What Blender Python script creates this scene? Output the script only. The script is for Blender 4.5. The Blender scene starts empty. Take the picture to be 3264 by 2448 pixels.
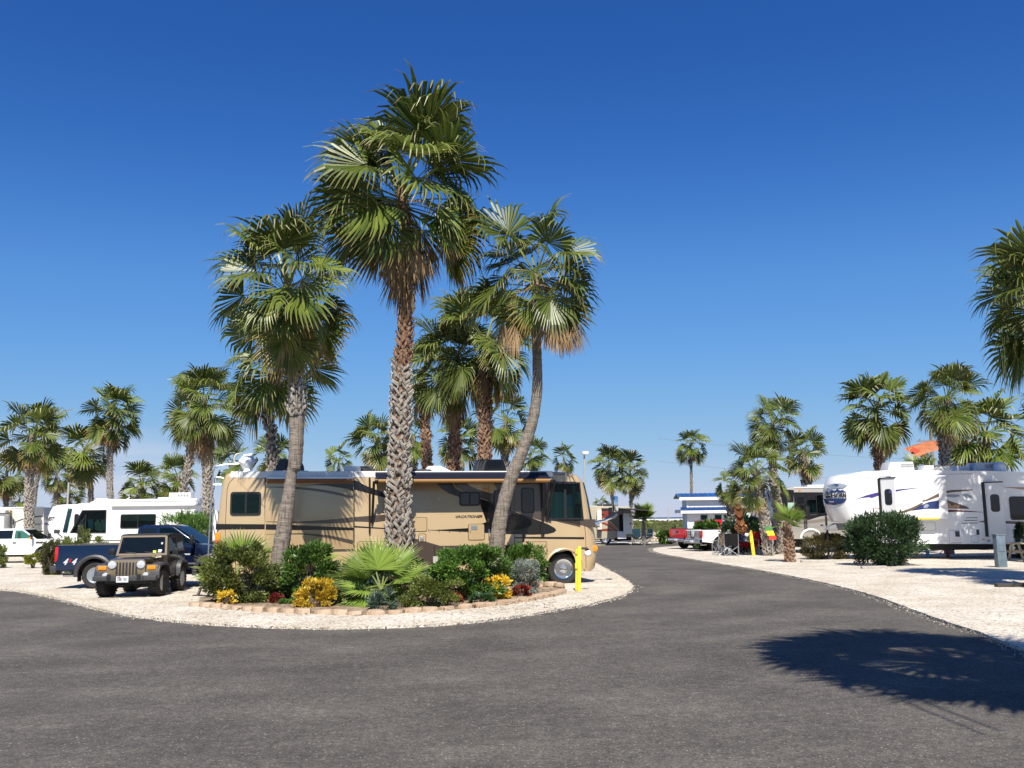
import bpy, bmesh, math, random
import numpy as np
from mathutils import Vector, Matrix

SC = bpy.context.scene
COL = SC.collection
R = math.radians
# ---------------------------------------------------------------- camera, sky, sun
CAM_H = 2.0
PITCH = R(8.29)
ROLL = R(-0.7)
FPX = 2950.0            # focal length in pixels of the 3264 px wide photograph
cam_d = bpy.data.cameras.new('camera')
cam = bpy.data.objects.new('camera', cam_d)
COL.objects.link(cam)
cam_d.sensor_width = 36.0
cam_d.lens = 36.0 * FPX / 3264.0
cam_d.clip_start = 0.1
cam_d.clip_end = 20000
CM = Matrix.Rotation(R(90) + PITCH, 3, 'X') @ Matrix.Rotation(ROLL, 3, 'Z')
cam.matrix_world = Matrix.Translation((0, 0, CAM_H)) @ CM.to_4x4()
SC.camera = cam

SUN_EL = R(52)
SUN_AZ = R(2.0)      # sun behind the camera, a little to the right of it
world = bpy.data.worlds.new('World')
SC.world = world
world.use_nodes = True
wn = world.node_tree
wn.nodes.clear()
w_out = wn.nodes.new('ShaderNodeOutputWorld')
w_bg = wn.nodes.new('ShaderNodeBackground')
w_sky = wn.nodes.new('ShaderNodeTexSky')
w_sky.sky_type = 'NISHITA'
w_sky.sun_disc = False
w_sky.sun_elevation = SUN_EL
w_sky.sun_rotation = math.pi - SUN_AZ
w_sky.altitude = 0
w_sky.air_density = 0.8
w_sky.dust_density = 0.15
w_sky.ozone_density = 5.0
w_bg.inputs['Strength'].default_value = 0.0945
# film-like saturation of the blue plus one faint low cloud bank on the left
w_hsv = wn.nodes.new('ShaderNodeHueSaturation')
w_hsv.inputs['Saturation'].default_value = 1.22
w_sc = wn.nodes.new('ShaderNodeVectorMath'); w_sc.operation = 'SCALE'; w_sc.inputs['Scale'].default_value = 0.1
w_cv = wn.nodes.new('ShaderNodeRGBCurve')
for ci, P_ in enumerate((((.026, .0154), (.078, .078), (.39, .263)), ((.103, .0755), (.243, .226), (.67, .40)), ((.285, .287), (.55, .515), (.9, .55)))):
    c_ = w_cv.mapping.curves[ci]; c_.points[1].location = (1, .5 if ci == 0 else .47 if ci == 1 else .56)
    for q_ in P_: c_.points.new(*q_)
w_cv.mapping.update()
w_s2 = wn.nodes.new('ShaderNodeVectorMath'); w_s2.operation = 'SCALE'; w_s2.inputs['Scale'].default_value = 10
wn.links.new(w_sky.outputs[0], w_hsv.inputs['Color'])
wn.links.new(w_hsv.outputs[0], w_sc.inputs[0]); wn.links.new(w_sc.outputs[0], w_cv.inputs['Color']); wn.links.new(w_cv.outputs[0], w_s2.inputs[0])
tc = wn.nodes.new('ShaderNodeTexCoord')
mp = wn.nodes.new('ShaderNodeMapping')
mp.inputs['Scale'].default_value = (5, 5, 22)
nz = wn.nodes.new('ShaderNodeTexNoise')
nz.inputs['Scale'].default_value = 1.6
nz.inputs['Detail'].default_value = 7
wn.links.new(tc.outputs['Generated'], mp.inputs['Vector'])
wn.links.new(mp.outputs[0], nz.inputs['Vector'])
rp = wn.nodes.new('ShaderNodeMapRange')
rp.inputs['From Min'].default_value = 0.40
rp.inputs['From Max'].default_value = 0.58
rp.inputs['To Max'].default_value = 0.85
wn.links.new(nz.outputs['Fac'], rp.inputs['Value'])
sp = wn.nodes.new('ShaderNodeSeparateXYZ')
wn.links.new(tc.outputs['Generated'], sp.inputs[0])
mz = wn.nodes.new('ShaderNodeMapRange')
mz.inputs['From Min'].default_value = 0.105
mz.inputs['From Max'].default_value = 0.05
wn.links.new(sp.outputs['Z'], mz.inputs['Value'])
mx_ = wn.nodes.new('ShaderNodeMapRange')
mx_.inputs['From Min'].default_value = -0.20
mx_.inputs['From Max'].default_value = -0.40
wn.links.new(sp.outputs['X'], mx_.inputs['Value'])
m1 = wn.nodes.new('ShaderNodeMath'); m1.operation = 'MULTIPLY'
m2 = wn.nodes.new('ShaderNodeMath'); m2.operation = 'MULTIPLY'
wn.links.new(mz.outputs[0], m1.inputs[0]); wn.links.new(mx_.outputs[0], m1.inputs[1])
wn.links.new(m1.outputs[0], m2.inputs[0]); wn.links.new(rp.outputs[0], m2.inputs[1])
cmx = wn.nodes.new('ShaderNodeMixRGB')
cmx.inputs['Color2'].default_value = (4.6, 4.9, 5.8, 1)
wn.links.new(m2.outputs[0], cmx.inputs['Fac'])
wn.links.new(w_s2.outputs[0], cmx.inputs['Color1'])
wn.links.new(cmx.outputs[0], w_bg.inputs['Color'])
wn.links.new(w_bg.outputs[0], w_out.inputs['Surface'])

sun_d = bpy.data.lights.new('sun', 'SUN')
sun_d.energy = 5.0
sun_d.angle = R(0.53)
sun_d.color = (1.0, 0.94, 0.84)
sun = bpy.data.objects.new('sun', sun_d)
COL.objects.link(sun)
to_sun = Vector((math.sin(SUN_AZ) * math.cos(SUN_EL), -math.cos(SUN_AZ) * math.cos(SUN_EL), math.sin(SUN_EL)))
sun.rotation_euler = to_sun.to_track_quat('Z', 'Y').to_euler()
sun.location = (5, -20, 30)

SC.view_settings.view_transform = 'Standard'
SC.view_settings.look = 'None'
SC.view_settings.gamma = 1.0
SC.view_settings.use_curve_mapping = False
SC.view_settings.exposure = 0.6
SC.cycles.max_bounces = 6
SC.cycles.diffuse_bounces = 2
SC.cycles.glossy_bounces = 3
SC.cycles.transmission_bounces = 4
SC.cycles.transparent_max_bounces = 8

# ---------------------------------------------------------------- measuring from the photograph
def ray(px, py):
    return CM @ Vector(((px - 1632) / FPX, (1224 - py) / FPX, -1.0))
def G(px, py, z=0.0):
    d = ray(px, py)
    t = (z - CAM_H) / d.z
    return Vector((d.x * t, d.y * t, z))
def W(px, py, Y):
    d = ray(px, py)
    t = Y / d.y
    return Vector((d.x * t, Y, CAM_H + d.z * t))
class Frame:
    """a vertical plane through `origin`, turned by yaw; (px, py) of the photograph -> (x along it, z up)."""
    def __init__(s, origin, yaw=0.0):
        s.o = Vector((origin[0], origin[1], 0)); s.yaw = yaw
        s.u = Vector((math.cos(yaw), math.sin(yaw), 0)); s.n = Vector((-math.sin(yaw), math.cos(yaw), 0))
    def p(s, px, py, off=0.0):
        d = ray(px, py); c = Vector((0, 0, CAM_H))
        t = ((s.o + s.n * off - c).dot(s.n)) / d.dot(s.n)
        q = c + d * t - s.o
        return (q.dot(s.u), q.z)
    def pp(s, pts, off=0.0):
        return [s.p(a, b, off) for a, b in pts]

# ---------------------------------------------------------------- materials
MATS = {}
def mat(name, col, rough=0.5, metal=0.0, var=0.0, scale=3.0, bump=0.0, bscale=30.0, coat=0.0, col2=None, spec=0.5, trans=0.0, stretch=(1, 1, 1), emit=None, alpha=1.0, detail=5):
    if name in MATS: return MATS[name]
    m = bpy.data.materials.new(name); MATS[name] = m
    m.use_nodes = True
    n = m.node_tree; b = n.nodes['Principled BSDF']
    b.inputs['Base Color'].default_value = (*col, 1)
    b.inputs['Roughness'].default_value = rough
    b.inputs['Metallic'].default_value = metal
    b.inputs['Specular IOR Level'].default_value = spec
    b.inputs['Coat Weight'].default_value = coat
    b.inputs['Coat Roughness'].default_value = 0.06
    if alpha < 1: b.inputs['Alpha'].default_value = alpha
    if trans: b.inputs['Transmission Weight'].default_value = trans
    tc = n.nodes.new('ShaderNodeTexCoord'); mp = n.nodes.new('ShaderNodeMapping')
    mp.inputs['Scale'].default_value = stretch
    n.links.new(tc.outputs['Object'], mp.inputs['Vector'])
    if var or col2:
        t = n.nodes.new('ShaderNodeTexNoise'); t.inputs['Scale'].default_value = scale; t.inputs['Detail'].default_value = detail
        n.links.new(mp.outputs[0], t.inputs['Vector'])
        r = n.nodes.new('ShaderNodeValToRGB')
        c2 = col2 or tuple(min(1, c * (1 + var)) for c in col)
        c1 = col if col2 else tuple(c * (1 - var) for c in col)
        r.color_ramp.elements[0].position = 0.36; r.color_ramp.elements[1].position = 0.64
        r.color_ramp.elements[0].color = (*c1, 1); r.color_ramp.elements[1].color = (*c2, 1)
        n.links.new(t.outputs['Fac'], r.inputs['Fac']); n.links.new(r.outputs[0], b.inputs['Base Color'])
    if bump:
        t = n.nodes.new('ShaderNodeTexNoise'); t.inputs['Scale'].default_value = bscale; t.inputs['Detail'].default_value = 6
        n.links.new(mp.outputs[0], t.inputs['Vector'])
        bm = n.nodes.new('ShaderNodeBump'); bm.inputs['Strength'].default_value = bump; bm.inputs['Distance'].default_value = 0.02
        n.links.new(t.outputs['Fac'], bm.inputs['Height']); n.links.new(bm.outputs[0], b.inputs['Normal'])
    return m

def leaf_mat(name, c_dark, c_light, c_tip=None, rough=0.4, transl=0.25, tip_from=0.75, spec=0.5):
    """foliage: colour varies by the per-vertex attribute 'v' (which leaf) and 't' (base to tip)."""
    if name in MATS: return MATS[name]
    m = bpy.data.materials.new(name); MATS[name] = m
    m.use_nodes = True
    n = m.node_tree; b = n.nodes['Principled BSDF']; out = n.nodes['Material Output']
    b.inputs['Roughness'].default_value = rough
    b.inputs['Specular IOR Level'].default_value = spec
    a = n.nodes.new('ShaderNodeAttribute'); a.attribute_name = 'v'
    r = n.nodes.new('ShaderNodeValToRGB')
    r.color_ramp.elements[0].color = (*c_dark, 1); r.color_ramp.elements[1].color = (*c_light, 1)
    n.links.new(a.outputs['Fac'], r.inputs['Fac'])
    last = r.outputs[0]
    oi = n.nodes.new('ShaderNodeObjectInfo')
    hv = n.nodes.new('ShaderNodeHueSaturation')
    mr = n.nodes.new('ShaderNodeMapRange'); mr.inputs['To Min'].default_value = 0.72; mr.inputs['To Max'].default_value = 1.3
    n.links.new(oi.outputs['Random'], mr.inputs['Value']); n.links.new(mr.outputs[0], hv.inputs['Value'])
    n.links.new(last, hv.inputs['Color']); last = hv.outputs[0]
    if c_tip:
        a2 = n.nodes.new('ShaderNodeAttribute'); a2.attribute_name = 't'
        mr2 = n.nodes.new('ShaderNodeMapRange'); mr2.inputs['From Min'].default_value = tip_from; mr2.inputs['From Max'].default_value = 1.0
        n.links.new(a2.outputs['Fac'], mr2.inputs['Value'])
        mx = n.nodes.new('ShaderNodeMixRGB'); mx.inputs['Color2'].default_value = (*c_tip, 1)
        n.links.new(mr2.outputs[0], mx.inputs['Fac']); n.links.new(last, mx.inputs['Color1']); last = mx.outputs[0]
    n.links.new(last, b.inputs['Base Color'])
    if transl:
        t = n.nodes.new('ShaderNodeBsdfTranslucent'); ms = n.nodes.new('ShaderNodeMixShader'); ms.inputs[0].default_value = transl
        gm = n.nodes.new('ShaderNodeGamma'); gm.inputs[1].default_value = 0.85
        n.links.new(last, gm.inputs[0]); n.links.new(gm.outputs[0], t.inputs[0])
        n.links.new(b.outputs[0], ms.inputs[1]); n.links.new(t.outputs[0], ms.inputs[2]); n.links.new(ms.outputs[0], out.inputs['Surface'])
    return m

def glass_mat(name, tint=(0.25, 0.4, 0.38), see=0.55, dark=(0.008, 0.012, 0.014)):
    if name in MATS: return MATS[name]
    m = bpy.data.materials.new(name); MATS[name] = m
    m.use_nodes = True; n = m.node_tree; n.nodes.clear()
    out = n.nodes.new('ShaderNodeOutputMaterial'); g = n.nodes.new('ShaderNodeBsdfPrincipled')
    g.inputs['Base Color'].default_value = (*dark, 1); g.inputs['Roughness'].default_value = 0.03
    g.inputs['Specular IOR Level'].default_value = 0.7
    tr = n.nodes.new('ShaderNodeBsdfTransparent'); tr.inputs[0].default_value = (*tint, 1)
    fr = n.nodes.new('ShaderNodeFresnel'); fr.inputs[0].default_value = 1.5
    mr = n.nodes.new('ShaderNodeMapRange'); mr.inputs['To Min'].default_value = 1 - see; mr.inputs['To Max'].default_value = 1
    n.links.new(fr.outputs[0], mr.inputs['Value'])
    mx = n.nodes.new('ShaderNodeMixShader')
    n.links.new(mr.outputs[0], mx.inputs[0]); n.links.new(tr.outputs[0], mx.inputs[1]); n.links.new(g.outputs[0], mx.inputs[2])
    n.links.new(mx.outputs[0], out.inputs['Surface'])
    return m

# ---------------------------------------------------------------- object helpers
ORG = {}
def np_mesh(name, V, F, mats=(), attrs=None, mi=None, smooth=False):
    """V (n,3), F (m,k) arrays -> mesh, quickly."""
    me = bpy.data.meshes.new(name)
    V = np.asarray(V, dtype=np.float32); F = np.asarray(F, dtype=np.int32)
    k = F.shape[1]
    me.vertices.add(len(V)); me.vertices.foreach_set('co', V.ravel())
    me.loops.add(F.size); me.loops.foreach_set('vertex_index', F.ravel())
    me.polygons.add(len(F)); me.polygons.foreach_set('loop_start', np.arange(0, F.size, k, dtype=np.int32))
    if mi is not None: me.polygons.foreach_set('material_index', np.asarray(mi, dtype=np.int32))
    me.polygons.foreach_set('use_smooth', np.full(len(F), smooth, dtype=bool))
    for a, val in (attrs or {}).items():
        at = me.attributes.new(a, 'FLOAT', 'POINT'); at.data.foreach_set('value', np.asarray(val, dtype=np.float32))
    for m in mats: me.materials.append(m)
    me.update(calc_edges=True)
    return me
def link(name, me, parent=None, kind=None, loc=None):
    o = bpy.data.objects.new(name, me); COL.objects.link(o)
    if parent is not None: o.parent = parent; ORG[o] = ORG.get(parent, Vector((0, 0, 0)))
    if kind: o['kind'] = kind
    if loc is not None: o.location = loc
    return o
def thing(name, label, cat, loc=None, group=None, local=False, yaw=0.0):
    """an Empty at the thing's base; its parts are built in world coordinates unless local."""
    o = bpy.data.objects.new(name, None); COL.objects.link(o); o.empty_display_size = 0.3
    loc = Vector(loc) if loc is not None else Vector((0, 0, 0))
    o.location = loc; o.rotation_euler = (0, 0, yaw)
    ORG[o] = Vector((0, 0, 0)) if local else loc
    o['label'] = label; o['category'] = cat
    if group: o['group'] = group
    return o
def tag(o, label, cat, group=None):
    o['label'] = label; o['category'] = cat
    if group: o['group'] = group
    return o
def bm_obj(name, bm, m, parent=None, smooth=False, kind=None):
    off = ORG.get(parent, Vector((0, 0, 0)))
    if off.length > 0: bmesh.ops.translate(bm, vec=-off, verts=bm.verts)
    bmesh.ops.recalc_face_normals(bm, faces=bm.faces)
    me = bpy.data.meshes.new(name); bm.to_mesh(me); bm.free()
    for mm in (m if isinstance(m, (list, tuple)) else [m]): me.materials.append(mm)
    if smooth:
        me.polygons.foreach_set('use_smooth', [True] * len(me.polygons))
        try: me.set_sharp_from_angle(angle=R(35))
        except Exception: pass
    return link(name, me, parent, kind)
def add_box(bm, c, s, rot=None, bevel=0.0, taper=None):
    r = bmesh.ops.create_cube(bm, size=1.0)
    vs = r['verts']
    for v in vs:
        v.co = Vector((v.co.x * s[0], v.co.y * s[1], v.co.z * s[2]))
        if taper and v.co.z > 0: v.co.x *= taper[0]; v.co.y *= taper[1]
    if bevel:
        es = list({e for v in vs for e in v.link_edges})
        rb = bmesh.ops.bevel(bm, geom=es, offset=bevel, segments=2, affect='EDGES', profile=0.6)
        vs = list({v for f in rb['faces'] for v in f.verts} | {v for v in vs if v.is_valid})
    M = Matrix.Translation(Vector(c))
    if rot is not None:
        M = M @ (rot.to_4x4() if isinstance(rot, Matrix) else Matrix.Rotation(rot, 4, 'Z'))
    bmesh.ops.transform(bm, matrix=M, verts=vs)
    return vs
def box(name, c, s, m, parent=None, bevel=0.0, rot=None, smooth=None, taper=None):
    bm = bmesh.new(); add_box(bm, c, s, rot, bevel, taper)
    return bm_obj(name, bm, m, parent, smooth=bool(bevel) if smooth is None else smooth)
def boxes(name, lst, m, parent=None, bevel=0.0, kind=None):
    bm = bmesh.new()
    for l in lst: add_box(bm, l[0], l[1], l[2] if len(l) > 2 else None, bevel)
    return bm_obj(name, bm, m, parent, smooth=bool(bevel), kind=kind)
def add_tube(bm, pts, r, seg=8, cap=True):
    pts = [Vector(p) for p in pts]; n = len(pts)
    rs = r if isinstance(r, (list, tuple)) else [r] * n
    rings = []
    up = None
    for i, p in enumerate(pts):
        d = (pts[min(i + 1, n - 1)] - pts[max(i - 1, 0)])
        d = d.normalized() if d.length > 1e-9 else Vector((0, 0, 1))
        if up is None:
            a = Vector((0, 0, 1)) if abs(d.z) < 0.9 else Vector((1, 0, 0))
        else: a = up
        x = d.cross(a).normalized(); y = x.cross(d).normalized(); up = y
        rings.append([bm.verts.new(p + (x * math.cos(2 * math.pi * k / seg) + y * math.sin(2 * math.pi * k / seg)) * rs[i]) for k in range(seg)])
    for i in range(n - 1):
        for k in range(seg):
            bm.faces.new((rings[i][k], rings[i][(k + 1) % seg], rings[i + 1][(k + 1) % seg], rings[i + 1][k]))
    if cap:
        bm.faces.new(rings[0][::-1]); bm.faces.new(rings[-1])
def tube(name, pts, r, m, parent=None, seg=8):
    bm = bmesh.new(); add_tube(bm, pts, r, seg)
    return bm_obj(name, bm, m, parent, smooth=True)
def tubes(name, lst, m, parent=None, seg=6, kind=None):
    bm = bmesh.new()
    for pts, r in lst: add_tube(bm, pts, r, seg)
    return bm_obj(name, bm, m, parent, smooth=True, kind=kind)
def add_lathe(bm, prof, c, axis='Z', seg=24):
    rings = []
    for r, h in prof:
        ring = []
        for k in range(seg):
            a = 2 * math.pi * k / seg; x, y = r * math.cos(a), r * math.sin(a)
            co = {'Z': (x, y, h), 'Y': (x, h, y), 'X': (h, x, y)}[axis]
            ring.append(bm.verts.new(Vector(c) + Vector(co)))
        rings.append(ring)
    for i in range(len(rings) - 1):
        for k in range(seg):
            bm.faces.new((rings[i][k], rings[i][(k + 1) % seg], rings[i + 1][(k + 1) % seg], rings[i + 1][k]))
    bm.faces.new(rings[0][::-1]); bm.faces.new(rings[-1])
def lathe(name, prof, c, m, parent=None, axis='Z', seg=24):
    bm = bmesh.new(); add_lathe(bm, prof, c, axis, seg)
    return bm_obj(name, bm, m, parent, smooth=True)
def add_prism(bm, pts, y0, y1, bevel=0.0, seg=2):
    """outline (x, z) pushed through from y0 to y1."""
    a = [bm.verts.new((x, y0, z)) for x, z in pts]; b = [bm.verts.new((x, y1, z)) for x, z in pts]
    n = len(pts); fs = [bm.faces.new(a), bm.faces.new(b[::-1])]
    for i in range(n): fs.append(bm.faces.new((a[i], b[i], b[(i + 1) % n], a[(i + 1) % n])))
    if bevel:
        es = list(fs[0].edges) + list(fs[1].edges)
        bmesh.ops.bevel(bm, geom=es, offset=bevel, segments=seg, affect='EDGES', profile=0.6, clamp_overlap=True)
def prism(name, pts, y0, y1, m, parent=None, bevel=0.0, smooth=None, xf=None, seg=2):
    bm = bmesh.new(); add_prism(bm, pts, y0, y1, bevel, seg)
    bmesh.ops.triangulate(bm, faces=[f for f in bm.faces if len(f.verts) > 4])
    if xf: 
        for v in bm.verts: v.co = xf(v.co)
    return bm_obj(name, bm, m, parent, smooth=bool(bevel) if smooth is None else smooth)
def rrect(x0, x1, z0, z1, r=0.05, n=4):
    """rounded rectangle outline"""
    x0, x1 = min(x0, x1), max(x0, x1); z0, z1 = min(z0, z1), max(z0, z1)
    r = min(r, (x1 - x0) / 2.01, (z1 - z0) / 2.01)
    out = []
    for cx, cz, a0 in ((x1 - r, z1 - r, 0), (x0 + r, z1 - r, 90), (x0 + r, z0 + r, 180), (x1 - r, z0 + r, 270)):
        for i in range(n + 1):
            a = R(a0 + 90 * i / n); out.append((cx + r * math.cos(a), cz + r * math.sin(a)))
    return out
def shrink(pts, d):
    cx = sum(p[0] for p in pts) / len(pts); cz = sum(p[1] for p in pts) / len(pts)
    w = max(p[0] for p in pts) - min(p[0] for p in pts); h = max(p[1] for p in pts) - min(p[1] for p in pts)
    return [(cx + (x - cx) * (1 - 2 * d / w), cz + (z - cz) * (1 - 2 * d / h)) for x, z in pts]
def frame_ring(name, outer, inner, y0, y1, m, parent):
    bm = bmesh.new(); n = len(outer)
    o0 = [bm.verts.new((x, y0, z)) for x, z in outer]; i0 = [bm.verts.new((x, y0, z)) for x, z in inner]
    o1 = [bm.verts.new((x, y1, z)) for x, z in outer]; i1 = [bm.verts.new((x, y1, z)) for x, z in inner]
    for k in range(n):
        j = (k + 1) % n
        bm.faces.new((o0[k], o0[j], i0[j], i0[k])); bm.faces.new((o0[k], o1[k], o1[j], o0[j])); bm.faces.new((i0[k], i0[j], i1[j], i1[k])); bm.faces.new((o1[k], i1[k], i1[j], o1[j]))
    return bm_obj(name, bm, m, parent)
def window(parent, pts, m_frame, m_glass, y=0.0, rim=0.05, depth=0.03, bars=(), curtain=None, name='window', blinds=None):
    """a window on a wall whose outside faces -y at y: frame > pane, bars, curtain / slats behind the pane."""
    inner = shrink(pts, rim)
    fr = frame_ring(name, pts, inner, y - depth, y - 0.001, m_frame, parent)
    if not blinds and not curtain:
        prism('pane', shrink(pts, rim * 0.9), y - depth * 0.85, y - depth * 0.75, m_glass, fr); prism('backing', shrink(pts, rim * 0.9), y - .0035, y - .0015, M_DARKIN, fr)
    else:
        prism('pane', shrink(pts, rim * 0.9), y - depth * 0.85, y - depth * 0.75, m_glass, fr)
        if curtain: prism('curtain', shrink(pts, rim * 1.3), y - depth * 0.4, y - 0.002, curtain, fr)
        if blinds:
            xs = [p[0] for p in inner]; zs = [p[1] for p in inner]
            L = []; z = min(zs) + 0.03
            while z < max(zs) - 0.03:
                L.append((((min(xs) + max(xs)) / 2, y - depth * 0.35, z), (max(xs) - min(xs), 0.004, 0.03), Matrix.Rotation(R(35), 3, 'X'))); z += 0.045
            boxes('blind', L, blinds, fr, kind='stuff')
    for (a, b, c, d) in bars:
        prism('mullion', [(a, c), (b, c), (b, d), (a, d)], y - depth * 1.05, y - 0.0012, m_frame, fr)
    return fr
def text(name, s, h, m, parent, x, z, y, shear=0.0, bold=0.0, width=None, extr=0.003, xf=None, z_rot=0.0, tilt=0.0):
    cu = bpy.data.curves.new(name, 'FONT'); cu.body = s; cu.size = h / 0.7; cu.shear = shear; cu.offset = bold; cu.extrude = extr; cu.resolution_u = 3
    o = bpy.data.objects.new(name, cu)
    COL.objects.link(o); dg = bpy.context.evaluated_depsgraph_get(); dg.update()
    me = bpy.data.meshes.new_from_object(o.evaluated_get(dg)); bpy.data.objects.remove(o)
    xs = [v.co.x for v in me.vertices]; w = max(xs) - min(xs); x0 = min(xs)
    k = (width / w) if width else 1.0
    off = ORG.get(parent, Vector((0, 0, 0)))
    ct, st = math.cos(tilt), math.sin(tilt)
    for v in me.vertices:
        a, b_ = (v.co.x - x0) * k, v.co.y
        p = Vector((x + a * ct - b_ * st, y - v.co.z, z + a * st + b_ * ct))
        if xf: p = xf(p)
        v.co = p - off
    me.materials.clear(); me.materials.append(m)
    return link(name, me, parent)
def bez(p0, p1, p2, p3, n=10):
    out = []
    for i in range(n + 1):
        t = i / n; u = 1 - t
        out.append(tuple(u ** 3 * a + 3 * u * u * t * b + 3 * u * t * t * c + t ** 3 * d for a, b, c, d in zip(p0, p1, p2, p3)))
    return out
def smooth_path(pts, n=6):
    """Catmull-Rom through points of any dimension"""
    P = [Vector(p) for p in pts]; P = [P[0] * 2 - P[1]] + P + [P[-1] * 2 - P[-2]]
    out = []
    for i in range(1, len(P) - 2):
        for k in range(n):
            t = k / n
            out.append(0.5 * ((2 * P[i]) + (-P[i - 1] + P[i + 1]) * t + (2 * P[i - 1] - 5 * P[i] + 4 * P[i + 1] - P[i + 2]) * t * t + (-P[i - 1] + 3 * P[i] - 3 * P[i + 1] + P[i + 2]) * t ** 3))
    out.append(P[-2]); return out

# palette
M_CHROME = mat('chrome', (0.75, 0.77, 0.8), 0.08, 1.0)
M_ALU = mat('aluminium', (0.6, 0.62, 0.64), 0.35, 0.9)
M_BLACK = mat('black_plastic', (0.012, 0.012, 0.014), 0.45)
M_BLACKM = mat('black_matt', (0.02, 0.02, 0.022), 0.8)
M_RUBBER = mat('rubber', (0.022, 0.021, 0.02), 0.85, bump=0.3, bscale=60)
M_WHITE = mat('white_gelcoat', (0.78, 0.78, 0.77), 0.3, var=0.03, scale=1.2, coat=0.3)
M_WHITER = mat('white_roof', (0.72, 0.72, 0.7), 0.5, var=0.06, scale=3)
M_DGLASS = glass_mat('dark_glass', see=0.25)
M_GLASS = glass_mat('tinted_glass', tint=(0.6, 0.8, 0.76), see=0.88)
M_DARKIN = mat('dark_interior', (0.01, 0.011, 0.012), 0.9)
M_AMBER = mat('amber_lens', (0.8, 0.26, 0.01), 0.15, coat=0.6)
M_REDL = mat('red_lens', (0.5, 0.012, 0.012), 0.12, coat=0.8)
M_YELLOW = mat('yellow_paint', (0.85, 0.6, 0.05), 0.45, var=0.08, scale=6)
M_FASCIA = mat('grey_seam', (0.2, 0.2, 0.21), 0.5)

def wheel(parent, x, y, z, r, w, rim_m=M_ALU, face=-1, holes=8, rr=0.6, hub=True):
    """a wheel whose axle runs along y; face = which side its outside points to"""
    bm = bmesh.new()
    add_lathe(bm, [(r * rr, -w / 2 * 0.8), (r * 0.9, -w / 2), (r * 0.985, -w * 0.4), (r, 0), (r * 0.985, w * 0.4), (r * 0.9, w / 2), (r * rr, w / 2 * 0.8)], (x, y, z), 'Y', 28)
    t = bm_obj('wheel', bm, M_RUBBER, parent, smooth=True)
    f = face * w / 2
    lathe('rim', [(r * (rr + .02), f * 0.82), (r * (rr + .02), f * 0.98), (r * (rr - .06), f * 0.95), (r * (rr - .1), f * 0.62), (r * .3, f * .72), (r * .24, f * .95), (0.001, f * 1.0)], (x, y, z), rim_m, t, 'Y', 28)
    L = []
    for k in range(holes):
        a = 2 * math.pi * k / holes
        L.append(((x + math.cos(a) * r * (rr - .19), y + f * .69, z + math.sin(a) * r * (rr - .19)), k))
    bm = bmesh.new()
    for c, k in L: add_lathe(bm, [(r * .055, -0.01), (r * .055, 0.01)], c, 'Y', 8)
    bm_obj('rim_hole', bm, M_BLACKM, t, kind='stuff')
    if hub:
        bm = bmesh.new()
        for k in range(8):
            a = 2 * math.pi * (k + .5) / 8
            add_lathe(bm, [(r * .03, -0.02), (r * .03, 0.02)], (x + math.cos(a) * r * .19, y + f * .98, z + math.sin(a) * r * .19), 'Y', 6)
        bm_obj('lug_nut', bm, rim_m, t, smooth=True, kind='stuff')
    return t
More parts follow.
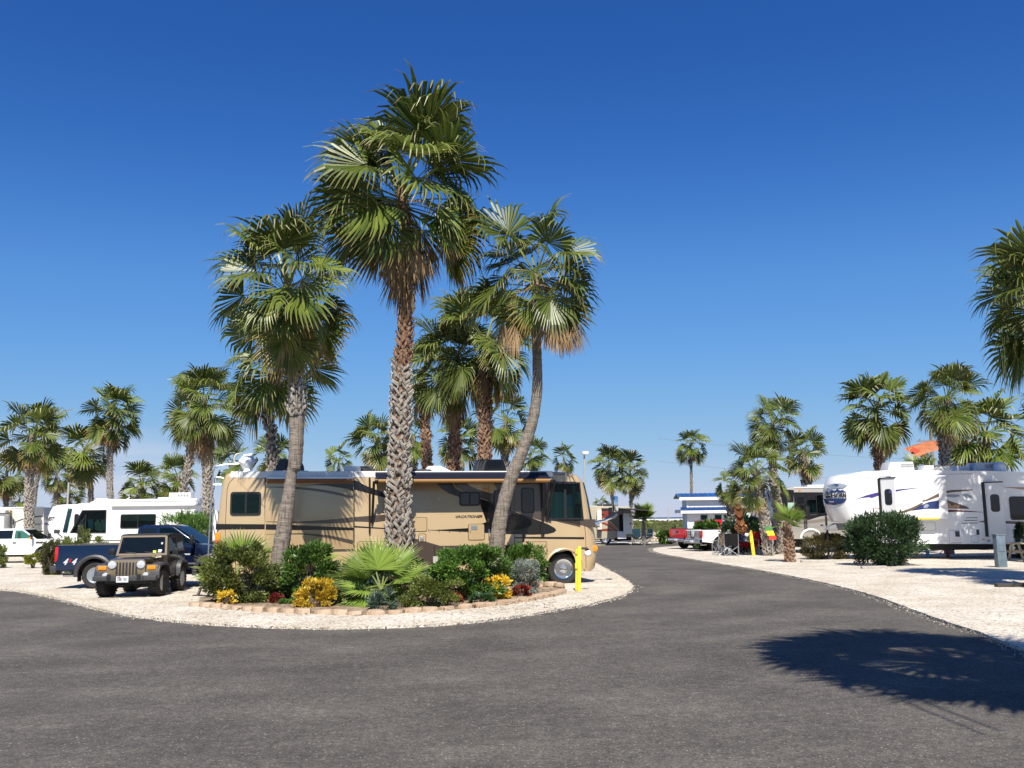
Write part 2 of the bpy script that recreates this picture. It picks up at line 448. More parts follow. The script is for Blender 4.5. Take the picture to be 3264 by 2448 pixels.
# ---------------------------------------------------------------- the ground
def ground_mat_asphalt():
    m = bpy.data.materials.new('asphalt'); m.use_nodes = True; n = m.node_tree; b = n.nodes['Principled BSDF']
    tc = n.nodes.new('ShaderNodeTexCoord')
    def noise(sc, det=5, rough=0.55, vec=None):
        t = n.nodes.new('ShaderNodeTexNoise'); t.inputs['Scale'].default_value = sc; t.inputs['Detail'].default_value = det; t.inputs['Roughness'].default_value = rough
        n.links.new(vec or tc.outputs['Object'], t.inputs['Vector']); return t
    def ramp(src, p0, c0, p1, c1):
        r = n.nodes.new('ShaderNodeValToRGB'); r.color_ramp.elements[0].position = p0; r.color_ramp.elements[1].position = p1
        r.color_ramp.elements[0].color = (*c0, 1); r.color_ramp.elements[1].color = (*c1, 1); n.links.new(src, r.inputs[0]); return r.outputs[0]
    def mixc(f, a, bb, mode='MIX'):
        x = n.nodes.new('ShaderNodeMixRGB'); x.blend_type = mode
        if isinstance(f, float): x.inputs[0].default_value = f
        else: n.links.new(f, x.inputs[0])
        for i, s in ((1, a), (2, bb)):
            if isinstance(s, tuple): x.inputs[i].default_value = (*s, 1)
            else: n.links.new(s, x.inputs[i])
        return x.outputs[0]
    base = ramp(noise(0.55, 7, 0.62).outputs['Fac'], 0.35, (0.070, 0.063, 0.056), 0.70, (0.128, 0.116, 0.102))
    # long sweeping wheel-worn streaks
    mp = n.nodes.new('ShaderNodeMapping'); mp.inputs['Scale'].default_value = (0.18, 1.1, 1); mp.inputs['Rotation'].default_value = (0, 0, R(8))
    n.links.new(tc.outputs['Object'], mp.inputs['Vector'])
    # tyre-worn arcs that follow the bend round the island
    sx = n.nodes.new('ShaderNodeSeparateXYZ'); n.links.new(tc.outputs['Object'], sx.inputs[0])
    def mth(op, a, b=None):
        q = n.nodes.new('ShaderNodeMath'); q.operation = op
        for i, s_ in enumerate((a, b)):
            if s_ is None: continue
            if isinstance(s_, (int, float)): q.inputs[i].default_value = s_
            else: n.links.new(s_, q.inputs[i])
        return q.outputs[0]
    dx = mth('ADD', sx.outputs[0], 6.0); dy = mth('SUBTRACT', sx.outputs[1], 33.0)
    rr_ = mth('SQRT', mth('ADD', mth('MULTIPLY', dx, dx), mth('MULTIPLY', dy, dy))); an_ = mth('ARCTAN2', dy, dx)
    cb = n.nodes.new('ShaderNodeCombineXYZ'); n.links.new(mth('MULTIPLY', rr_, 0.62), cb.inputs[0]); n.links.new(mth('MULTIPLY', an_, 1.1), cb.inputs[1])
    streak = noise(1.0, 6, 0.62, cb.outputs[0])
    base = mixc(ramp(streak.outputs['Fac'], 0.44, (0, 0, 0), 0.70, (0.6, 0.6, 0.6)), base, (0.052, 0.047, 0.042))
    # aggregate
    v = n.nodes.new('ShaderNodeTexVoronoi'); v.inputs['Scale'].default_value = 55; n.links.new(tc.outputs['Object'], v.inputs['Vector'])
    agg = mixc(ramp(v.outputs['Color'], 0.25, (0.45, 0.45, 0.45), 0.85, (1.85, 1.8, 1.68)), (1, 1, 1), (1, 1, 1), 'MULTIPLY')
    agg = ramp(v.outputs['Color'], 0.15, (0.58, 0.58, 0.58), 0.95, (1.5, 1.47, 1.41))
    base = mixc(0.85, base, agg, 'MULTIPLY')
    v2 = n.nodes.new('ShaderNodeTexVoronoi'); v2.inputs['Scale'].default_value = 42; n.links.new(tc.outputs['Object'], v2.inputs['Vector'])
    sep = n.nodes.new('ShaderNodeSeparateColor'); n.links.new(v2.outputs['Color'], sep.inputs[0])
    spk = ramp(sep.outputs[0], 0.84, (0, 0, 0), 0.97, (0.6, 0.6, 0.6))
    near = ramp(v2.outputs['Distance'], 0.25, (1, 1, 1), 0.42, (0, 0, 0))
    fac = mixc(1.0, spk, near, 'MULTIPLY')
    base = mixc(fac, base, (0.42, 0.385, 0.33))
    mott = ramp(noise(7.0, 8, 0.7).outputs['Fac'], 0.34, (0.72, 0.72, 0.72), 0.68, (1.3, 1.29, 1.26))
    base = mixc(0.9, base, mott, 'MULTIPLY')
    stain = noise(0.23, 3, 0.5)
    base = mixc(ramp(stain.outputs['Fac'], 0.60, (0, 0, 0), 0.66, (0.35, 0.35, 0.35)), base, (0.05, 0.045, 0.04))
    # hairline cracks
    vc = n.nodes.new('ShaderNodeTexVoronoi'); vc.feature = 'DISTANCE_TO_EDGE'; vc.inputs['Scale'].default_value = 0.16
    wv = n.nodes.new('ShaderNodeMixRGB'); wv.blend_type = 'ADD'; wv.inputs[0].default_value = 1.2
    n.links.new(tc.outputs['Object'], wv.inputs[1]); n.links.new(noise(0.9, 6, 0.6).outputs['Color'], wv.inputs[2]); n.links.new(wv.outputs[0], vc.inputs['Vector'])
    crk = ramp(vc.outputs['Distance'], 0.0003, (0.25, 0.25, 0.25), 0.0012, (0, 0, 0))
    base = mixc(crk, base, (0.03, 0.028, 0.026))
    n.links.new(base, b.inputs['Base Color'])
    b.inputs['Roughness'].default_value = 0.86; b.inputs['Specular IOR Level'].default_value = 0.35
    bp = n.nodes.new('ShaderNodeBump'); bp.inputs['Strength'].default_value = 0.55; bp.inputs['Distance'].default_value = 0.012
    n.links.new(v.outputs['Distance'], bp.inputs['Height']); n.links.new(bp.outputs[0], b.inputs['Normal'])
    return m
def ground_mat_gravel():
    m = bpy.data.materials.new('shell_gravel'); m.use_nodes = True; n = m.node_tree; b = n.nodes['Principled BSDF']
    tc = n.nodes.new('ShaderNodeTexCoord')
    v = n.nodes.new('ShaderNodeTexVoronoi'); v.inputs['Scale'].default_value = 24; n.links.new(tc.outputs['Object'], v.inputs['Vector'])
    sep = n.nodes.new('ShaderNodeSeparateColor'); n.links.new(v.outputs['Color'], sep.inputs[0])
    r = n.nodes.new('ShaderNodeValToRGB'); e = r.color_ramp.elements
    e[0].position = 0.0; e[0].color = (0.12, 0.10, 0.075, 1); e[1].position = 1.0; e[1].color = (0.72, 0.67, 0.58, 1)
    for p, c in ((0.08, (0.42, 0.365, 0.285, 1)), (0.3, (0.53, 0.48, 0.40, 1))):
        x = e.new(p); x.color = c
    n.links.new(sep.outputs[0], r.inputs[0])
    t = n.nodes.new('ShaderNodeTexNoise'); t.inputs['Scale'].default_value = 0.7; t.inputs['Detail'].default_value = 6; n.links.new(tc.outputs['Object'], t.inputs['Vector'])
    r2 = n.nodes.new('ShaderNodeValToRGB'); r2.color_ramp.elements[0].color = (0.8, 0.77, 0.72, 1); r2.color_ramp.elements[0].position = 0.35; r2.color_ramp.elements[1].position = 0.62
    n.links.new(t.outputs['Fac'], r2.inputs[0])
    mx = n.nodes.new('ShaderNodeMixRGB'); mx.blend_type = 'MULTIPLY'; mx.inputs[0].default_value = 1
    n.links.new(r.outputs[0], mx.inputs[1]); n.links.new(r2.outputs[0], mx.inputs[2]); n.links.new(mx.outputs[0], b.inputs['Base Color'])
    b.inputs['Roughness'].default_value = 0.9
    inv = n.nodes.new('ShaderNodeMath'); inv.operation = 'SUBTRACT'; inv.inputs[0].default_value = 1; n.links.new(v.outputs['Distance'], inv.inputs[1])
    bp = n.nodes.new('ShaderNodeBump'); bp.inputs['Strength'].default_value = 0.8; bp.inputs['Distance'].default_value = 0.025
    n.links.new(inv.outputs[0], bp.inputs['Height']); n.links.new(bp.outputs[0], b.inputs['Normal'])
    return m
M_ASPH = ground_mat_asphalt(); M_GRAV = ground_mat_gravel()
M_SOIL = mat('bed_soil', (0.16, 0.11, 0.07), 0.95, col2=(0.34, 0.26, 0.18), scale=5, bump=0.8, bscale=40)
M_FIELD = mat('marsh_grass', (0.10, 0.12, 0.035), 0.9, col2=(0.17, 0.18, 0.06), scale=0.25, stretch=(0.5, 0.16, 1), bump=0.5, bscale=2, detail=8)
M_SAND = mat('pale_sand', (0.72, 0.66, 0.58), 0.9)
M_SEA = mat('sea_water', (0.02, 0.05, 0.09), 0.35, bump=0.3, bscale=0.05)

def sheet(name, poly, z, m, drop=0.0, kind='structure'):
    bm = bmesh.new()
    vs = [bm.verts.new((p[0], p[1], z)) for p in poly]; f = bm.faces.new(vs)
    if drop:
        lo = [bm.verts.new((p[0], p[1], z - drop)) for p in poly]; n = len(poly)
        for i in range(n): bm.faces.new((vs[i], vs[(i + 1) % n], lo[(i + 1) % n], lo[i]))
    bmesh.ops.triangulate(bm, faces=[f])
    return bm_obj(name, bm, m, kind=kind)
ring = lambda r, cy=0, n=48, sx=1: [(r * sx * math.cos(2 * math.pi * i / n), cy + r * math.sin(2 * math.pi * i / n)) for i in range(n)]
sheet('sea', [(-9000, 1150), (9000, 1150), (9000, 9500), (-9000, 9500)], -0.6, M_SEA)
sheet('beach', [(-6000, 640), (6000, 600), (6000, 1190), (-6000, 1190)], -0.35, M_SAND)
sheet('ground', [(-6000, -700), (6000, -700), (6000, 650), (-6000, 650)], -0.40, M_FIELD)
# the camping ground: pale shell gravel all around, asphalt road on it, gravel pads above the road
sheet('campground_floor', [(-90, -60), (90, -60), (90, 82), (-90, 82)], -0.03, M_GRAV, drop=0.37)
def jag(pts, amp, step=0.35, seed=1, closed=False):
    rnd = random.Random(seed); out = []
    for a, b in zip(pts[:-1], pts[1:]):
        a = Vector((a[0], a[1])); b = Vector((b[0], b[1])); L = (b - a).length; k = max(1, int(L / step))
        for i in range(k):
            p = a.lerp(b, i / k); t = (b - a).normalized(); nn = Vector((-t.y, t.x))
            out.append(p + nn * rnd.uniform(-amp, amp))
    out.append(Vector((pts[-1][0], pts[-1][1]))); return out
road_poly = [(-75, -50), (75, -50), (75, 30), (60, 82), (-75, 82)]
sheet('road', road_poly, 0.0, M_ASPH)
# left pad: gravel island that carries the tan motorhome, the bed and the cars
L_edge = [(-900, 1862), (-300, 1868), (0, 1882), (120, 1898), (240, 1926), (370, 1958), (540, 1982), (740, 1998), (960, 2006), (1180, 2005), (1400, 1996), (1600, 1976), (1780, 1947), (1900, 1925), (1975, 1905), (2012, 1885), (2014, 1868), (1985, 1845), (1935, 1818), (1905, 1801), (1885, 1790)]
pl = smooth_path([G(a, b).xy for a, b in L_edge], 4)
back = [Vector((2.6, 44)), Vector((-1, 46)), Vector((-6, 50)), Vector((-14, 60)), Vector((-60, 64))]
LP_EDGE = jag([tuple(p) for p in pl], 0.035, 0.22, 3)
sheet('left_gravel_pad', [tuple(p) for p in LP_EDGE] + [tuple(p) for p in back], 0.045, M_GRAV, drop=0.06)
# right pad: from its nose round to the right
R_edge = [(3700, 2300), (3500, 2190), (3264, 2080), (3130, 2025), (2960, 1968), (2800, 1908), (2620, 1860), (2420, 1820), (2250, 1792), (2150, 1775), (2095, 1763), (2082, 1754), (2092, 1748), (2140, 1744), (2200, 1741)]
pr = smooth_path([G(a, b).xy for a, b in R_edge], 4)
RP_EDGE = jag([tuple(p) for p in pr], 0.03, 0.25, 4)
sheet('right_gravel_pad', [tuple(p) for p in RP_EDGE] + [(24, 66.5), (45, 70), (58, 60), (58, 4), (20, 2)], 0.045, M_GRAV, drop=0.06)
F_edge = [(1700, 1741), (1900, 1739), (1990, 1735.5), (2070, 1733), (2160, 1728), (2300, 1722)]
pf = [G(a, b).xy for a, b in F_edge]
sheet('far_gravel_strip', [tuple(p) for p in jag([tuple(p) for p in pf], 0.06, 0.4, 5)] + [(60, 82.5), (-60, 82.5), (-30, 66)], 0.05, M_GRAV, drop=0.07)
# loose stones strayed from the pads on to the road
def stones(name, edge, n, spread_out, seed, zt, inward=0.5, size=(0.008, 0.022), zin=0.045):
    rng = np.random.default_rng(seed); E = np.array([[p[0], p[1]] for p in edge]); L = len(E)
    i = rng.integers(0, L - 1, n); t = rng.random(n)[:, None]; P = E[i] * (1 - t) + E[i + 1] * t
    T = E[i + 1] - E[i]; T /= np.linalg.norm(T, axis=1)[:, None] + 1e-9; N = np.stack([T[:, 1], -T[:, 0]], 1)
    o = rng.exponential(spread_out, n) * 1.0 - rng.random(n) * inward
    P = P + N * o[:, None]
    s = rng.uniform(*size, n)
    base = np.array([[1, 0, 0], [0, 1, 0], [-1, 0, 0], [0, -1, 0], [0, 0, .8], [0, 0, -.8]], float)
    a = rng.random(n) * 6.28; c, sn = np.cos(a), np.sin(a)
    V = base[None] * rng.uniform(.7, 1.3, (n, 6, 1)) * s[:, None, None]
    X = V[..., 0] * c[:, None] - V[..., 1] * sn[:, None]; Y = V[..., 0] * sn[:, None] + V[..., 1] * c[:, None]
    zz = np.where(o < 0, zin, zt)
    V = np.stack([X + P[:, :1], Y + P[:, 1:2], V[..., 2] + zz[:, None] + s[:, None] * .3], -1).reshape(-1, 3)
    F = np.array([[0, 1, 4], [1, 2, 4], [2, 3, 4], [3, 0, 4], [1, 0, 5], [2, 1, 5], [3, 2, 5], [0, 3, 5]])
    F = (F[None] + (np.arange(n) * 6)[:, None, None]).reshape(-1, 3)
    return link(name, np_mesh(name, V, F, [M_STONE]), kind='stuff')
M_STONE = mat('loose_stone', (0.38, 0.33, 0.26), 0.9, col2=(0.6, 0.54, 0.45), scale=9)
stones('loose_gravel', LP_EDGE, 9000, 0.05, 7, 0.0, inward=0.5)
stones('loose_gravel', RP_EDGE, 2200, 0.035, 8, 0.0, inward=0.35, size=(.005, .014))

# ---------------------------------------------------------------- palms
def frond_mesh(elev, seed, dead=False, lod=1, young=False):
    """a fan leaf of unit size: stalk leaves the trunk along +x at angle elev, blade droops by its own weight."""
    rng = random.Random(seed)
    V = []; F = []; TT = []; VV = []; MI = []
    e = R(elev); Lp = 0.46 if not dead else 0.34
    if young: Lp = 0.34
    bend = R(18 if not young else 6) * (1 if elev > -40 else .4)
    pts = []; p = Vector((0, 0, 0)); npet = 5
    for i in range(npet + 1):
        pts.append(p.copy()); a = e - bend * (i / npet) ** 1.5
        p = p + Vector((math.cos(a), 0, math.sin(a))) * (Lp / npet)
    a = e - bend - (R(8) if (elev > 58 or young or dead) else R(30))
    ax = Vector((math.cos(a), 0, math.sin(a))); nrm = Vector((-math.sin(a), 0, math.cos(a))); yl = Vector((0, 1, 0))
    # stalk: flat three-sided bar
    b0 = len(V)
    for i, q in enumerate(pts):
        w = 0.018 * (1 - .5 * i / npet)
        for d in (yl * w, -yl * w, -nrm * w * .8): V.append(q + d); TT.append(0); VV.append(.5)
    for i in range(npet):
        for k in range(3):
            F.append((b0 + i * 3 + k, b0 + i * 3 + (k + 1) % 3, b0 + i * 3 + 3 + (k + 1) % 3, b0 + i * 3 + 3 + k)); MI.append(1)
    H = pts[-1]
    nseg = (34 if lod == 1 else 20); span = R(112 if not dead else 62); ns = 6 if lod == 1 else 4
    g0 = (0.8 if not dead else 1.6)
    if young: g0 = .12
    half = span / nseg * 1.05
    twist = rng.uniform(-.25, .25)
    for i in range(nseg):
        ph = -span + 2 * span * (i + .5) / nseg
        L = (0.56 if not dead else .62) * (0.84 + 0.16 * math.cos(ph * .8)) * rng.uniform(.88, 1.06)
        if young: L *= 1.12
        cup = 0.30 if not young else .12
        d = (ax * math.cos(ph) + yl * math.sin(ph) + nrm * (abs(math.sin(ph)) * cup + .04) + yl * 0).normalized()
        side = (-ax * math.sin(ph) + yl * math.cos(ph)).normalized()
        up = d.cross(side).normalized()
        if up.dot(nrm) < 0: up = -up
        q = H.copy(); v = rng.random(); droop = rng.uniform(.3, 1.7) * g0
        b0 = len(V)
        for s in range(ns + 1):
            t = s / ns; r = t * L
            wd = min(r * math.tan(half), L * 0.56 * math.tan(half) * 1.08)
            if t > .54: wd *= max(0.04, 1 - ((t - .54) / .46) ** 1.1)
            wd = max(wd, 0.0015)
            ridge = wd * .62
            V.append(q - side * wd); V.append(q + up * ridge); V.append(q + side * wd)
            TT.extend((t,) * 3); VV.extend((v,) * 3)
            step = L / ns
            g = droop * (max(0, t - .48) ** 1.2 * 7.0 + (.12 if t < .5 else 0)) if not young else droop * max(0, t - .34) ** 1.35 * 2.2
            if dead: g = droop * (t + .15) * 2
            dd = (d + Vector((0, 0, -1)) * g).normalized()
            q = q + dd * step
        for s in range(ns):
            for k in (0, 1):
                F.append((b0 + s * 3 + k, b0 + s * 3 + k + 1, b0 + s * 3 + 4 + k, b0 + s * 3 + 3 + k)); MI.append(0)
    if dead: mats = [M_FRDEAD, M_STALKD]
    else: mats = [M_FRYOUNG if young else M_FROND if elev > -35 or seed % 3 == 0 else M_FRONDY, M_STALK]
    return np_mesh('frond', [tuple(q) for q in V], F, mats, {'t': TT, 'v': VV}, MI)
M_FROND = leaf_mat('palm_green', (0.048, 0.080, 0.012), (0.170, 0.208, 0.036), (0.34, 0.29, 0.12), rough=0.42, transl=0.22, tip_from=0.80, spec=0.45)
M_FRONDY = leaf_mat('palm_yellowing', (0.06, 0.095, 0.016), (0.17, 0.20, 0.036), (0.38, 0.24, 0.08), rough=0.42, transl=0.2, tip_from=0.55)
M_FRYOUNG = leaf_mat('young_palm_green', (0.09, 0.15, 0.02), (0.22, 0.30, 0.05), (0.34, 0.33, 0.12), rough=0.4, transl=0.25, tip_from=0.8, spec=0.45)
M_FRDEAD = leaf_mat('palm_dead', (0.20, 0.125, 0.06), (0.42, 0.29, 0.15), None, rough=0.8, transl=0.1)
M_STALK = mat('palm_stalk', (0.16, 0.19, 0.05), 0.45)
M_STALKD = mat('palm_stalk_dead', (0.24, 0.15, 0.07), 0.7)
ELV = [82, 66, 50, 34, 18, 0, -18, -36, -54]
FR = {(e, k): frond_mesh(e, 10 * i + k) for i, e in enumerate(ELV) for k in range(3)}
FRL = {(e, k): frond_mesh(e, 10 * i + k, lod=0) for i, e in enumerate(ELV) for k in range(2)}
FRY = {(e, k): frond_mesh(e, 50 + 10 * i + k, young=True) for i, e in enumerate([75, 50, 25, 5, -15]) for k in range(2)}
FRD = {(e, k): frond_mesh(e, 200 + i * 7 + k, dead=True) for i, e in enumerate([-62, -80]) for k in range(3)}

def trunk_mat(name, c1, c2, c3, rings=True):
    m = bpy.data.materials.new(name); MATS[name] = m; m.use_nodes = True; n = m.node_tree; b = n.nodes['Principled BSDF']
    tc = n.nodes.new('ShaderNodeTexCoord')
    mp = n.nodes.new('ShaderNodeMapping'); mp.inputs['Scale'].default_value = (1, 1, 5) if rings else (1, 1, 1)
    n.links.new(tc.outputs['Object'], mp.inputs['Vector'])
    t = n.nodes.new('ShaderNodeTexNoise'); t.inputs['Scale'].default_value = 4.5; t.inputs['Detail'].default_value = 8; t.inputs['Roughness'].default_value = .65; n.links.new(mp.outputs[0], t.inputs['Vector'])
    r = n.nodes.new('ShaderNodeValToRGB'); e = r.color_ramp.elements; e[0].position = .33; e[1].position = .68; e[0].color = (*c1, 1); e[1].color = (*c2, 1); x = e.new(.5); x.color = (*c3, 1)
    n.links.new(t.outputs['Fac'], r.inputs[0])
    # vertical fissures
    mp2 = n.nodes.new('ShaderNodeMapping'); mp2.inputs['Scale'].default_value = (30, 30, 2.5); n.links.new(tc.outputs['Object'], mp2.inputs['Vector'])
    t2 = n.nodes.new('ShaderNodeTexNoise'); t2.inputs['Scale'].default_value = 1; t2.inputs['Detail'].default_value = 4; n.links.new(mp2.outputs[0], t2.inputs['Vector'])
    r2 = n.nodes.new('ShaderNodeValToRGB'); r2.color_ramp.elements[0].position = .36; r2.color_ramp.elements[1].position = .48; r2.color_ramp.elements[0].color = (.42, .38, .34, 1); n.links.new(t2.outputs['Fac'], r2.inputs[0])
    mx = n.nodes.new('ShaderNodeMixRGB'); mx.blend_type = 'MULTIPLY'; mx.inputs[0].default_value = .8; n.links.new(r.outputs[0], mx.inputs[1]); n.links.new(r2.outputs[0], mx.inputs[2])
    n.links.new(mx.outputs[0], b.inputs['Base Color']); b.inputs['Roughness'].default_value = .9
    ad = n.nodes.new('ShaderNodeMath'); ad.operation = 'ADD'; n.links.new(t.outputs['Fac'], ad.inputs[0]); n.links.new(t2.outputs['Fac'], ad.inputs[1])
    bp = n.nodes.new('ShaderNodeBump'); bp.inputs['Strength'].default_value = .8; bp.inputs['Distance'].default_value = .03; n.links.new(ad.outputs[0], bp.inputs['Height']); n.links.new(bp.outputs[0], b.inputs['Normal'])
    return m
M_TRK_GREY = trunk_mat('trunk_grey', (0.145, 0.118, 0.095), (0.31, 0.27, 0.225), (0.215, 0.18, 0.147))
M_TRK_BRN = trunk_mat('trunk_brown', (0.13, 0.065, 0.04), (0.30, 0.20, 0.13), (0.20, 0.12, 0.075))
M_BOOT_PALE = mat('boot_pale', (0.26, 0.225, 0.185), 0.9, col2=(0.47, 0.43, 0.375), scale=7, bump=.5, bscale=50, stretch=(3, 3, 1))
M_BOOT_RED = mat('boot_red', (0.17, 0.07, 0.035), 0.85, col2=(0.36, 0.24, 0.16), scale=6, bump=.5, bscale=50)
M_BOOT_GREY = mat('boot_grey', (0.20, 0.17, 0.14), 0.9, col2=(0.38, 0.34, 0.29), scale=7, bump=.4, bscale=50)

def boot_geo(seed, split=True):
    """a cut leaf base (unit size, clasping a trunk whose axis is z, outside towards +x): two slats rising from a point, tips standing off."""
    rng = random.Random(seed); V = []; F = []
    def slat(p0, p1, w0, w1, th):
        p0 = Vector(p0); p1 = Vector(p1); d = (p1 - p0).normalized(); s = d.cross(Vector((1, 0, 0))).normalized(); pm = (p0 + p1) / 2 + Vector((.05, 0, 0))
        b = len(V)
        for q, w, h in ((p0, w0, th), (pm, (w0 + w1) / 2, th * 1.1), (p1, w1, th * .8)):
            V.extend([q - s * w, q + s * w, q + s * w * .8 + Vector((h, 0, 0)), q - s * w * .8 + Vector((h, 0, 0))])
        for i in (0, 4):
            for k in range(4): F.append((b + i + k, b + i + (k + 1) % 4, b + i + 4 + (k + 1) % 4, b + i + 4 + k))
        F.append((b + 3, b + 2, b + 1, b)); F.append((b + 8, b + 9, b + 10, b + 11))
    if split:
        for sg in (-1, 1):
            slat((0, sg * .04, 0), (.20 + rng.uniform(0, .2), sg * (.62 + rng.uniform(-.1, .14)), .78 + rng.uniform(-.15, .2)), .20, .19, .11)
    else:
        slat((0, 0, 0), (.35 + rng.uniform(0, .15), rng.uniform(-.1, .1), .95), .34, .16, .10)
    return [tuple(v) for v in V], F
BOOTG = [boot_geo(i, i < 4) for i in range(6)]
def boot_meshes(m): return [np_mesh('leaf_base', V, F, [m]) for V, F in BOOTG]
BOOT_PALE, BOOT_RED, BOOT_GREY = boot_meshes(M_BOOT_PALE), boot_meshes(M_BOOT_RED), boot_meshes(M_BOOT_GREY)

N_PALM = 0
def palm(name, label, path, radii, crown_r, nf=34, boots=None, boot_mode='joined', dead=4, seed=1, lod=1, young=False, trunk_m=None, skirt=0, group='fan palms around the camping ground', lean=None, top_len=.28, elmin=-52, stalk=None, hang=None):
    """path: 3D points from the ground to the crown's heart; radii per point."""
    rng = random.Random(seed * 7919 + 13)
    path = [Vector(p) for p in path]; base = path[0].copy()
    root = thing(name, label, 'palm tree' , base, group)
    pp = smooth_path([tuple(p) for p in path], 6)
    rr = []
    for i in range(len(pp)):
        f = i / 6; k = min(int(f), len(radii) - 2); rr.append(radii[k] * (1 - (f - k)) + radii[k + 1] * (f - k))
    # resample trunk finely with ring relief
    seg = 16 if lod == 1 else 8
    cum = [0]
    for a, b in zip(pp[:-1], pp[1:]): cum.append(cum[-1] + (b - a).length)
    H = cum[-1]; nst = max(8, int(H / (.06 if lod == 1 else .35)))
    def at(s):
        s = max(0, min(H, s)); k = 0
        while k < len(cum) - 2 and cum[k + 1] < s: k += 1
        f = (s - cum[k]) / max(1e-6, cum[k + 1] - cum[k])
        return pp[k].lerp(pp[k + 1], f), rr[k] * (1 - f) + rr[k + 1] * f, (pp[k + 1] - pp[k]).normalized()
    pts = []; rad = []
    for i in range(nst + 1):
        c, r, d = at(H * i / nst); pts.append(c); rad.append(r * (1 + (rng.uniform(-.035, .035) if i > 0 else .05)))
    bm = bmesh.new(); add_tube(bm, pts, rad, seg)
    for v in bm.verts: v.co += Vector((rng.uniform(-1, 1), rng.uniform(-1, 1), 0)) * .006
    bm_obj('trunk', bm, trunk_m or M_TRK_GREY, root, smooth=True)
    # leaf bases
    zones = boots or []
    JV = []; JF = []; JM = []; nb_obj = 0
    for (s0, s1, kindm, size, stick) in zones:
        s0 *= H; s1 *= H; s = s0; k = rng.randrange(100); meshes = kindm
        while s < s1:
            c, r, d = at(s); per_ring = max(4, 2 * math.pi * r / (size * .95)); s += size * .62 / per_ring
            ang = k * 2.39996 + rng.uniform(-.35, .35); k += 1
            # seen from the photograph's side and a step around it: skip the far third of the near trunks
            q = d.to_track_quat('Z', 'X').to_matrix() @ Matrix.Rotation(ang, 3, 'Z') @ Matrix.Rotation(rng.uniform(-.28, .28), 3, 'X')
            if boot_mode == 'objects' and (q @ Vector((1, 0, 0))).y > .5: continue
            sc = size * rng.uniform(.7, 1.25); me = meshes[rng.randrange(4) if rng.random() < .85 else 4 + rng.randrange(2)]
            M = Matrix.Translation(c - base + q @ Vector((r * .97, 0, 0))) @ q.to_4x4() @ Matrix.Diagonal((sc * stick, sc, sc, 1))
            if boot_mode == 'objects' and nb_obj < 290:
                o = bpy.data.objects.new('leaf_base', me); COL.objects.link(o); o.parent = root; o.matrix_local = M; nb_obj += 1
            else:
                b = len(JV); i = meshes.index(me)
                for v in BOOTG[i][0]: JV.append(tuple(M @ Vector(v)))
                JF.extend(tuple(b + j for j in f) for f in BOOTG[i][1]); mm = me.materials[0]
                if mm not in JM: JM.append(mm)
                MI_ALL.extend([JM.index(mm)] * len(BOOTG[i][1])) 
    if JV:
        me = np_mesh('leaf_bases', JV, JF, JM, mi=MI_ALL)
        o = link('leaf_base_cover', me, root, 'stuff')
    MI_ALL.clear()
    # crown
    gap_az = rng.uniform(0, 6.28); lean_c = Matrix.Rotation(rng.uniform(-.16, .16), 4, 'X') @ Matrix.Rotation(rng.uniform(-.16, .16), 4, 'Y'); vig = rng.uniform(.9, 1.08); dro = rng.uniform(-8, 8)
    top, rt, dt = at(H); bank = FRY if young else (FR if lod == 1 else FRL)
    els = sorted({k[0] for k in bank}, reverse=True); ks = max(k[1] for k in bank) + 1
    tl = top_len * crown_r
    for i in range(nf):
        f = (i + .5) / nf
        el = 86 - (86 - elmin) * f ** .95 + rng.uniform(-13, 13) * min(1, f * 4 + .3) if not young else 82 - 78 * f
        eb = min(els, key=lambda e: abs(e - el)); me = bank[(eb, rng.randrange(ks))]
        az = i * 2.39996 + rng.uniform(-.5, .5)
        if f > .25 and abs((az - gap_az + math.pi) % (2 * math.pi) - math.pi) < .5 and rng.random() < .6: continue
        el = el + dro * f
        s = H - f * tl; c, r, d = at(s)
        sc = crown_r * vig * rng.uniform(.76, 1.14) * (1.12 if f < .25 else 1)
        o = bpy.data.objects.new('frond', me); COL.objects.link(o); o.parent = root
        M = Matrix.Translation(c - base + Vector((math.cos(az), math.sin(az), 0)) * r * .5) @ lean_c @ Matrix.Rotation(az, 4, 'Z') @ Matrix.Rotation(R(eb - el) + rng.uniform(-.06, .06), 4, 'Y') @ Matrix.Rotation(rng.uniform(-.6, .6), 4, 'X') @ Matrix.Diagonal((sc, sc, sc, 1))
        o.matrix_local = M
    for i in range(dead + skirt):
        f = i / max(1, dead + skirt)
        az = i * 2.39996 * 1.0 + rng.uniform(-.4, .4)
        s = H - tl * (1 + f * (.6 + skirt * .06)); c, r, d = at(s); r *= 1.0 + .7 * rng.random()
        eb = -62 if i < dead and rng.random() < .6 else -80; me = FRD[(eb, rng.randrange(3))]
        sc = crown_r * rng.uniform(.55, .85)
        o = bpy.data.objects.new('dead_frond', me); COL.objects.link(o); o.parent = root
        o.matrix_local = Matrix.Translation(c - base + Vector((math.cos(az), math.sin(az), 0)) * r * .9) @ Matrix.Rotation(az, 4, 'Z') @ Matrix.Rotation(rng.uniform(-.12, .12), 4, 'Y') @ Matrix.Diagonal((sc, sc * .8, sc, 1))
    for (hx, hy, hz, hl, haz) in (hang or []):
        o = bpy.data.objects.new('dead_frond', FRD[(-80, rng.randrange(3))]); COL.objects.link(o); o.parent = root
        o.matrix_local = Matrix.Translation(Vector((hx, hy, hz)) - base) @ Matrix.Rotation(haz, 4, 'Z') @ Matrix.Diagonal((hl, hl, hl, 1))
        c, r, d = at(H - tl * .5)
        tube('dead_stalk', [c, (c + Vector((hx, hy, hz))) / 2 + Vector((0, 0, .12)), Vector((hx, hy, hz + .02))], .016, M_STALKD, root, 5)
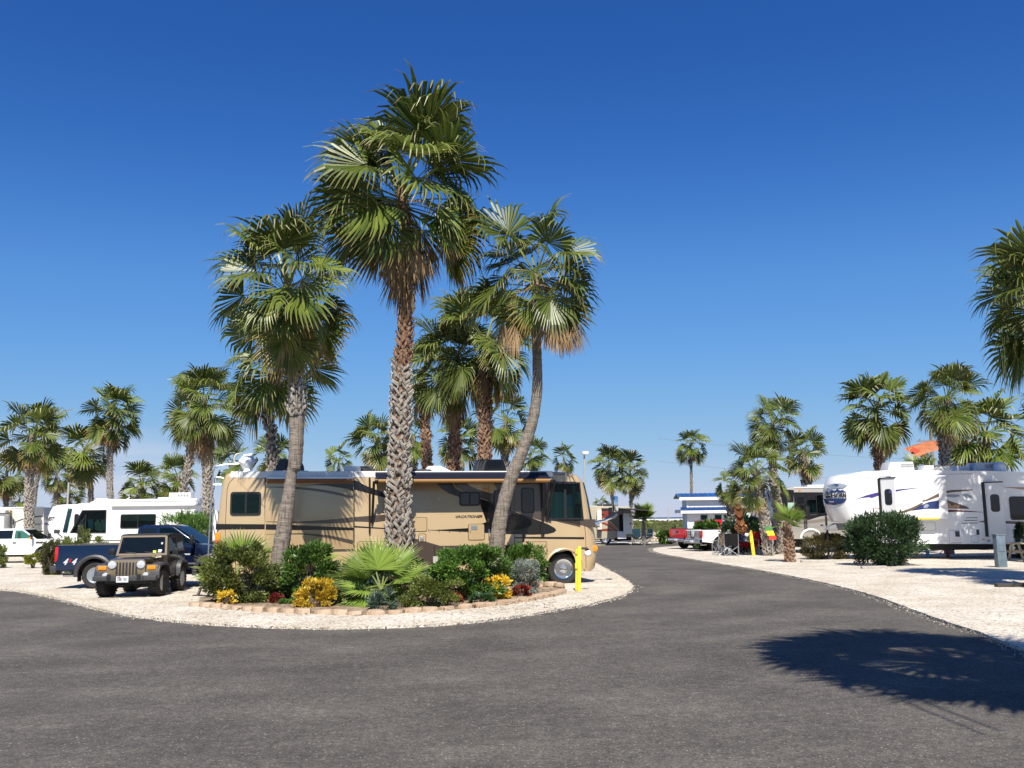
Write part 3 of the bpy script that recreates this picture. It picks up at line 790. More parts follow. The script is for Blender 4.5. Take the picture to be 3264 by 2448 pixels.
    if stalk:
        for sp_ in stalk:
            tube('flower_stalk', [Vector(q) for q in smooth_path(sp_, 5)], [.034 - .018 * i / (5 * (len(sp_) - 1)) for i in range(5 * (len(sp_) - 1) + 1)], M_STALKD, root, 5)
    return root
MI_ALL = []
def pix_palm(name, label, Y, trunk_px, crown_px, rpx, seed, **kw):
    """trunk_px: [(px, py, width px)] from low to high at depth Y (the lowest dropped to the ground); crown_px the heart of the crown."""
    dist = Y * 1.0
    pts = [W(a, b, Y) for a, b, w in trunk_px]; rad = [w / 2 * Y / FPX for a, b, w in trunk_px]
    if pts[0].z > .05 or pts[0].z < 0:
        g = pts[0].copy(); g.z = 0.0
        if pts[0].z < .3: pts[0] = g
        else: pts.insert(0, g); rad.insert(0, rad[0] * 1.15)
    if kw.get('boots'): rad = [r * .84 for r in rad]
    pts.append(W(*crown_px, Y)); rad.append(rad[-1] * .8)
    return palm(name, label, pts, rad, rpx * Y / FPX / .93, seed=seed, **kw)
# the three palms of the flower bed
GP = 'three tall palms in the flower bed'
Y_A = G(885, 1914).y; Y_B = G(1290, 1890).y; Y_C = G(1585, 1885).y
pix_palm('fan_palm', 'left palm of the flower bed, smooth grey trunk with a collar of pale leaf bases', Y_A,
    [(885, 1905, 66), (884, 1850, 58), (890, 1790, 66), (903, 1700, 60), (918, 1600, 50), (930, 1505, 38), (938, 1490, 52), (943, 1440, 54), (946, 1340, 58), (948, 1262, 62), (946, 1245, 38), (940, 1160, 38), (930, 1080, 40)],
    (915, 900), 268, 11, nf=32, dead=3, skirt=3, boots=[(.565, .77, BOOT_PALE, .17, 1.0)], boot_mode='objects', group=GP)
pix_palm('fan_palm', 'tallest palm in the middle of the flower bed, trunk latticed with pale leaf bases', Y_B,
    [(1282, 1890, 88), (1272, 1760, 82), (1270, 1650, 74), (1273, 1500, 68), (1276, 1350, 62), (1281, 1200, 56), (1290, 1080, 46), (1296, 960, 48), (1296, 820, 44), (1290, 690, 44)],
    (1280, 598), 335, 23, nf=40, dead=7, skirt=9, boots=[(.04, .54, BOOT_PALE, .205, 1.1), (.54, .80, BOOT_RED, .20, .8)], boot_mode='objects', trunk_m=M_TRK_BRN, group=GP, top_len=.24, elmin=-36, hang=[(*W(1420, 680, Y_B - .3), 1.7, -1.2), (*W(1436, 670, Y_B), 1.5, -.6), (*W(1205, 740, Y_B - .4), 1.6, 3), (*W(1245, 760, Y_B - .6), 1.5, -2), (*W(1330, 750, Y_B - .6), 1.5, -1)])
pix_palm('fan_palm', 'right palm of the flower bed, slender bare grey trunk that bends to the right', Y_C,
    [(1588, 1885, 58), (1582, 1800, 55), (1583, 1740, 50), (1598, 1640, 44), (1624, 1540, 41), (1664, 1440, 38), (1698, 1340, 35), (1712, 1240, 33), (1712, 1140, 31), (1708, 1030, 30)],
    (1708, 868), 238, 37, nf=30, dead=2, skirt=0, group=GP, trunk_m=M_TRK_GREY, elmin=-32, hang=[(*W(1792, 965, Y_C - .7), 1.7, -1.2), (*W(1826, 968, Y_C - .5), 1.6, -.8), (*W(1752, 960, Y_C - .8), 1.55, -1.8), (*W(1640, 975, Y_C - .6), 1.6, -2.2), (*W(1612, 975, Y_C - .4), 1.4, -2.6), (*W(1770, 975, Y_C - .9), 1.5, -1.5)])
# cast their crowns' shadows from just outside the photograph
palm('fan_palm', 'tall palm beside the road near the camera whose crown shades the asphalt', [(6.4, 5.5, 0), (6.35, 5.5, 4), (6.3, 5.6, 9.9)], [.2, .16, .13], 3.1, nf=46, dead=3, seed=77, group='palms along the road edge',
     stalk=[[(6.2, 5.7, 9.8), (5.1, 5.5, 10.2), (4.6, 5.0, 9.2), (4.42, 4.3, 8.1), (4.45, 3.5, 6.8)], [(6.2, 5.7, 9.8), (5.2, 5.4, 10.1), (4.75, 4.9, 9.0), (4.62, 4.2, 8.0), (4.67, 3.5, 7.0)]])
pix_palm('fan_palm', 'large dark palm cut by the right edge, drooping fronds against the sky', 25.5, [(3425, 1950, 50), (3410, 1500, 40)], (3365, 930), 255, 88, nf=40, dead=5, group='palms along the road edge')

palm('fan_palm', 'palm just outside the right edge whose fronds shade the gravel', [(15.6, 22.4, 0), (15.6, 22.5, 3), (15.5, 22.5, 5.6)], [.2, .17, .14], 2.3, nf=30, dead=3, seed=91, group='palms along the road edge')
pix_palm('fan_palm', 'second palm at the right edge, behind the large dark one and nearer the white trailer', 35, [(3380, 1800, 34), (3365, 1400, 28)], (3350, 960), 205, 89, nf=38, dead=4, group='palms along the road edge')
# palms behind, one by one: (label, Y, trunk, crown heart, crown radius px, options)
PL = [
 ('palm with lower crown showing behind the left bed palm, thin bare trunk behind the roof', 36, [(868, 1540, 24), (866, 1400, 24), (852, 1260, 24)], (905, 1140), 225, dict(nf=34, dead=2)),
 ('slim palm with a hanging tan skirt, right beside the tallest trunk', 44, [(1362, 1560, 30), (1358, 1400, 25), (1350, 1300, 24)], (1345, 1180), 130, dict(nf=26, dead=5, skirt=5, br=1)),
 ('reddish-trunked palm behind the motorhome, second of the cluster', 40, [(1440, 1560, 38), (1447, 1440, 36), (1450, 1320, 34)], (1440, 1150), 180, dict(nf=40, dead=6, skirt=3, br=1)),
 ('stout reddish-trunked palm behind the motorhome roof vent, highest of the cluster', 38, [(1545, 1560, 40), (1545, 1400, 38), (1548, 1250, 36)], (1548, 1080), 190, dict(nf=40, dead=7, skirt=3, br=1)),
 ('small palm with thin trunk just left of the bending trunk', 60, [(1612, 1560, 18), (1610, 1450, 18)], (1612, 1330), 108, dict(nf=28, dead=3, skirt=2)),
 ('short palm low behind the cluster of reddish trunks', 62, [(1460, 1560, 20)], (1462, 1400), 92, dict(nf=24, dead=2)),
 ('bushy palm above the motorhome roof, left of the tallest trunk', 58, [(1212, 1560, 24), (1208, 1500, 22)], (1200, 1400), 100, dict(nf=32, dead=2)),
 ('palm low above the roof half hidden by the tallest trunk', 62, [(1320, 1560, 22)], (1318, 1390), 84, dict(nf=26, dead=2)),
 ('little far palm over the motorhome roof, left of the bushy one', 95, [(1078, 1560, 12)], (1080, 1465), 58, dict(nf=22, dead=1)),
 ('far palm peeping over the roof behind the bending trunk', 90, [(1690, 1560, 12)], (1690, 1450), 62, dict(nf=24, dead=2)),
 ('far leafy palm above the front of the motorhome roof', 95, [(1797, 1600, 12)], (1797, 1462), 58, dict(nf=26, dead=1)),
 ('palm with forked base crown behind the maroon motorhome, left of two', 74, [(1962, 1735, 15), (1955, 1620, 14), (1950, 1570, 13)], (1940, 1490), 76, dict(nf=36, dead=5, pale=1)),
 ('palm right of its twin behind the maroon motorhome', 74, [(2014, 1735, 13), (2012, 1640, 12), (2010, 1570, 11)], (2008, 1505), 72, dict(nf=32, dead=5, pale=1)),
 ('short young palm beside the open awning of the maroon motorhome', 68, [(2054, 1738, 14), (2052, 1700, 13)], (2052, 1645), 42, dict(nf=24, dead=1, young=1, pale=1)),
 ('lone palm rising behind the little blue roofed house', 100, [(2204, 1690, 11), (2204, 1560, 10), (2203, 1490, 9)], (2202, 1415), 60, dict(nf=30, dead=7)),
 ('tall palm with pale latticed trunk in front of the grey motorhome', 48.3, [(2488, 1775, 25), (2482, 1650, 25), (2470, 1560, 24), (2463, 1480, 19)], (2463, 1345), 96, dict(nf=38, dead=6, pale=1)),
 ('palm just right of the tallest one above the grey motorhome', 60, [(2570, 1640, 26), (2570, 1520, 24)], (2563, 1440), 84, dict(nf=32, dead=6)),
 ('stout palm behind the camp chairs with wide low crown', 46.5, [(2452, 1770, 31), (2440, 1680, 30), (2430, 1610, 28)], (2408, 1500), 116, dict(nf=30, dead=4, pale=1, elmin=-35)),
 ('palm lobe low behind the stout one, left above the little house', 62, [(2330, 1690, 20)], (2332, 1545), 66, dict(nf=26, dead=2)),
 ('tiny young palm with brown stubby trunk before the grey motorhome', 40, [(2518, 1768, 27), (2514, 1725, 24), (2510, 1690, 19)], (2510, 1662), 66, dict(nf=10, dead=0, young=1, boot=BOOT_RED)),
 ('palm with full round crown over the nose of the white fifth wheel', 52, [(2812, 1560, 26), (2800, 1490, 23), (2798, 1400, 21)], (2793, 1300), 118, dict(nf=40, dead=6, skirt=2, br=1)),
 ('small palm half hidden behind the trunk over the white fifth wheel', 95, [(2816, 1560, 12), (2816, 1480, 12)], (2815, 1420), 48, dict(nf=26, dead=2)),
 ('big loose palm behind the white fifth wheel, left of its neighbour', 46, [(3010, 1560, 32), (3012, 1450, 30)], (3020, 1265), 138, dict(nf=42, dead=5, skirt=2)),
 ('broad bright palm behind the white fifth wheel air conditioner', 50, [(3140, 1560, 34), (3140, 1500, 32)], (3140, 1375), 145, dict(nf=40, dead=3, elmin=-60)),
 ('palm crown low at the right edge beside the broad bright one', 37, [(3420, 1790, 30), (3400, 1560, 28)], (3395, 1370), 175, dict(nf=32, dead=3)),
 ('dark low palm below the orange canopy', 58, [(2945, 1560, 20)], (2940, 1505), 66, dict(nf=30, dead=1)),
 ('palm at far left with slim pale trunk beside the beige trailer', 56.9, [(97, 1760, 27), (92, 1640, 25), (93, 1530, 23), (98, 1470, 21)], (102, 1385), 112, dict(nf=42, dead=5, pale=1, skirt=2)),
 ('leaning thin palm behind the slim pale trunk at far left', 74, [(108, 1620, 14), (120, 1520, 16)], (150, 1430), 82, dict(nf=24, dead=2)),
 ('palm cut by the left edge above the beige trailer', 66, [(18, 1640, 18), (20, 1580, 18)], (22, 1505), 82, dict(nf=30, dead=3, skirt=2)),
 ('low palm between the two left tall palms', 80, [(178, 1640, 16), (178, 1560, 16)], (180, 1508), 66, dict(nf=30, dead=3)),
 ('palm left of the tall one above the white fifth wheel', 72, [(288, 1640, 24), (288, 1540, 22)], (272, 1435), 100, dict(nf=34, dead=3)),
 ('tall palm with thick pale trunk above the white trailers', 70, [(352, 1640, 30), (350, 1540, 28), (350, 1470, 26), (352, 1420, 22)], (362, 1310), 116, dict(nf=42, dead=5, skirt=3, pale=1)),
 ('low leafy palm right of the thick pale trunk', 62, [(452, 1640, 18)], (452, 1545), 76, dict(nf=32, dead=1)),
 ('low palm behind the leaning trunk above the white motorhome', 62, [(572, 1640, 20)], (568, 1520), 76, dict(nf=30, dead=2)),
 ('palm with thin leaning trunk behind the tall one over the white motorhome', 52, [(580, 1640, 15), (590, 1540, 16), (608, 1430, 15)], (600, 1330), 90, dict(nf=26, dead=2)),
 ('tall palm with a brown skirt beyond the end of the white motorhome', 45, [(655, 1800, 33), (662, 1680, 31), (662, 1560, 29), (660, 1450, 27)], (652, 1290), 145, dict(nf=44, dead=6, skirt=6, pale=1)),
 ('low palm behind the rear ladder of the tan motorhome', 64, [(738, 1600, 16)], (735, 1480), 68, dict(nf=26, dead=2)),
 ('low palm behind the satellite dish', 66, [(850, 1600, 16)], (865, 1440), 74, dict(nf=30, dead=1)),
 ('tiny far palm tuft behind the front mirror', 110, [(1915, 1720, 8)], (1914, 1610), 34, dict(nf=20, dead=0)),
 ('small tuft of palm between the left trailers', 84, [(60, 1640, 10)], (62, 1590), 56, dict(nf=24, dead=1)),
 ('small far palm behind the pole above the white fifth wheel', 84, [(222, 1640, 10)], (225, 1565), 60, dict(nf=26, dead=1)),
]
for i, (lab, Y, tr, cr, rp_, kw) in enumerate(PL):
    kw = dict(kw); br = kw.pop('br', 0); pale = kw.pop('pale', 0); bt = kw.pop('boot', None)
    far = Y > 55
    boots = None
    if bt: boots = [(0.0, .95, bt, .16, 1.2)]
    elif pale: boots = [(.02, .86, BOOT_PALE, .19 if Y < 60 else .26, .9)]
    elif br: boots = [(.3, .9, BOOT_RED, .2, 1.0)]
    elif not far: boots = [(.3, .9, BOOT_GREY, .24, .9)]
    else: boots = [(.4, .9, BOOT_GREY, .3, .8)]
    if Y > 65:
        tr = [(a, b, w * .72) for a, b, w in tr]; boots = [(boots[0][0], boots[0][1], boots[0][2], .15, .6)]
    kw['nf'] = max(13, int(kw['nf'] * .8)) if not kw.get('young') else kw['nf']
    pix_palm('fan_palm', lab, Y, tr, cr, rp_, 100 + i, lod=1 if Y < 50 else 0, boots=boots, trunk_m=M_TRK_BRN if br else M_TRK_GREY, **kw)
# ---------------------------------------------------------------- tan motorhome
M_TAN = mat('tan_paint', (0.51, 0.37, 0.205), 0.28, 0.18, var=0.03, scale=0.8, coat=0.6)
M_TAUPE = mat('taupe_paint', (0.085, 0.063, 0.05), 0.3, 0.3, coat=0.6)
M_BRONZE = mat('dark_bronze_decal', (0.010, 0.008, 0.007), 0.3, 0.1, coat=0.4)
M_AWN = mat('awning_navy', (0.018, 0.022, 0.045), 0.6)
M_AWNW = mat('awning_orange', (0.30, 0.155, 0.045), 0.6)
M_AWNB = mat('awning_brown', (0.22, 0.09, 0.04), 0.6)
M_BLIND = mat('blind_grey', (0.42, 0.43, 0.44), 0.6)
M_CURT = mat('curtain_teal', (0.4, 0.62, 0.56), 0.9, col2=(0.62, 0.8, 0.74), scale=2, stretch=(14, 14, .3))
RX0 = W(684, 1800, 26.4); RX1 = W(1908, 1790, 28.7)
rv_yaw = math.atan2(RX1.y - RX0.y, RX1.x - RX0.x)
FA = Frame((RX0.x, RX0.y), rv_yaw)
L_RV = FA.p(1912, 1760)[0]
def shell(name, outline, stations, xf, m, parent, smooth=True, caps=True):
    """loft an (x, z) outline across the width; stations = [y...], xf(x, z, y) -> (x, z) shapes corners."""
    bm = bmesh.new(); rows = []
    for y in stations: rows.append([bm.verts.new((*xf(x, z, y), 0)) for x, z in outline])
    for y, row in zip(stations, rows):
        for v in row: x, z, _ = v.co; v.co = (x, y, z)
    n = len(outline)
    for a, b in zip(rows[:-1], rows[1:]):
        for i in range(n): bm.faces.new((a[i], b[i], b[(i + 1) % n], a[(i + 1) % n]))
    f1 = bm.faces.new(rows[0]); f2 = bm.faces.new(rows[-1][::-1])
    bmesh.ops.triangulate(bm, faces=[f1, f2])
    return bm_obj(name, bm, m, parent, smooth=smooth)
def round_xf(x0, x1, z1, Wd, rf=.45, rr=.15, rt=.12):
    def xf(x, z, y):
        e = min(y, Wd - y)
        def ins(r): return 0 if e >= r else r - math.sqrt(max(0, r * r - (r - e) ** 2))
        kf = max(0, min(1, (x - (x1 - 1.0)) / .9)); kr = max(0, min(1, ((x0 + .5) - x) / .45)); kt = max(0, min(1, (z - (z1 - .3)) / .28))
        return x - ins(rf) * kf + ins(rr) * kr, z - ins(rt) * kt
    return xf
def motorhome():
    t = thing('motorhome', 'tan and brown class A motorhome parked behind the flower bed', 'motorhome', (RX0.x, RX0.y, 0), local=True, yaw=rv_yaw)
    p = FA.p; pp = FA.pp; Wd = 2.5
    wc = (p(1800, 1806)[0], .49); ar = .60
    zb = p(1500, 1800)[1]; zb = max(.36, min(zb, .5))
    zf = p(1880, 1808)[1]
    rw = 2.55 + .1
    arch = lambda cx, r: [(cx + r * math.cos(a), .47 + r * math.sin(a)) for a in [math.pi * i / 10 for i in range(11)]]
    zt = p(1300, 1503)[1]
    out = [(0.02, zb + .1)] + [(0.0, 1.2), (.03, 1.9), (.09, 2.7), (.14, 3.1), (.22, zt - .08), (.36, zt)]
    out += [(L_RV - 1.5, zt), (L_RV - .9, zt - .03), (L_RV - .55, zt - .14), (L_RV - .36, zt - .35), (L_RV - .24, 2.6), (L_RV - .13, 1.95), (L_RV - .02, 1.4), (L_RV, 1.05), (L_RV - .01, .75), (L_RV - .06, .5), (L_RV - .16, .40), (wc[0] + ar, .40)]
    out += arch(wc[0], ar)[:] + [(wc[0] - ar, .42)]
    out += [(rw + ar * .95, zb)] + arch(rw, ar * .95) + [(rw - ar * .95, zb)]
    xf = round_xf(0, L_RV, zt, Wd, rf=.42, rr=.10, rt=.10)
    ys = [0, .02, .06, .14, .26, .42, .8, 1.25, 1.7, 2.08, 2.24, 2.36, 2.44, 2.48, 2.5]
    shell('body', out, ys, xf, M_TAN, t)
    box('undercarriage', (L_RV / 2 - .1, 1.25, .62), (L_RV - 1.2, 1.7, .5), M_BLACKM, t)
    # white roof edge with wrap
    zr0 = p(1300, 1522)[1]
    prism('roof', [(.34, zr0), (.36, zt + .012), (L_RV - 1.45, zt + .012), (L_RV - 1.42, zr0 + .03), (L_RV - 1.5, zr0)], -.012, 2.51, M_WHITER, t, bevel=.03)
    # front arch seam over the cab and rear arch
    def seam(pts, w=.012, m=M_BRONZE, y=-.004, name='body_seam', par=None):
        L = [(Vector((a[0], y, a[1]))) for a in pts]
        return tube(name, L, w / 2, m, par or t, 4)
    seam(pp([(1640, 1512), (1800, 1513), (1822, 1520), (1832, 1535), (1834, 1545)]))
    seam(pp([(720, 1780), (718, 1680), (724, 1560), (730, 1540), (745, 1523), (770, 1518), (848, 1518)]))
    seam(pp([(1863, 1675), (1867, 1710), (1868, 1810)]), .014)
    # stripes: thin paint films, few mm proud
    def film(pts, m, k=0, name='stripe', par=None):
        return prism(name, pp(pts), -.005 - k * .002, -.001, m, par or t)
    film([(688, 1670), (846, 1671), (846, 1687), (687, 1688)], M_BRONZE)
    film([(1128, 1681), (1280, 1689), (1300, 1691), (1300, 1687), (1200, 1681), (1128, 1676)], M_BRONZE)
    film([(1640, 1712), (1700, 1711), (1862, 1712), (1862, 1719), (1700, 1717), (1640, 1716)], M_BRONZE)
    # big swoosh that sweeps from the awning down and ends in the blunt nose by the cab
    top = [(1434, 1528), (1450, 1555), (1475, 1570), (1532, 1590), (1571, 1602), (1630, 1628), (1690, 1651), (1745, 1670), (1768, 1683), (1773, 1690), (1766, 1697), (1745, 1702)]
    bot = [(1700, 1704), (1640, 1703), (1560, 1699), (1480, 1695), (1370, 1690), (1370, 1689), (1480, 1690), (1560, 1692), (1620, 1691), (1665, 1686), (1688, 1678), (1697, 1669), (1692, 1658), (1670, 1645), (1630, 1634), (1571, 1617), (1530, 1606), (1463, 1584), (1430, 1572), (1405, 1556), (1383, 1528)]
    film(top + bot, M_BRONZE, 1, 'swoosh')
    film([(1300, 1640), (1355, 1640), (1560, 1640 - 40), (1300, 1600)], M_TAN, 0, 'paint_panel') if False else None
    film([(1778, 1660), (1862, 1676), (1905, 1683), (1898, 1655), (1778, 1655)], M_TAUPE)
    film([(1440, 1530), (1455, 1552), (1478, 1567), (1532, 1587), (1571, 1600), (1630, 1625), (1690, 1649), (1757, 1668), (1757, 1530)], M_TAUPE)
    film(bez((1478, 1531), (1500, 1556), (1540, 1570), (1600, 1578), 6) + bez((1600, 1578), (1580, 1560), (1570, 1545), (1572, 1531), 4), M_TAN, 1)
    film([(1757, 1534), (1836, 1535), (1850, 1680), (1757, 1658)], M_TAUPE)
    film([(1250, 1715), (1330, 1718), (1420, 1745), (1475, 1772), (1480, 1800), (1250, 1800)], M_TAUPE)
    film([(1665, 1700), (1674, 1700), (1668, 1752), (1665, 1738)], M_BRONZE, 3)
    for yy in (1662, 1672, 1682): film([(1290, yy), (1357, yy + 1), (1357, yy + 3), (1290, yy + 2)], M_BRONZE, 2, 'vent_slot')
    # slide-out room between two dark seams
    x0, _ = p(846, 1600); x1, _ = p(1127, 1600); z0 = p(1000, 1752)[1]; z1 = p(1000, 1537)[1]
    sl = prism('slide_out', [(x0, z0), (x1, z0), (x1, z1), (x0, z1)], -.06, 0.05, M_TAN, t, bevel=.008)
    def sfilm(pts, m, k=0, name='stripe'): return prism(name, FA.pp(pts, -.06), -.066 - k * .002, -.061, m, sl)
    sfilm([(847, 1671), (900, 1672), (1126, 1682), (1126, 1690), (900, 1689), (847, 1688)], M_BRONZE)
    sfilm(bez((832 + 16, 1553), (950, 1556), (1040, 1566), (1125, 1590), 8) + bez((1125, 1582), (1040, 1556), (950, 1548), (848, 1552), 8), M_TAUPE)
    sfilm(bez((848, 1662), (940, 1664), (1040, 1660), (1125, 1648), 8) + bez((1125, 1664), (1040, 1672), (940, 1668), (848, 1663), 8), M_TAUPE)
    sfilm(bez((900, 1553), (1000, 1540), (1100, 1548), (1126, 1566), 6)[1:] + [(1126, 1541), (1040, 1541)], M_BRONZE, 1)  # dark wedge: swoosh and the topper's shade painted together as one film
    sfilm([(848, 1703), (960, 1703), (1050, 1715), (1125, 1735), (1125, 1722), (1050, 1706), (960, 1699)], M_TAUPE)
    film([(1130, 1560), (1240, 1590), (1300, 1600), (1300, 1585), (1230, 1572), (1170, 1550), (1130, 1530)], M_BRONZE, 1)
    film([(1130, 1648), (1230, 1640), (1300, 1625), (1300, 1650), (1200, 1664), (1130, 1662)], M_TAUPE, 0)
    for xx in (845, 1128.5): prism('slide_seal', pp([(xx - 1.6, 1522), (xx + 1.6, 1522), (xx + 1.6, 1756), (xx - 1.6, 1756)]), -.012, -.0005, M_BLACKM, t)
    # toppers and the main awning
    za, = [p(1000, 1531)[1]]
    a0 = p(850, 1531); a1 = p(1127, 1531)
    aw = tube('slide_topper', [(a0[0], -.13, za), (a1[0], -.13, za)], .075, M_AWNB, t, 12)
    prism('topper_cap', [(a0[0], za + .04), (a1[0], za + .04), (a1[0], za + .085), (a0[0], za + .085)], -.2, -.004, M_ALU, aw)
    z2 = p(1500, 1531)[1]; b0 = p(1196, 1531)[0]; b1 = p(1757, 1531)[0]
    AP = -.62; b0 = FA.p(1200, 1531, AP)[0]; b1 = FA.p(1757, 1531, AP)[0]; z2 = FA.p(1500, 1532, AP)[1]; zw = zt - .05
    mw = tube('awning', [(b0, AP, z2), (b1, AP, z2)], .07, M_AWNW, t, 12)
    bm = bmesh.new(); rows = [[bm.verts.new((x, y, z)) for y, z in ((AP - .06, z2 + .06), (AP * .5, (z2 + zw) / 2 + .02), (-.02, zw))] for x in (b0, (b0 + b1) / 2, b1)]
    for r0, r1 in zip(rows[:-1], rows[1:]):
        for j in range(2): bm.faces.new((r0[j], r1[j], r1[j + 1], r0[j + 1]))
    bmesh.ops.solidify(bm, geom=bm.faces[:], thickness=.01); bm_obj('awning_fabric', bm, M_AWN, mw)
    prism('awning_rail', [(b0, zw - .05), (b1, zw - .05), (b1, zw + .03), (b0, zw + .03)], -.05, -.013, M_AWN, mw)
    for bx, sgn in ((b0, -1), (b1, 1)):
        lathe('awning_end_cap', [(.085, -.05), (.095, 0), (.085, .05)], (bx, AP, z2), M_BLACK, mw, 'X', 12)
    for (xa, ya, xb, yb, w) in ((1178, 1522, 1178, 1700, 4), (1192, 1535, 1186, 1668, 5), (1728, 1535, 1730, 1700, 5), (1768, 1530, 1742, 1655, 5), (1752, 1540, 1733, 1640, 4)):
        off = AP if ya > 1525 and xa != 1728 else -.06
        q0 = FA.p(xa, ya, off); q1 = p(xb, yb)
        tube('awning_arm', [(q0[0], off, q0[1]), (q1[0], -.045, q1[1])], w * .0075, M_BLACK, mw, 6)
    box('arm_foot', (p(1729, 1690)[0], -.03, p(1729, 1690)[1]), (.1, .05, .36), M_BLACK, mw)
    # windows
    def win(x0, y0, x1, y1, **k):
        a = p(x0, y0); b = p(x1, y1)
        return window(t, rrect(a[0], b[0], b[1], a[1], k.pop('r', .08)), M_BLACK, M_GLASS if 'blinds' in k else M_DGLASS, **k)
    w1 = p(784, 1600)[0]
    win(735, 1568, 831, 1641, blinds=M_BLIND, bars=[(w1 - .025, w1 + .025, p(0, 1637)[1] if False else p(784, 1637)[1], p(784, 1572)[1])], rim=.05)
    wm = p(1497, 1590)[0]
    win(1464, 1568, 1530, 1612, bars=[(wm - .02, wm + .02, p(1497, 1610)[1], p(1497, 1570)[1])], rim=.04)
    win(1661, 1555, 1703, 1635, rim=.03)
    # entry door
    dx0, dz0 = p(1560, 1745); dx1, dz1 = p(1638, 1540)
    seam([(dx0, dz0 - .5), (dx0, dz1), (dx1, dz1), (dx1, dz0 - .5)], .015, y=-.004, name='door_seam')
    win(1573, 1562, 1628, 1645, rim=.03)
    box('door_handle', (p(1556, 1660)[0], -.02, p(1556, 1660)[1]), (.06, .03, .13), M_BLACK, t, bevel=.01)
    box('door_grip', (p(1558, 1705)[0], -.03, p(1558, 1702)[1]), (.03, .03, .3), M_CHROME, t, bevel=.008)
    # driver's side window with curtain and a lamp inside
    fw = prism('cab_recess', pp([(1752, 1540), (1846, 1538), (1858, 1654), (1746, 1652)]), -.008, -.0055, M_DARKIN, t)
    wf = window(t, pp([(1757, 1538), (1848, 1537), (1860, 1656), (1748, 1656), ]), M_BLACK, M_GLASS, rim=.045, y=-.008, depth=.03)
    wf.name = 'cab_window'
    prism('curtain', pp([(1760, 1568), (1797, 1570), (1797, 1652), (1753, 1652)]), -.02, -.0095, M_CURT, wf)
    M_SKYIN = mat('cab_far_window', (0.10, 0.55, 0.66), 0.6)
    M_PALEIN = mat('cab_pale_trim', (0.5, 0.62, 0.56), 0.7)
    M_SHADE = mat('lamp_shade_cream', (0.5, 0.44, 0.22), 0.8)
    prism('far_window', pp([(1803, 1580), (1840, 1566), (1848, 1575), (1852, 1615), (1803, 1617)]), -.014, -.0095, M_SKYIN, wf)
    prism('dashboard', pp([(1803, 1617), (1852, 1615), (1856, 1652), (1803, 1652)]), -.014, -.0095, M_PALEIN, wf)
    for q in ((1833, 1635, 1838, 1648), (1842, 1634, 1848, 1648)):
        prism('lamp_base', pp([(q[0], 1606), (q[0] + 7, 1606), (q[2], q[3]), (q[0] - 1, q[3])]), -.021, -.015, M_DARKIN, wf)
    prism('lamp_shade', pp([(1828, 1602), (1840, 1585), (1852, 1604)]), -.021, -.015, M_SHADE, wf)
    wmx = p(1801, 1600)[0]
    prism('mullion', pp([(1797, 1560), (1804, 1560), (1805, 1655), (1797, 1655)]), -.042, -.009, M_BLACK, wf)
    # windshield: a pane over the front face, from corner to corner
    zs = [p(1880, 1537)[1], p(1880, 1658)[1]]
    def front_x(z):
        pts = [(L_RV - .36, zt - .35), (L_RV - .24, 2.6), (L_RV - .13, 1.95), (L_RV - .02, 1.4)]
        for (xa, za_), (xb, zb_) in zip(pts[:-1], pts[1:]):
            if zb_ <= z <= za_: return xa + (xb - xa) * (za_ - z) / (za_ - zb_)
        return pts[0][0]
    bm = bmesh.new(); grid = []
    for i in range(19):
        s = i / 18; y = 0.0 + Wd * s
        row = []
        # past the corner the pane runs back along the side
        for j in range(7):
            z = zs[0] + (zs[1] - zs[0]) * j / 6; xx = front_x(z); x2, _ = xf(xx, z, y)
            row.append((x2 + .014, y, z))
        grid.append(row)
    side = []
    for k in range(4, 0, -1):
        row = []
        for j in range(7):
            z = zs[0] + (zs[1] - zs[0]) * j / 6; xx = front_x(z); x2, _ = xf(xx, z, 0)
            row.append((x2 - .07 * k - (.0 if j else 0), -.016, z))
        side.append(row)
    grid = side + grid
    vv = [[bm.verts.new(q) for q in row] for row in grid]
    for a, b in zip(vv[:-1], vv[1:]):
        for j in range(6): bm.faces.new((a[j], b[j], b[j + 1], a[j + 1]))
    bmesh.ops.solidify(bm, geom=bm.faces[:], thickness=-.01)
    ws = bm_obj('windshield', bm, M_GLASS, t, smooth=True)
    prism('curtain', [(front_x(zs[0]) - .5 + .04, zs[0] - .12), (front_x(zs[0]) - .44 + .06, zs[0] - .1), (front_x(zs[1]) - .5, zs[1] + .05), (front_x(zs[1]) - .72, zs[1] + .05)], -.012, -.003, M_CURT, ws)
    # tidy: lights, wheel, lower doors
    M_LIP = mat('tan_lip', (0.58, 0.42, 0.23), 0.3, .2, coat=.5)
    bm = bmesh.new()
    add_tube(bm, [(wc[0] + (ar + .01) * math.cos(a), -.008, .47 + (ar + .01) * math.sin(a)) for a in [math.pi * i / 16 for i in range(17)]], .035, 6)
    bm_obj('wheel_arch', bm, M_LIP, t, smooth=True)
    wheel(t, wc[0], .28, .475, .475, .28, M_CHROME, -1, 8)
    wheel(t, rw, .3, .475, .475, .3, M_CHROME, -1, 8)
    wheel(t, wc[0], 2.2, .475, .475, .28, M_CHROME, 1, 8); wheel(t, rw, 2.2, .475, .475, .28, M_CHROME, 1, 8)
    a = p(1902, 1748)
    lathe('turn_signal', [(.001, -.05), (.09, -.03), (.1, 0), (.09, .03)], (L_RV - .13, .1, a[1]), M_AMBER, t, 'Y', 14)
    lathe('headlight', [(.001, -.05), (.11, -.03), (.12, .02)], (L_RV - .03, .55, a[1]), M_CHROME, t, 'X', 14)
    tl = [(p(684, 1700)[0] + .0, p(684, 1700)[1]), (p(699, 1700)[0], p(699, 1700)[1]), (p(699, 1723)[0], p(699, 1723)[1]), (p(683, 1723)[0], p(683, 1723)[1])]
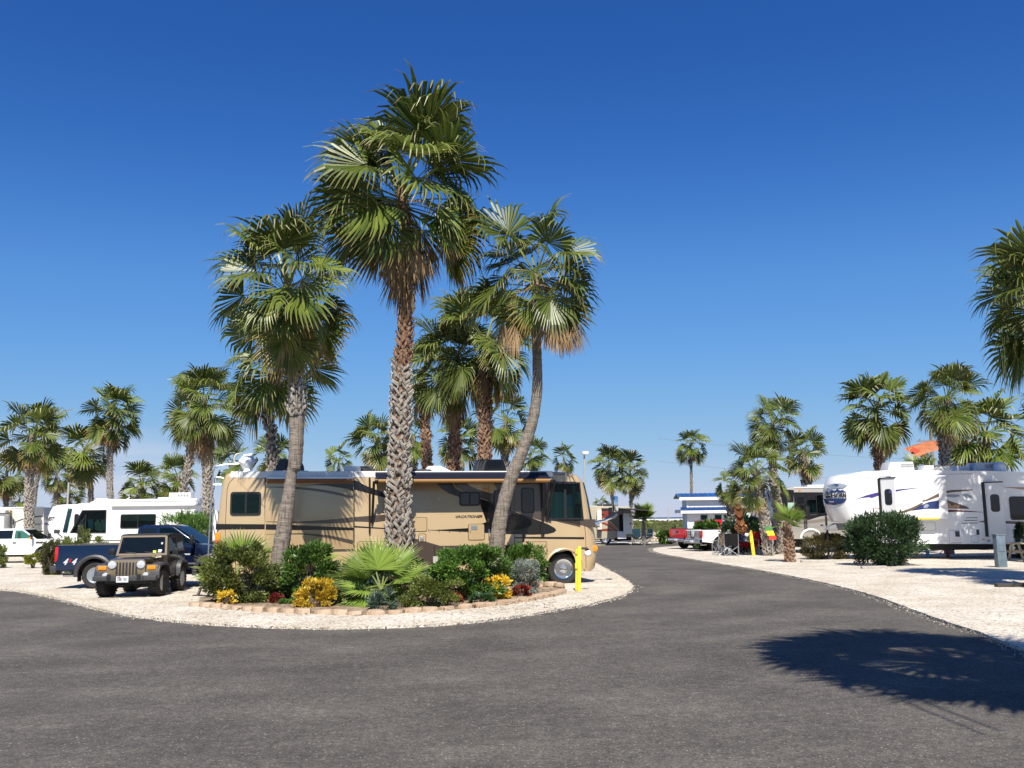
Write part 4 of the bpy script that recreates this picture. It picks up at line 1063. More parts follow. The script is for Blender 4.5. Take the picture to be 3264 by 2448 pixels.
    box('turn_signal', (.06, -.012, p(690, 1711)[1]), (.15, .03, .23), M_AMBER, t, bevel=.012)
    box('tail_light', (.06, -.012, p(690, 1735)[1]), (.15, .03, .25), M_REDL, t, bevel=.012)
    box('side_marker', (p(1548, 1561)[0], -.015, p(1548, 1561)[1]), (.14, .02, .06), M_AMBER, t)
    for (xa, xb, ya, yb) in ((1140, 1285, 1725, 1795), (1290, 1360, 1650, 1694), (1494, 1543, 1671, 1721), (1540, 1555, 1735, 1795), (1642, 1742, 1727, 1797), (1335, 1357, 1702, 1727), (1385, 1490, 1740, 1797)):
        q0 = p(xa, yb); q1 = p(xb, ya)
        dm = M_TAUPE if xa == 1385 else M_TAN
        prism('door_gap', rrect(q0[0] - .014, q1[0] + .014, q0[1] - .014, q1[1] + .014, .05, 3), -.0065, -.0, M_BRONZE, t)
        prism('compartment_door', rrect(q0[0], q1[0], q0[1], q1[1], .04, 3), -.014, -.0, dm, t, bevel=.006, smooth=False)
    q = p(1372, 1685)
    for k in range(5):
        q = p(1366 + 33 * k, 1687 + k * 1.2); tube('hook', [(q[0], -.02, q[1]), (q[0] + .01, -.03, q[1] - .05)], .008, M_BLACK, t, 4)
    for k in range(2):
        q = p(1364 + 34 * k, 1588 + k * 2); tube('hook', [(q[0], -.02, q[1] + .04), (q[0] + .01, -.03, q[1] - .04)], .01, M_WHITE, t, 4)
    q = p(1511, 1682); box('vent_grille', (q[0], -.016, q[1]), (.2, .012, .13), M_ALU, t)
    q = p(1392, 1784); box('vent_grille', (q[0], -.02, q[1]), (.22, .012, .2), mat('grey_vent', (.4, .38, .34), .5), t)
    q = p(1345, 1718); box('outlet_cover', (q[0], -.02, q[1]), (.11, .02, .14), M_ALU, t, bevel=.01)
    a = p(1452, 1651); b = p(1538, 1643)
    text('lettering', 'VACATIONER', .075, M_TAUPE, t, a[0], a[1], -.004, shear=.35, bold=.004, width=b[0] - a[0])
    # mirror: chrome arm and upright head in front of the windshield
    mz = p(1905, 1660)[1]
    mr = tube('mirror_arm', [(L_RV - .1, .05, mz - .05), (L_RV + .12, -.12, mz), (L_RV + .42, -.25, mz + .12), (L_RV + .5, -.27, mz + .2)], .045, M_CHROME, t, 8)
    box('mirror_head', (L_RV + .44, -.27, mz + .5), (.16, .2, .48), M_CHROME, mr, bevel=.05)
    box('mirror_foot', (L_RV - .06, .02, mz - .1), (.16, .12, .2), M_CHROME, mr, bevel=.03)
    # roof kit
    M_ACD = mat('ac_black', (0.03, 0.03, 0.032), 0.5)
    def ac(xa, xb, yt, m, yb=1497, ridge=True, name='air_conditioner', dy=.7):
        q0 = FA.p(xa, yb, dy); q1 = FA.p(xb, yt, dy); x0, x1 = q0[0], q1[0]; z0, z1 = zt, max(q1[1], zt + .2)
        o = prism(name, [(x0, z0), (x1, z0), (x1 - .02, z0 + (z1 - z0) * .5), (x1 - .12, z1), (x0 + .12, z1), (x0 + .02, z0 + (z1 - z0) * .5)], dy, dy + .75, m, t, bevel=.05)
        if ridge: boxes('grille_slat', [((x0 + (x1 - x0) * .35 + (x1 - x0) * .05 * k, dy - .006, (z0 + z1) / 2 + .03), (.018, .012, (z1 - z0) * .5)) for k in range(10)], M_BLACKM, o, kind='stuff')
        return o
    a1_ = ac(877, 971, 1463, M_ACD); box('ac_base', (FA.p(924, 1497, .7)[0], 1.05, zt + .04), (1.05, .85, .05), M_WHITER, a1_)
    ac(1517, 1615, 1464, M_ACD)
    x0 = FA.p(1100, 1495, .6)[0]; x1 = FA.p(1148, 1495, .6)[0]
    prism('roof_vent', [(x0, zt), (x0, zt + .05), (x0 - .05, zt + .2), (x1, zt + .19), (x1 + .05, zt)], .5, 1.1, M_WHITER, t, bevel=.02)
    x0 = FA.p(1147, 1495, .6)[0]; x1 = FA.p(1200, 1495, .6)[0]
    prism('roof_vent', [(x0, zt), (x0, zt + .19), (x0 + .35, zt + .19), (x1, zt)], .5, 1.1, M_ACD, t, bevel=.02)
    x0 = FA.p(1355, 1495, .6)[0]; x1 = FA.p(1445, 1495, .6)[0]
    prism('roof_vent', [(x0, zt), (x0, zt + .05), (x0 + .1, zt + .19), (x0 + .45, zt + .2), (x1, zt)], .5, 1.1, M_WHITER, t, bevel=.02)
    x0 = FA.p(1300, 1495, .6)[0]; x1 = FA.p(1370, 1495, .6)[0]
    prism('roof_vent', [(x0, zt), (x0, zt + .1), (x1, zt + .09), (x1 + .1, zt)], .45, 1.0, M_ACD, t, bevel=.01)
    # satellite dish in its faceted white housing
    cx, cz = FA.p(788, 1472, .9)
    bm = bmesh.new(); bmesh.ops.create_icosphere(bm, subdivisions=1, radius=.25, matrix=Matrix.Translation((cx, .9, cz + .02)) @ Matrix.Rotation(.5, 4, 'Y') @ Matrix.Diagonal((1, .8, 1.05, 1)))
    d = bm_obj('satellite_dish', bm, M_WHITE, t)
    box('dish_foot', (cx, .9, zt + .06), (.22, .3, .14), M_WHITE, d, taper=(.6, .6))
    tube('dish_feed', smooth_path([(cx - .15, .8, cz + .25), (cx - .32, .75, cz + .2), (cx - .36, .75, cz + .02), (cx - .25, .8, cz - .08)], 4), .022, mat('cream_plastic', (.6, .55, .42), .5), d, 6)
    # rear ladder leaning past the corner, its top bent over to the roof
    ld = thing('ladder', 'silver rear ladder hooked over the back of the tan motorhome roof', 'ladder', (RX0.x, RX0.y, 0), local=True, yaw=rv_yaw)
    zl = zt + .22
    for k, dy in enumerate((.35, .8)):
        q = [FA.p(a, b, dy) for a, b in ((663, 1795), (667, 1700), (673, 1600), (679, 1525), (682, 1500), (690, 1487), (720, 1481), (762, 1478))]
        tube('rail', smooth_path([(a, dy, b) for a, b in q], 3), .02, M_ALU, ld, 6)
    for yy in (1545, 1590, 1640, 1690, 1740):
        a = FA.p(664 + (1790 - yy) * .06, yy, .35); b = FA.p(664 + (1790 - yy) * .06, yy, .8)
        tube('rung', [(a[0], .35, a[1]), (b[0], .8, b[1])], .016, M_ALU, ld, 6)
    tube('standoff', [FA.p(680, 1545, .35)[:1] + (.35,) + FA.p(680, 1545, .35)[1:], (.08, .35, FA.p(680, 1545, .35)[1])], .016, M_ALU, ld, 6)
    tube('hand_loop', smooth_path([(FA.p(683, 1560, .5)[0], .5, FA.p(683, 1560, .5)[1]), (FA.p(684, 1528, .5)[0], .5, FA.p(684, 1528, .5)[1]), (FA.p(692, 1521, .5)[0], .5, FA.p(692, 1521, .5)[1]), (.12, .5, FA.p(702, 1524, .5)[1])], 4), .018, M_ALU, ld, 6)
    rear = box('spare_wheel_cover', (-.12, 1.5, 1.9), (.2, .9, .9), M_WHITE, t, bevel=.08)
    box('rear_bumper', (-.05, 1.25, .62), (.2, 2.3, .3), M_TAN, t, bevel=.05)
    return t
motorhome()
# folded tow bar / rack behind the motorhome
def rack():
    o = thing('bicycle_rack', 'dark folded bicycle rack leaning at the rear of the tan motorhome', 'rack', G(660, 1900))
    M = mat('rack_steel', (0.09, 0.085, 0.08), 0.45, .5)
    Y = G(660, 1908).y
    for pts, r in (([(678, 1858), (655, 1862), (640, 1880), (632, 1902), (618, 1908), (616, 1903), (628, 1896), (640, 1870)], .022),
                   ([(690, 1866), (676, 1880), (662, 1898), (650, 1914), (636, 1924)], .03), ([(700, 1868), (688, 1886), (676, 1900), (664, 1912)], .025), ([(694, 1872), (700, 1890), (690, 1905)], .02)):
        q = [W(a, b, Y + .1 * i) for i, (a, b) in enumerate(pts)]
        for v in q: v.z = max(v.z, .05)
        tube('bar', smooth_path(q, 3), r, M, o, 6)
rack()

# ---------------------------------------------------------------- shrubs and the flower bed
def leaves(n, c, rad, size, seed, clumps=28, spread=.22, aspect=.42, up=.35, flat=False, hollow=.55, bottom=-1.0, narrow=1.0, tipv=None):
    """n folded leaves gathered round clump centres on and in an ellipsoid; returns V, F, v, t"""
    rng = np.random.default_rng(seed); c = np.array(c, float); rad = np.array(rad, float)
    d = rng.normal(size=(clumps, 3)); d[:, 2] += .15; d /= np.linalg.norm(d, axis=1)[:, None]
    d = np.sign(d) * np.abs(d) ** .86; d /= (np.abs(d) ** 3.2).sum(1)[:, None] ** (1 / 3.2)
    rr = hollow + (1 - hollow) * rng.random(clumps) ** .5
    cc = d * rr[:, None] * .9
    cc[:, 2] = np.maximum(cc[:, 2], bottom)
    k = rng.integers(0, clumps, n); tone = rng.random(clumps)
    o = rng.normal(size=(n, 3)); o /= np.linalg.norm(o, axis=1)[:, None]; o *= (rng.random(n) ** .45)[:, None] * spread * rng.uniform(.7, 1.3, clumps)[k][:, None]
    P = cc[k] + o; P[:, 2] = np.maximum(P[:, 2], bottom + .02)
    nv = P + o * 1.6; P = P * rad + c
    if bottom > -1: P[:, 2] = np.maximum(P[:, 2], .03)
    ax = nv / (np.linalg.norm(nv, axis=1)[:, None] + 1e-6) + rng.normal(size=(n, 3)) * .55 + np.array([0, 0, up])
    ax /= np.linalg.norm(ax, axis=1)[:, None]
    sd = np.cross(ax, rng.normal(size=(n, 3))); sd /= np.linalg.norm(sd, axis=1)[:, None]; nn = np.cross(ax, sd)
    L = size * rng.uniform(.65, 1.25, n)[:, None]; w = L * aspect * .5
    V = np.stack([P, P + ax * L * .5 + sd * w + nn * w * .35, P + ax * L, P + ax * L * .5 - sd * w + nn * w * .35, P + ax * L * .5], 1)
    F = np.array([[0, 1, 4], [1, 2, 4], [2, 3, 4], [3, 0, 4]])
    F = (F[None] + (np.arange(n) * 5)[:, None, None]).reshape(-1, 3)
    v = np.repeat(np.clip(tone[k] * .6 + rng.random(n) * .5 - .05, 0, 1), 5)
    t = np.tile(np.array([0, .5, 1, .5, .5]), n)
    return V.reshape(-1, 3), F, v, t
def stems(name, c, rad, n, m, parent, seed, r=.012, base_spread=.15):
    rnd = random.Random(seed); L = []
    for i in range(n):
        a = rnd.uniform(0, 6.28); b = Vector((c[0] + math.cos(a) * rad[0] * base_spread * rnd.random(), c[1] + math.sin(a) * rad[1] * base_spread * rnd.random(), 0.0))
        e = Vector((c[0] + math.cos(a) * rad[0] * rnd.uniform(.3, .8), c[1] + math.sin(a) * rad[1] * rnd.uniform(.3, .8), c[2] + rad[2] * rnd.uniform(0, .7)))
        mid = b.lerp(e, .5) + Vector((rnd.uniform(-.05, .05), rnd.uniform(-.05, .05), .1)); L.append(([b, mid, e], [r * 1.4, r, r * .5]))
    bm = bmesh.new()
    for p_, rr_ in L: add_tube(bm, p_, rr_, 5)
    return bm_obj(name, bm, m, parent, smooth=True, kind='stuff')
M_TWIG = mat('twig', (0.12, 0.085, 0.06), 0.85)
L_GREEN = leaf_mat('leaf_green', (0.028, 0.07, 0.010), (0.12, 0.22, 0.035), None, .42, .25)
L_OLIVE = leaf_mat('leaf_olive', (0.045, 0.07, 0.012), (0.19, 0.22, 0.04), None, .45, .25)
L_DARK = leaf_mat('leaf_dark', (0.014, 0.038, 0.012), (0.05, 0.10, 0.028), None, .4, .15)
L_YEL = leaf_mat('croton_yellow', (0.48, 0.27, 0.015), (0.95, 0.70, 0.06), None, .4, .3)
L_RED = leaf_mat('croton_red', (0.07, 0.012, 0.010), (0.26, 0.03, 0.014), None, .4, .2)
L_SAGE = leaf_mat('sage_grey', (0.15, 0.18, 0.14), (0.32, 0.36, 0.30), None, .7, .2)
L_BRN = leaf_mat('leaf_redbrown', (0.035, 0.05, 0.014), (0.16, 0.12, 0.04), None, .45, .25)
L_OLE = leaf_mat('oleander', (0.014, 0.038, 0.014), (0.05, 0.095, 0.03), None, .35, .15)
def shrub(name, label, cat, x0, x1, ytop, ybase, m, n, size, seed, depth=None, group='plants in the flower bed', Y=None, parent=None, extra=None, asp=.42, clumps=28, spread=.24, up=.35, low=-.97, nstem=8, zoff=0):
    xc = (x0 + x1) / 2; g = G(xc, ybase); Yc = Y or g.y + .3
    a = W(x0, (ytop + ybase) / 2, Yc); b = W(x1, (ytop + ybase) / 2, Yc); ht = W(xc, ytop, Yc).z; cx = (a.x + b.x) / 2; rx = (b.x - a.x) / 2; ry = depth or rx * .8
    zlo = .0; cz = (ht + zlo) / 2; rz = (ht - zlo) / 2
    t = thing(name, label, cat, (cx, Yc, 0), group)
    n = int(n * 1.6); V, F, v, tt = leaves(n, (cx, Yc, cz), (rx, ry, rz), size, seed, aspect=asp, clumps=clumps, spread=spread, up=up, bottom=low)
    V = V - np.array([cx, Yc, 0]); link('foliage', np_mesh('foliage', V, F, [m], {'v': v, 't': tt}), t, 'stuff')
    if nstem: stems('stem', (cx, Yc, cz), (rx, ry, rz), nstem, M_TWIG, t, seed, r=.014)
    if extra:
        for (em, en, es, nm) in extra:
            V, F, v, tt = leaves(en, (cx, Yc, cz), (rx * 1.02, ry * 1.02, rz * 1.02), es, seed + 5, aspect=.6, clumps=max(6, en // 12), spread=.10, hollow=.85)
            V = V - np.array([cx, Yc, 0]); link(nm, np_mesh(nm, V, F, [em], {'v': v, 't': tt}), t, 'stuff')
    return t
# the bed's soil inside its edging
E_front = [(628, 1938), (690, 1944), (749, 1950), (831, 1957), (941, 1962), (1050, 1964), (1148, 1967), (1250, 1964), (1367, 1955), (1500, 1945), (1618, 1932), (1700, 1918), (1760, 1906), (1806, 1893)]
E_back = [(1800, 1886), (1760, 1882), (1718, 1880)]
ef = [G(a, b).xy for a, b in E_front]; eb = [G(a, b).xy for a, b in E_back]
SOIL = [tuple(p) for p in smooth_path(ef, 3)] + [tuple(p) for p in eb] + [tuple(FA.o.xy + FA.u.xy * 6.5 - FA.n.xy * .5), tuple(FA.o.xy + FA.u.xy * 1.2 - FA.n.xy * .5)] + [tuple(G(640, 1915).xy)]
sheet('flower_bed_soil', SOIL, 0.10, M_SOIL, drop=.08)
edg = thing('flower_bed_edging', 'low curved edging of tan scalloped blocks round the flower bed', 'edging', (*ef[0], 0.04))
M_BLK = mat('edging_block', (0.34, 0.235, 0.15), 0.95, col2=(0.50, 0.38, 0.27), scale=5, bump=.8, bscale=45)
def block_mesh(seed):
    rnd = random.Random(seed); bm = bmesh.new()
    w, d, h = rnd.choice((.36, .42, .47)), .20, .09
    pts = [(-w / 2, -d / 2 + .04), (-w / 4, -d / 2), (0, -d / 2 - .012), (w / 4, -d / 2), (w / 2, -d / 2 + .04), (w / 2 - .04, d / 2), (-w / 2 + .04, d / 2)]
    lo = [bm.verts.new((x, y, 0)) for x, y in pts]; hi = [bm.verts.new((x * rnd.uniform(.88, .98), y * rnd.uniform(.85, .97), h + rnd.uniform(-.018, .018))) for x, y in pts]
    bm.faces.new(lo[::-1]); f = bm.faces.new(hi); n = len(pts)
    for i in range(n): bm.faces.new((lo[i], lo[(i + 1) % n], hi[(i + 1) % n], hi[i]))
    bmesh.ops.bevel(bm, geom=list(f.edges), offset=.014, segments=1, affect='EDGES')
    bmesh.ops.recalc_face_normals(bm, faces=bm.faces)
    me = bpy.data.meshes.new('block'); bm.to_mesh(me); bm.free(); me.materials.append(M_BLK); return me
BLK = [block_mesh(i) for i in range(4)]
def lay(path, layers=1, seed=1, start=0.0):
    rnd = random.Random(seed); P = [Vector((p[0], p[1])) for p in path]; acc = start; i = 0; pos = P[0].copy(); out = []
    tot = sum((b - a).length for a, b in zip(P[:-1], P[1:])); s = start
    while s < tot - .2:
        q = s; 
        for a, b in zip(P[:-1], P[1:]):
            l = (b - a).length
            if q <= l: out.append((a.lerp(b, q / l), math.atan2((b - a).y, (b - a).x))); break
            q -= l
        s += .415
    for (q, ang) in out:
        for L in range(layers):
            o = bpy.data.objects.new('block', BLK[rnd.randrange(4)]); COL.objects.link(o); o.parent = edg
            j = rnd.uniform(-.03, .03)
            o.location = Vector((q.x + j, q.y + rnd.uniform(-.03, .03), .045 + .093 * L)) - edg.location
            o.rotation_euler = (rnd.uniform(-.09, .09), rnd.uniform(-.07, .07), ang + rnd.uniform(-.22, .22)); o.scale = (rnd.uniform(.9, 1.03), 1, rnd.uniform(.85, 1.15))
sp_ = [tuple(p) for p in smooth_path(ef, 4)]
lay(sp_, 1, 2)
lay([tuple(p) for p in eb][::-1], 2, 3)
lay([(p[0], p[1] + .03) for p in sp_[-18:]], 1, 9, .1)
# planting, left to right
shrub('shrub', 'big olive green shrub at the left end of the flower bed', 'shrub', 650, 880, 1735, 1935, L_OLIVE, 6500, .10, 1, clumps=60, spread=.22, extra=[(L_RED, 60, .06, 'red_flower')])
shrub('croton', 'low yellow leaved shrub at the left foot of the big olive shrub', 'shrub', 690, 750, 1885, 1940, L_YEL, 240, .09, 2, Y=G(720, 1942).y + .1)
shrub('shrub', 'mid green shrub between the left palm and the yellow mound', 'shrub', 905, 1075, 1735, 1930, L_GREEN, 4200, .11, 3, clumps=50)
shrub('croton', 'rounded bright yellow croton mound at the front of the bed', 'shrub', 938, 1068, 1850, 1950, L_YEL, 1700, .09, 4, clumps=40, spread=.2, low=-.9)
shrub('croton', 'small dark red leaved plant at the left palm foot', 'shrub', 862, 905, 1895, 1938, L_RED, 320, .09, 5)
shrub('shrub', 'low green tuft right of the red plant at the front of the bed', 'shrub', 892, 930, 1915, 1942, L_GREEN, 260, .08, 6)
shrub('shrub', 'low spreading olive shrub right of the big fan leaves', 'shrub', 1295, 1470, 1838, 1950, L_OLIVE, 3800, .07, 7, clumps=50)
shrub('shrub', 'large glossy green rounded shrub left of the bending palm', 'shrub', 1375, 1625, 1742, 1940, L_GREEN, 8500, .11, 8, clumps=80, spread=.17, Y=G(1500, 1925).y + .3)
shrub('shrub', 'green shrub behind the bending palm trunk near the motorhome wheel', 'shrub', 1595, 1745, 1742, 1880, L_GREEN, 4200, .11, 9, clumps=50)
shrub('croton', 'upright yellow croton in front of the bending palm', 'shrub', 1548, 1628, 1838, 1925, L_YEL, 800, .10, 10, clumps=18, low=-.5)
shrub('croton', 'red leaved croton right of the upright yellow one', 'shrub', 1632, 1690, 1868, 1915, L_RED, 600, .09, 11)
shrub('croton', 'small red plant at the right foot of the grey sage', 'shrub', 1690, 1714, 1862, 1890, L_RED, 220, .08, 12)
shrub('croton', 'red and orange plant at the front right of the olive spreading shrub', 'shrub', 1435, 1470, 1893, 1938, L_RED, 260, .08, 13)
shrub('sage_bush', 'grey leaved sage bush with bare twigs right of the bending palm', 'shrub', 1622, 1728, 1788, 1905, L_SAGE, 3600, .06, 14, clumps=40)
shrub('shrub', 'low dark green tuft at the foot of the glossy shrub', 'shrub', 1500, 1575, 1895, 1940, L_DARK, 700, .09, 15)
shrub('shrub', 'dark green filler shrub behind the big fan leaves', 'shrub', 1060, 1390, 1770, 1915, L_DARK, 4200, .11, 16, clumps=50)
shrub('agave_tuft', 'blue grey spiky tuft under the big fan leaves', 'shrub', 1182, 1250, 1890, 1962, leaf_mat('agave_blue', (.05, .09, .06), (.13, .19, .14), None, .5, .1), 260, .2, 17, asp=.14, clumps=8, nstem=0)
shrub('shrub', 'low green filler between the yellow mound and the big fan leaves', 'shrub', 1060, 1180, 1868, 1945, L_DARK, 900, .09, 18)
shrub('shrub', 'sparse olive ground plant between the grey tuft and the spreading shrub', 'shrub', 1240, 1320, 1905, 1955, L_OLIVE, 500, .06, 19)
shrub('shrub', 'dark green plant behind the red plant at the left palm foot', 'shrub', 845, 935, 1820, 1925, L_DARK, 1600, .10, 20)
# young fan palms in the bed
def fan(label, px, py, Y, rpx, n, seed, els, name='young_fan_palm', az0=0, fr=FRY, mats=None, offs=None, group='young fan palms in the flower bed'):
    rng = random.Random(seed); c = W(px, py, Y); t = thing(name, label, 'palm', (c.x, c.y, 0), group); sc = rpx * Y / FPX
    bm = bmesh.new(); add_tube(bm, [(c.x, c.y, 0), (c.x, c.y, max(.12, c.z - .05))], [.12, .09], 9); bm_obj('trunk', bm, M_TRK_BRN, t, smooth=True)
    for i in range(n):
        el, az = els[i % len(els)]; eb = min(sorted({k[0] for k in fr}), key=lambda e: abs(e - el)); o = bpy.data.objects.new('frond', fr[(eb, rng.randrange(2))]); COL.objects.link(o); o.parent = t
        s = sc * rng.uniform(.9, 1.1)
        o.matrix_local = Matrix.Translation((0, 0, c.z)) @ Matrix.Rotation(R(az), 4, 'Z') @ Matrix.Rotation(R(eb - el), 4, 'Y') @ Matrix.Rotation(rng.uniform(-.4, .4), 4, 'X') @ Matrix.Diagonal((s, s, s, 1))
    return t
# azimuths: 0 right, 90 away, 180 left, 270 towards the camera
fan('big young fan palm with wide bright fans in the middle of the bed', 1215, 1880, G(1215, 1935).y, 185, 13, 3,
    [(80, 95), (62, 140), (56, 50), (40, 165), (38, 18), (25, 195), (-8, 250), (-22, 285), (10, 230), (20, 320), (70, 120), (48, 90), (5, 178)])
fan('young fan palm rising out of the big olive shrub', 752, 1835, G(748, 1925).y + .9, 155, 9, 5,
    [(80, 100), (66, 140), (60, 50), (30, 180), (18, 170), (45, 15), (50, 90), (20, 350), (10, 185)])
fan('small yellow green fan palm between left palm and motorhome', 1010, 1810, G(1010, 1895).y, 85, 6, 6, [(80, 90), (62, 60), (60, 130), (40, 20), (50, 90), (35, 160)])
# ---------------------------------------------------------------- cars
M_NAVY = mat('navy_paint', (0.005, 0.010, 0.032), 0.15, 0.2, coat=1.0)
M_WPAINT = mat('white_paint', (0.8, 0.8, 0.79), 0.2, coat=0.8)
M_REDP = mat('red_paint', (0.52, 0.012, 0.012), 0.18, coat=0.9)
M_KHAKI = mat('khaki_paint', (0.22, 0.172, 0.108), 0.25, 0.2, coat=0.8)
M_KHAKI_SHADED = mat('khaki_paint_shaded', (0.055, 0.045, 0.034), 0.2, 0.3, coat=0.9)  # same khaki; shade and dark reflections painted into the hood and tub colour
M_FLARE = mat('grey_flare', (0.045, 0.045, 0.048), 0.5)
M_CANVAS = mat('black_canvas', (0.022, 0.021, 0.02), 0.85, bump=.3, bscale=20)
M_HEADL = mat('headlight_lens', (0.62, 0.65, 0.68), 0.06, .3, coat=1)
M_SEAT = mat('seat_cloth', (0.35, 0.32, 0.24), 0.9)
def arc(cx, cz, r, a0, a1, n=9):
    return [(cx + r * math.cos(R(a0 + (a1 - a0) * i / n)), cz + r * math.sin(R(a0 + (a1 - a0) * i / n))) for i in range(n + 1)]
def pickup(name, label, loc, yaw, s, paint, crew=True, flip=False, flares=None, marks=None, group=None, long=0.0, tail_open=False, mirror=True, flare_m=None, bed_load=None):
    """local: x forward from the rear bumper, right-hand side is y=0 facing -y; rear at x=0."""
    t = thing(name, label, 'pickup truck', (loc[0], loc[1], 0.045), group, local=True, yaw=yaw)
    t.scale = (s, s, s)
    Lb = 2.0 + long; Lc = 1.95 if not crew else 2.35; Wd = 1.98; x_c0 = .12 + Lb; x_c1 = x_c0 + Lc; x_f = x_c1 + 1.35
    rw = 1.18 + long * .4; fw = x_f - .85 - .0; r = .40; ar = .52
    low = .46; belt = 1.30
    # lower body: bed sides + cab lower + hood as one painted shell with wheel arches
    o = [(0.12, low + .12), (.10, belt), (x_c1 - .05, belt + .0), (x_c1 + .15, belt - .02), (x_f - .25, belt - .1), (x_f, belt - .22), (x_f + .03, low + .1)] 
    o += [(fw + ar, low)] + arc(fw, .42, ar, 5, 175) + [(fw - ar, low)] + [(rw + ar, low)] + arc(rw, .42, ar, 5, 175) + [(rw - ar, low + .05)]
    def bx(co):
        y = co.y; z = co.z
        k = max(0, (z - .9)) * .10
        return Vector((co.x, y + (k if y < Wd / 2 else -k), z))
    body_pts = o
    # bed is hollow: two side walls, floor, front wall, tailgate
    xs = x_c0 - .02
    bed = [(.12, low + .12), (.10, belt), (xs, belt), (xs, low)] + [(rw + ar, low)] + arc(rw, .42, ar, 5, 175) + [(rw - ar, low + .05)]
    prism('bed_side', bed, 0.0, .09, paint, t, bevel=.025, xf=bx); prism('bed_side', bed, Wd - .09, Wd, paint, t, bevel=.025, xf=bx)
    box('bed_floor', ((.12 + xs) / 2, Wd / 2, .78), (xs - .15, Wd - .2, .06), M_BLACKM, t); box('bed_floor', (xs - .02, Wd / 2, 1.0), (.05, Wd - .2, .55), paint, t)
    tubes('bed_rail', [([(.14, .09, belt + .01), (xs, .09, belt + .01)], .028), ([(.14, Wd - .09, belt + .01), (xs, Wd - .09, belt + .01)], .028)], M_BLACK, t)
    tg = box('tailgate', (.12, Wd / 2, 1.0), (.07, Wd - .34, .56), paint, t, bevel=.02)
    box('handle', (.075, Wd / 2, 1.14), (.03, .26, .09), M_BLACK, tg)
    for yy in (.10, Wd - .10):
        tl = box('tail_light', (.115, yy, 1.04), (.11, .17, .46), M_REDL, t, bevel=.03)
    front = [(x_c0, low), (x_c0, belt + .02), (x_c1, belt + .02), (x_c1 + .15, belt - .01), (x_f - .22, belt - .1), (x_f - .02, belt - .2), (x_f + .03, low + .1), (fw + ar, low)] + arc(fw, .42, ar, 5, 175) + [(fw - ar, low)]
    prism('body', front, 0.0, Wd, paint, t, bevel=.05, xf=bx, seg=3)
    # cab greenhouse
    cab = [(x_c0 + .03, belt - .02), (x_c0 + .07, 1.84), (x_c0 + .2, 1.90), (x_c1 - .95, 1.90), (x_c1 - .78, 1.86), (x_c1 + .08, belt - .03)]
    def tp(co):
        k = max(0, (co.z - belt)) * .26 + .1
        return Vector((co.x, co.y + (k if co.y < Wd / 2 else -k), co.z))
    cabo = prism('cab', cab, .0, Wd, paint, t, bevel=.05, xf=tp, seg=3)
    def pane(pts, side=0, m=M_DGLASS, name='side_window'):
        y0 = -.008 if side == 0 else Wd + .008
        return prism(name, pts, y0, y0 + (.006 if side == 0 else -.006), m, t, xf=lambda c: Vector((c.x, c.y + ((max(0, (c.z - belt)) * .26 + .1) if side == 0 else -(max(0, (c.z - belt)) * .26 + .1)), c.z)))
    for sd in (0, 1):
        zt = 1.80; zb = belt + .04
        if crew:
            xm = x_c0 + 1.12
            pane([(x_c0 + .16, zb), (x_c0 + .2, zt), (xm - .06, zt), (xm - .06, zb)], sd)
            pane([(xm + .06, zb), (xm + .06, zt), (x_c1 - .82, zt), (x_c1 - .58, zt - .14), (x_c1 - .1, zb)], sd, M_GLASS)
            prism('seat_back', [(xm + .25, zb), (xm + .2, zt - .1), (xm + .35, zt - .12), (xm + .42, zb)], (-.0015 if sd == 0 else Wd + .0015), (-.001 if sd == 0 else Wd + .001), M_SEAT, t, xf=tp) 
        else:
            pane([(x_c0 + .12, zb), (x_c0 + .16, zt), (x_c0 + .62, zt), (x_c0 + .62, zb)], sd)
            pane([(x_c0 + .74, zb), (x_c0 + .74, zt), (x_c1 - .85, zt), (x_c1 - .6, zt - .13), (x_c1 - .08, zb)], sd, M_GLASS)
    # windscreen and rear window sit on the sloped ends
    nx, nz = (.57), (.86)
    bm = bmesh.new()
    a = Vector((x_c1 - .74, 0, 1.83)); b = Vector((x_c1 + .05, 0, belt + .02)); off = Vector((.55, 0, .83)) * .014
    v = [bm.verts.new(q) for q in (a + off + Vector((0, .30, 0)), a + off + Vector((0, Wd - .30, 0)), b + off + Vector((0, Wd - .16, 0)), b + off + Vector((0, .16, 0)))]
    bm.faces.new(v); bmesh.ops.solidify(bm, geom=bm.faces[:], thickness=.006); bm_obj('windscreen', bm, M_DGLASS, t)
    box('rear_window', (x_c0 + .028, Wd / 2, 1.60), (.03, Wd - .75, .34), M_DGLASS, t)
    # seams, handles
    xm = x_c0 + (1.12 if crew else .68)
    seams = [[(x_c0 + .02, -.004, low + .05), (x_c0 + .02, -.004, .9), (x_c0 + .02, .035, belt)], [(xm, -.003, low + .05), (xm, -.003, .9), (xm, .035, belt)], [(x_c1 - .04, -.003, low + .1), (x_c1 - .04, -.003, .9), (x_c1 - .04, .035, belt)]]
    tubes('door_seam', [(q, .006) for q in seams], M_BLACKM, t, 4)
    box('door_handle', (xm + .16 if not crew else xm + .13, .012, 1.12), (.17, .04, .06), M_BLACK if paint is not M_REDP else paint, t, bevel=.01)
    if crew: box('door_handle', (x_c0 + .16, .012, 1.12), (.17, .04, .06), M_BLACK, t, bevel=.01)
    if mirror:
        for sd in (0, 1):
            sg = -1 if sd == 0 else 1; y0 = 0 if sd == 0 else Wd
            mi = box('side_mirror', (x_c1 - .12, y0 + sg * .16, 1.44), (.12, .22, .30), M_BLACK, t, bevel=.04)
            tube('mirror_arm', [(x_c1 - .12, y0 - sg * .05, 1.33), (x_c1 - .12, y0 + sg * .14, 1.36)], .025, M_BLACK, mi)
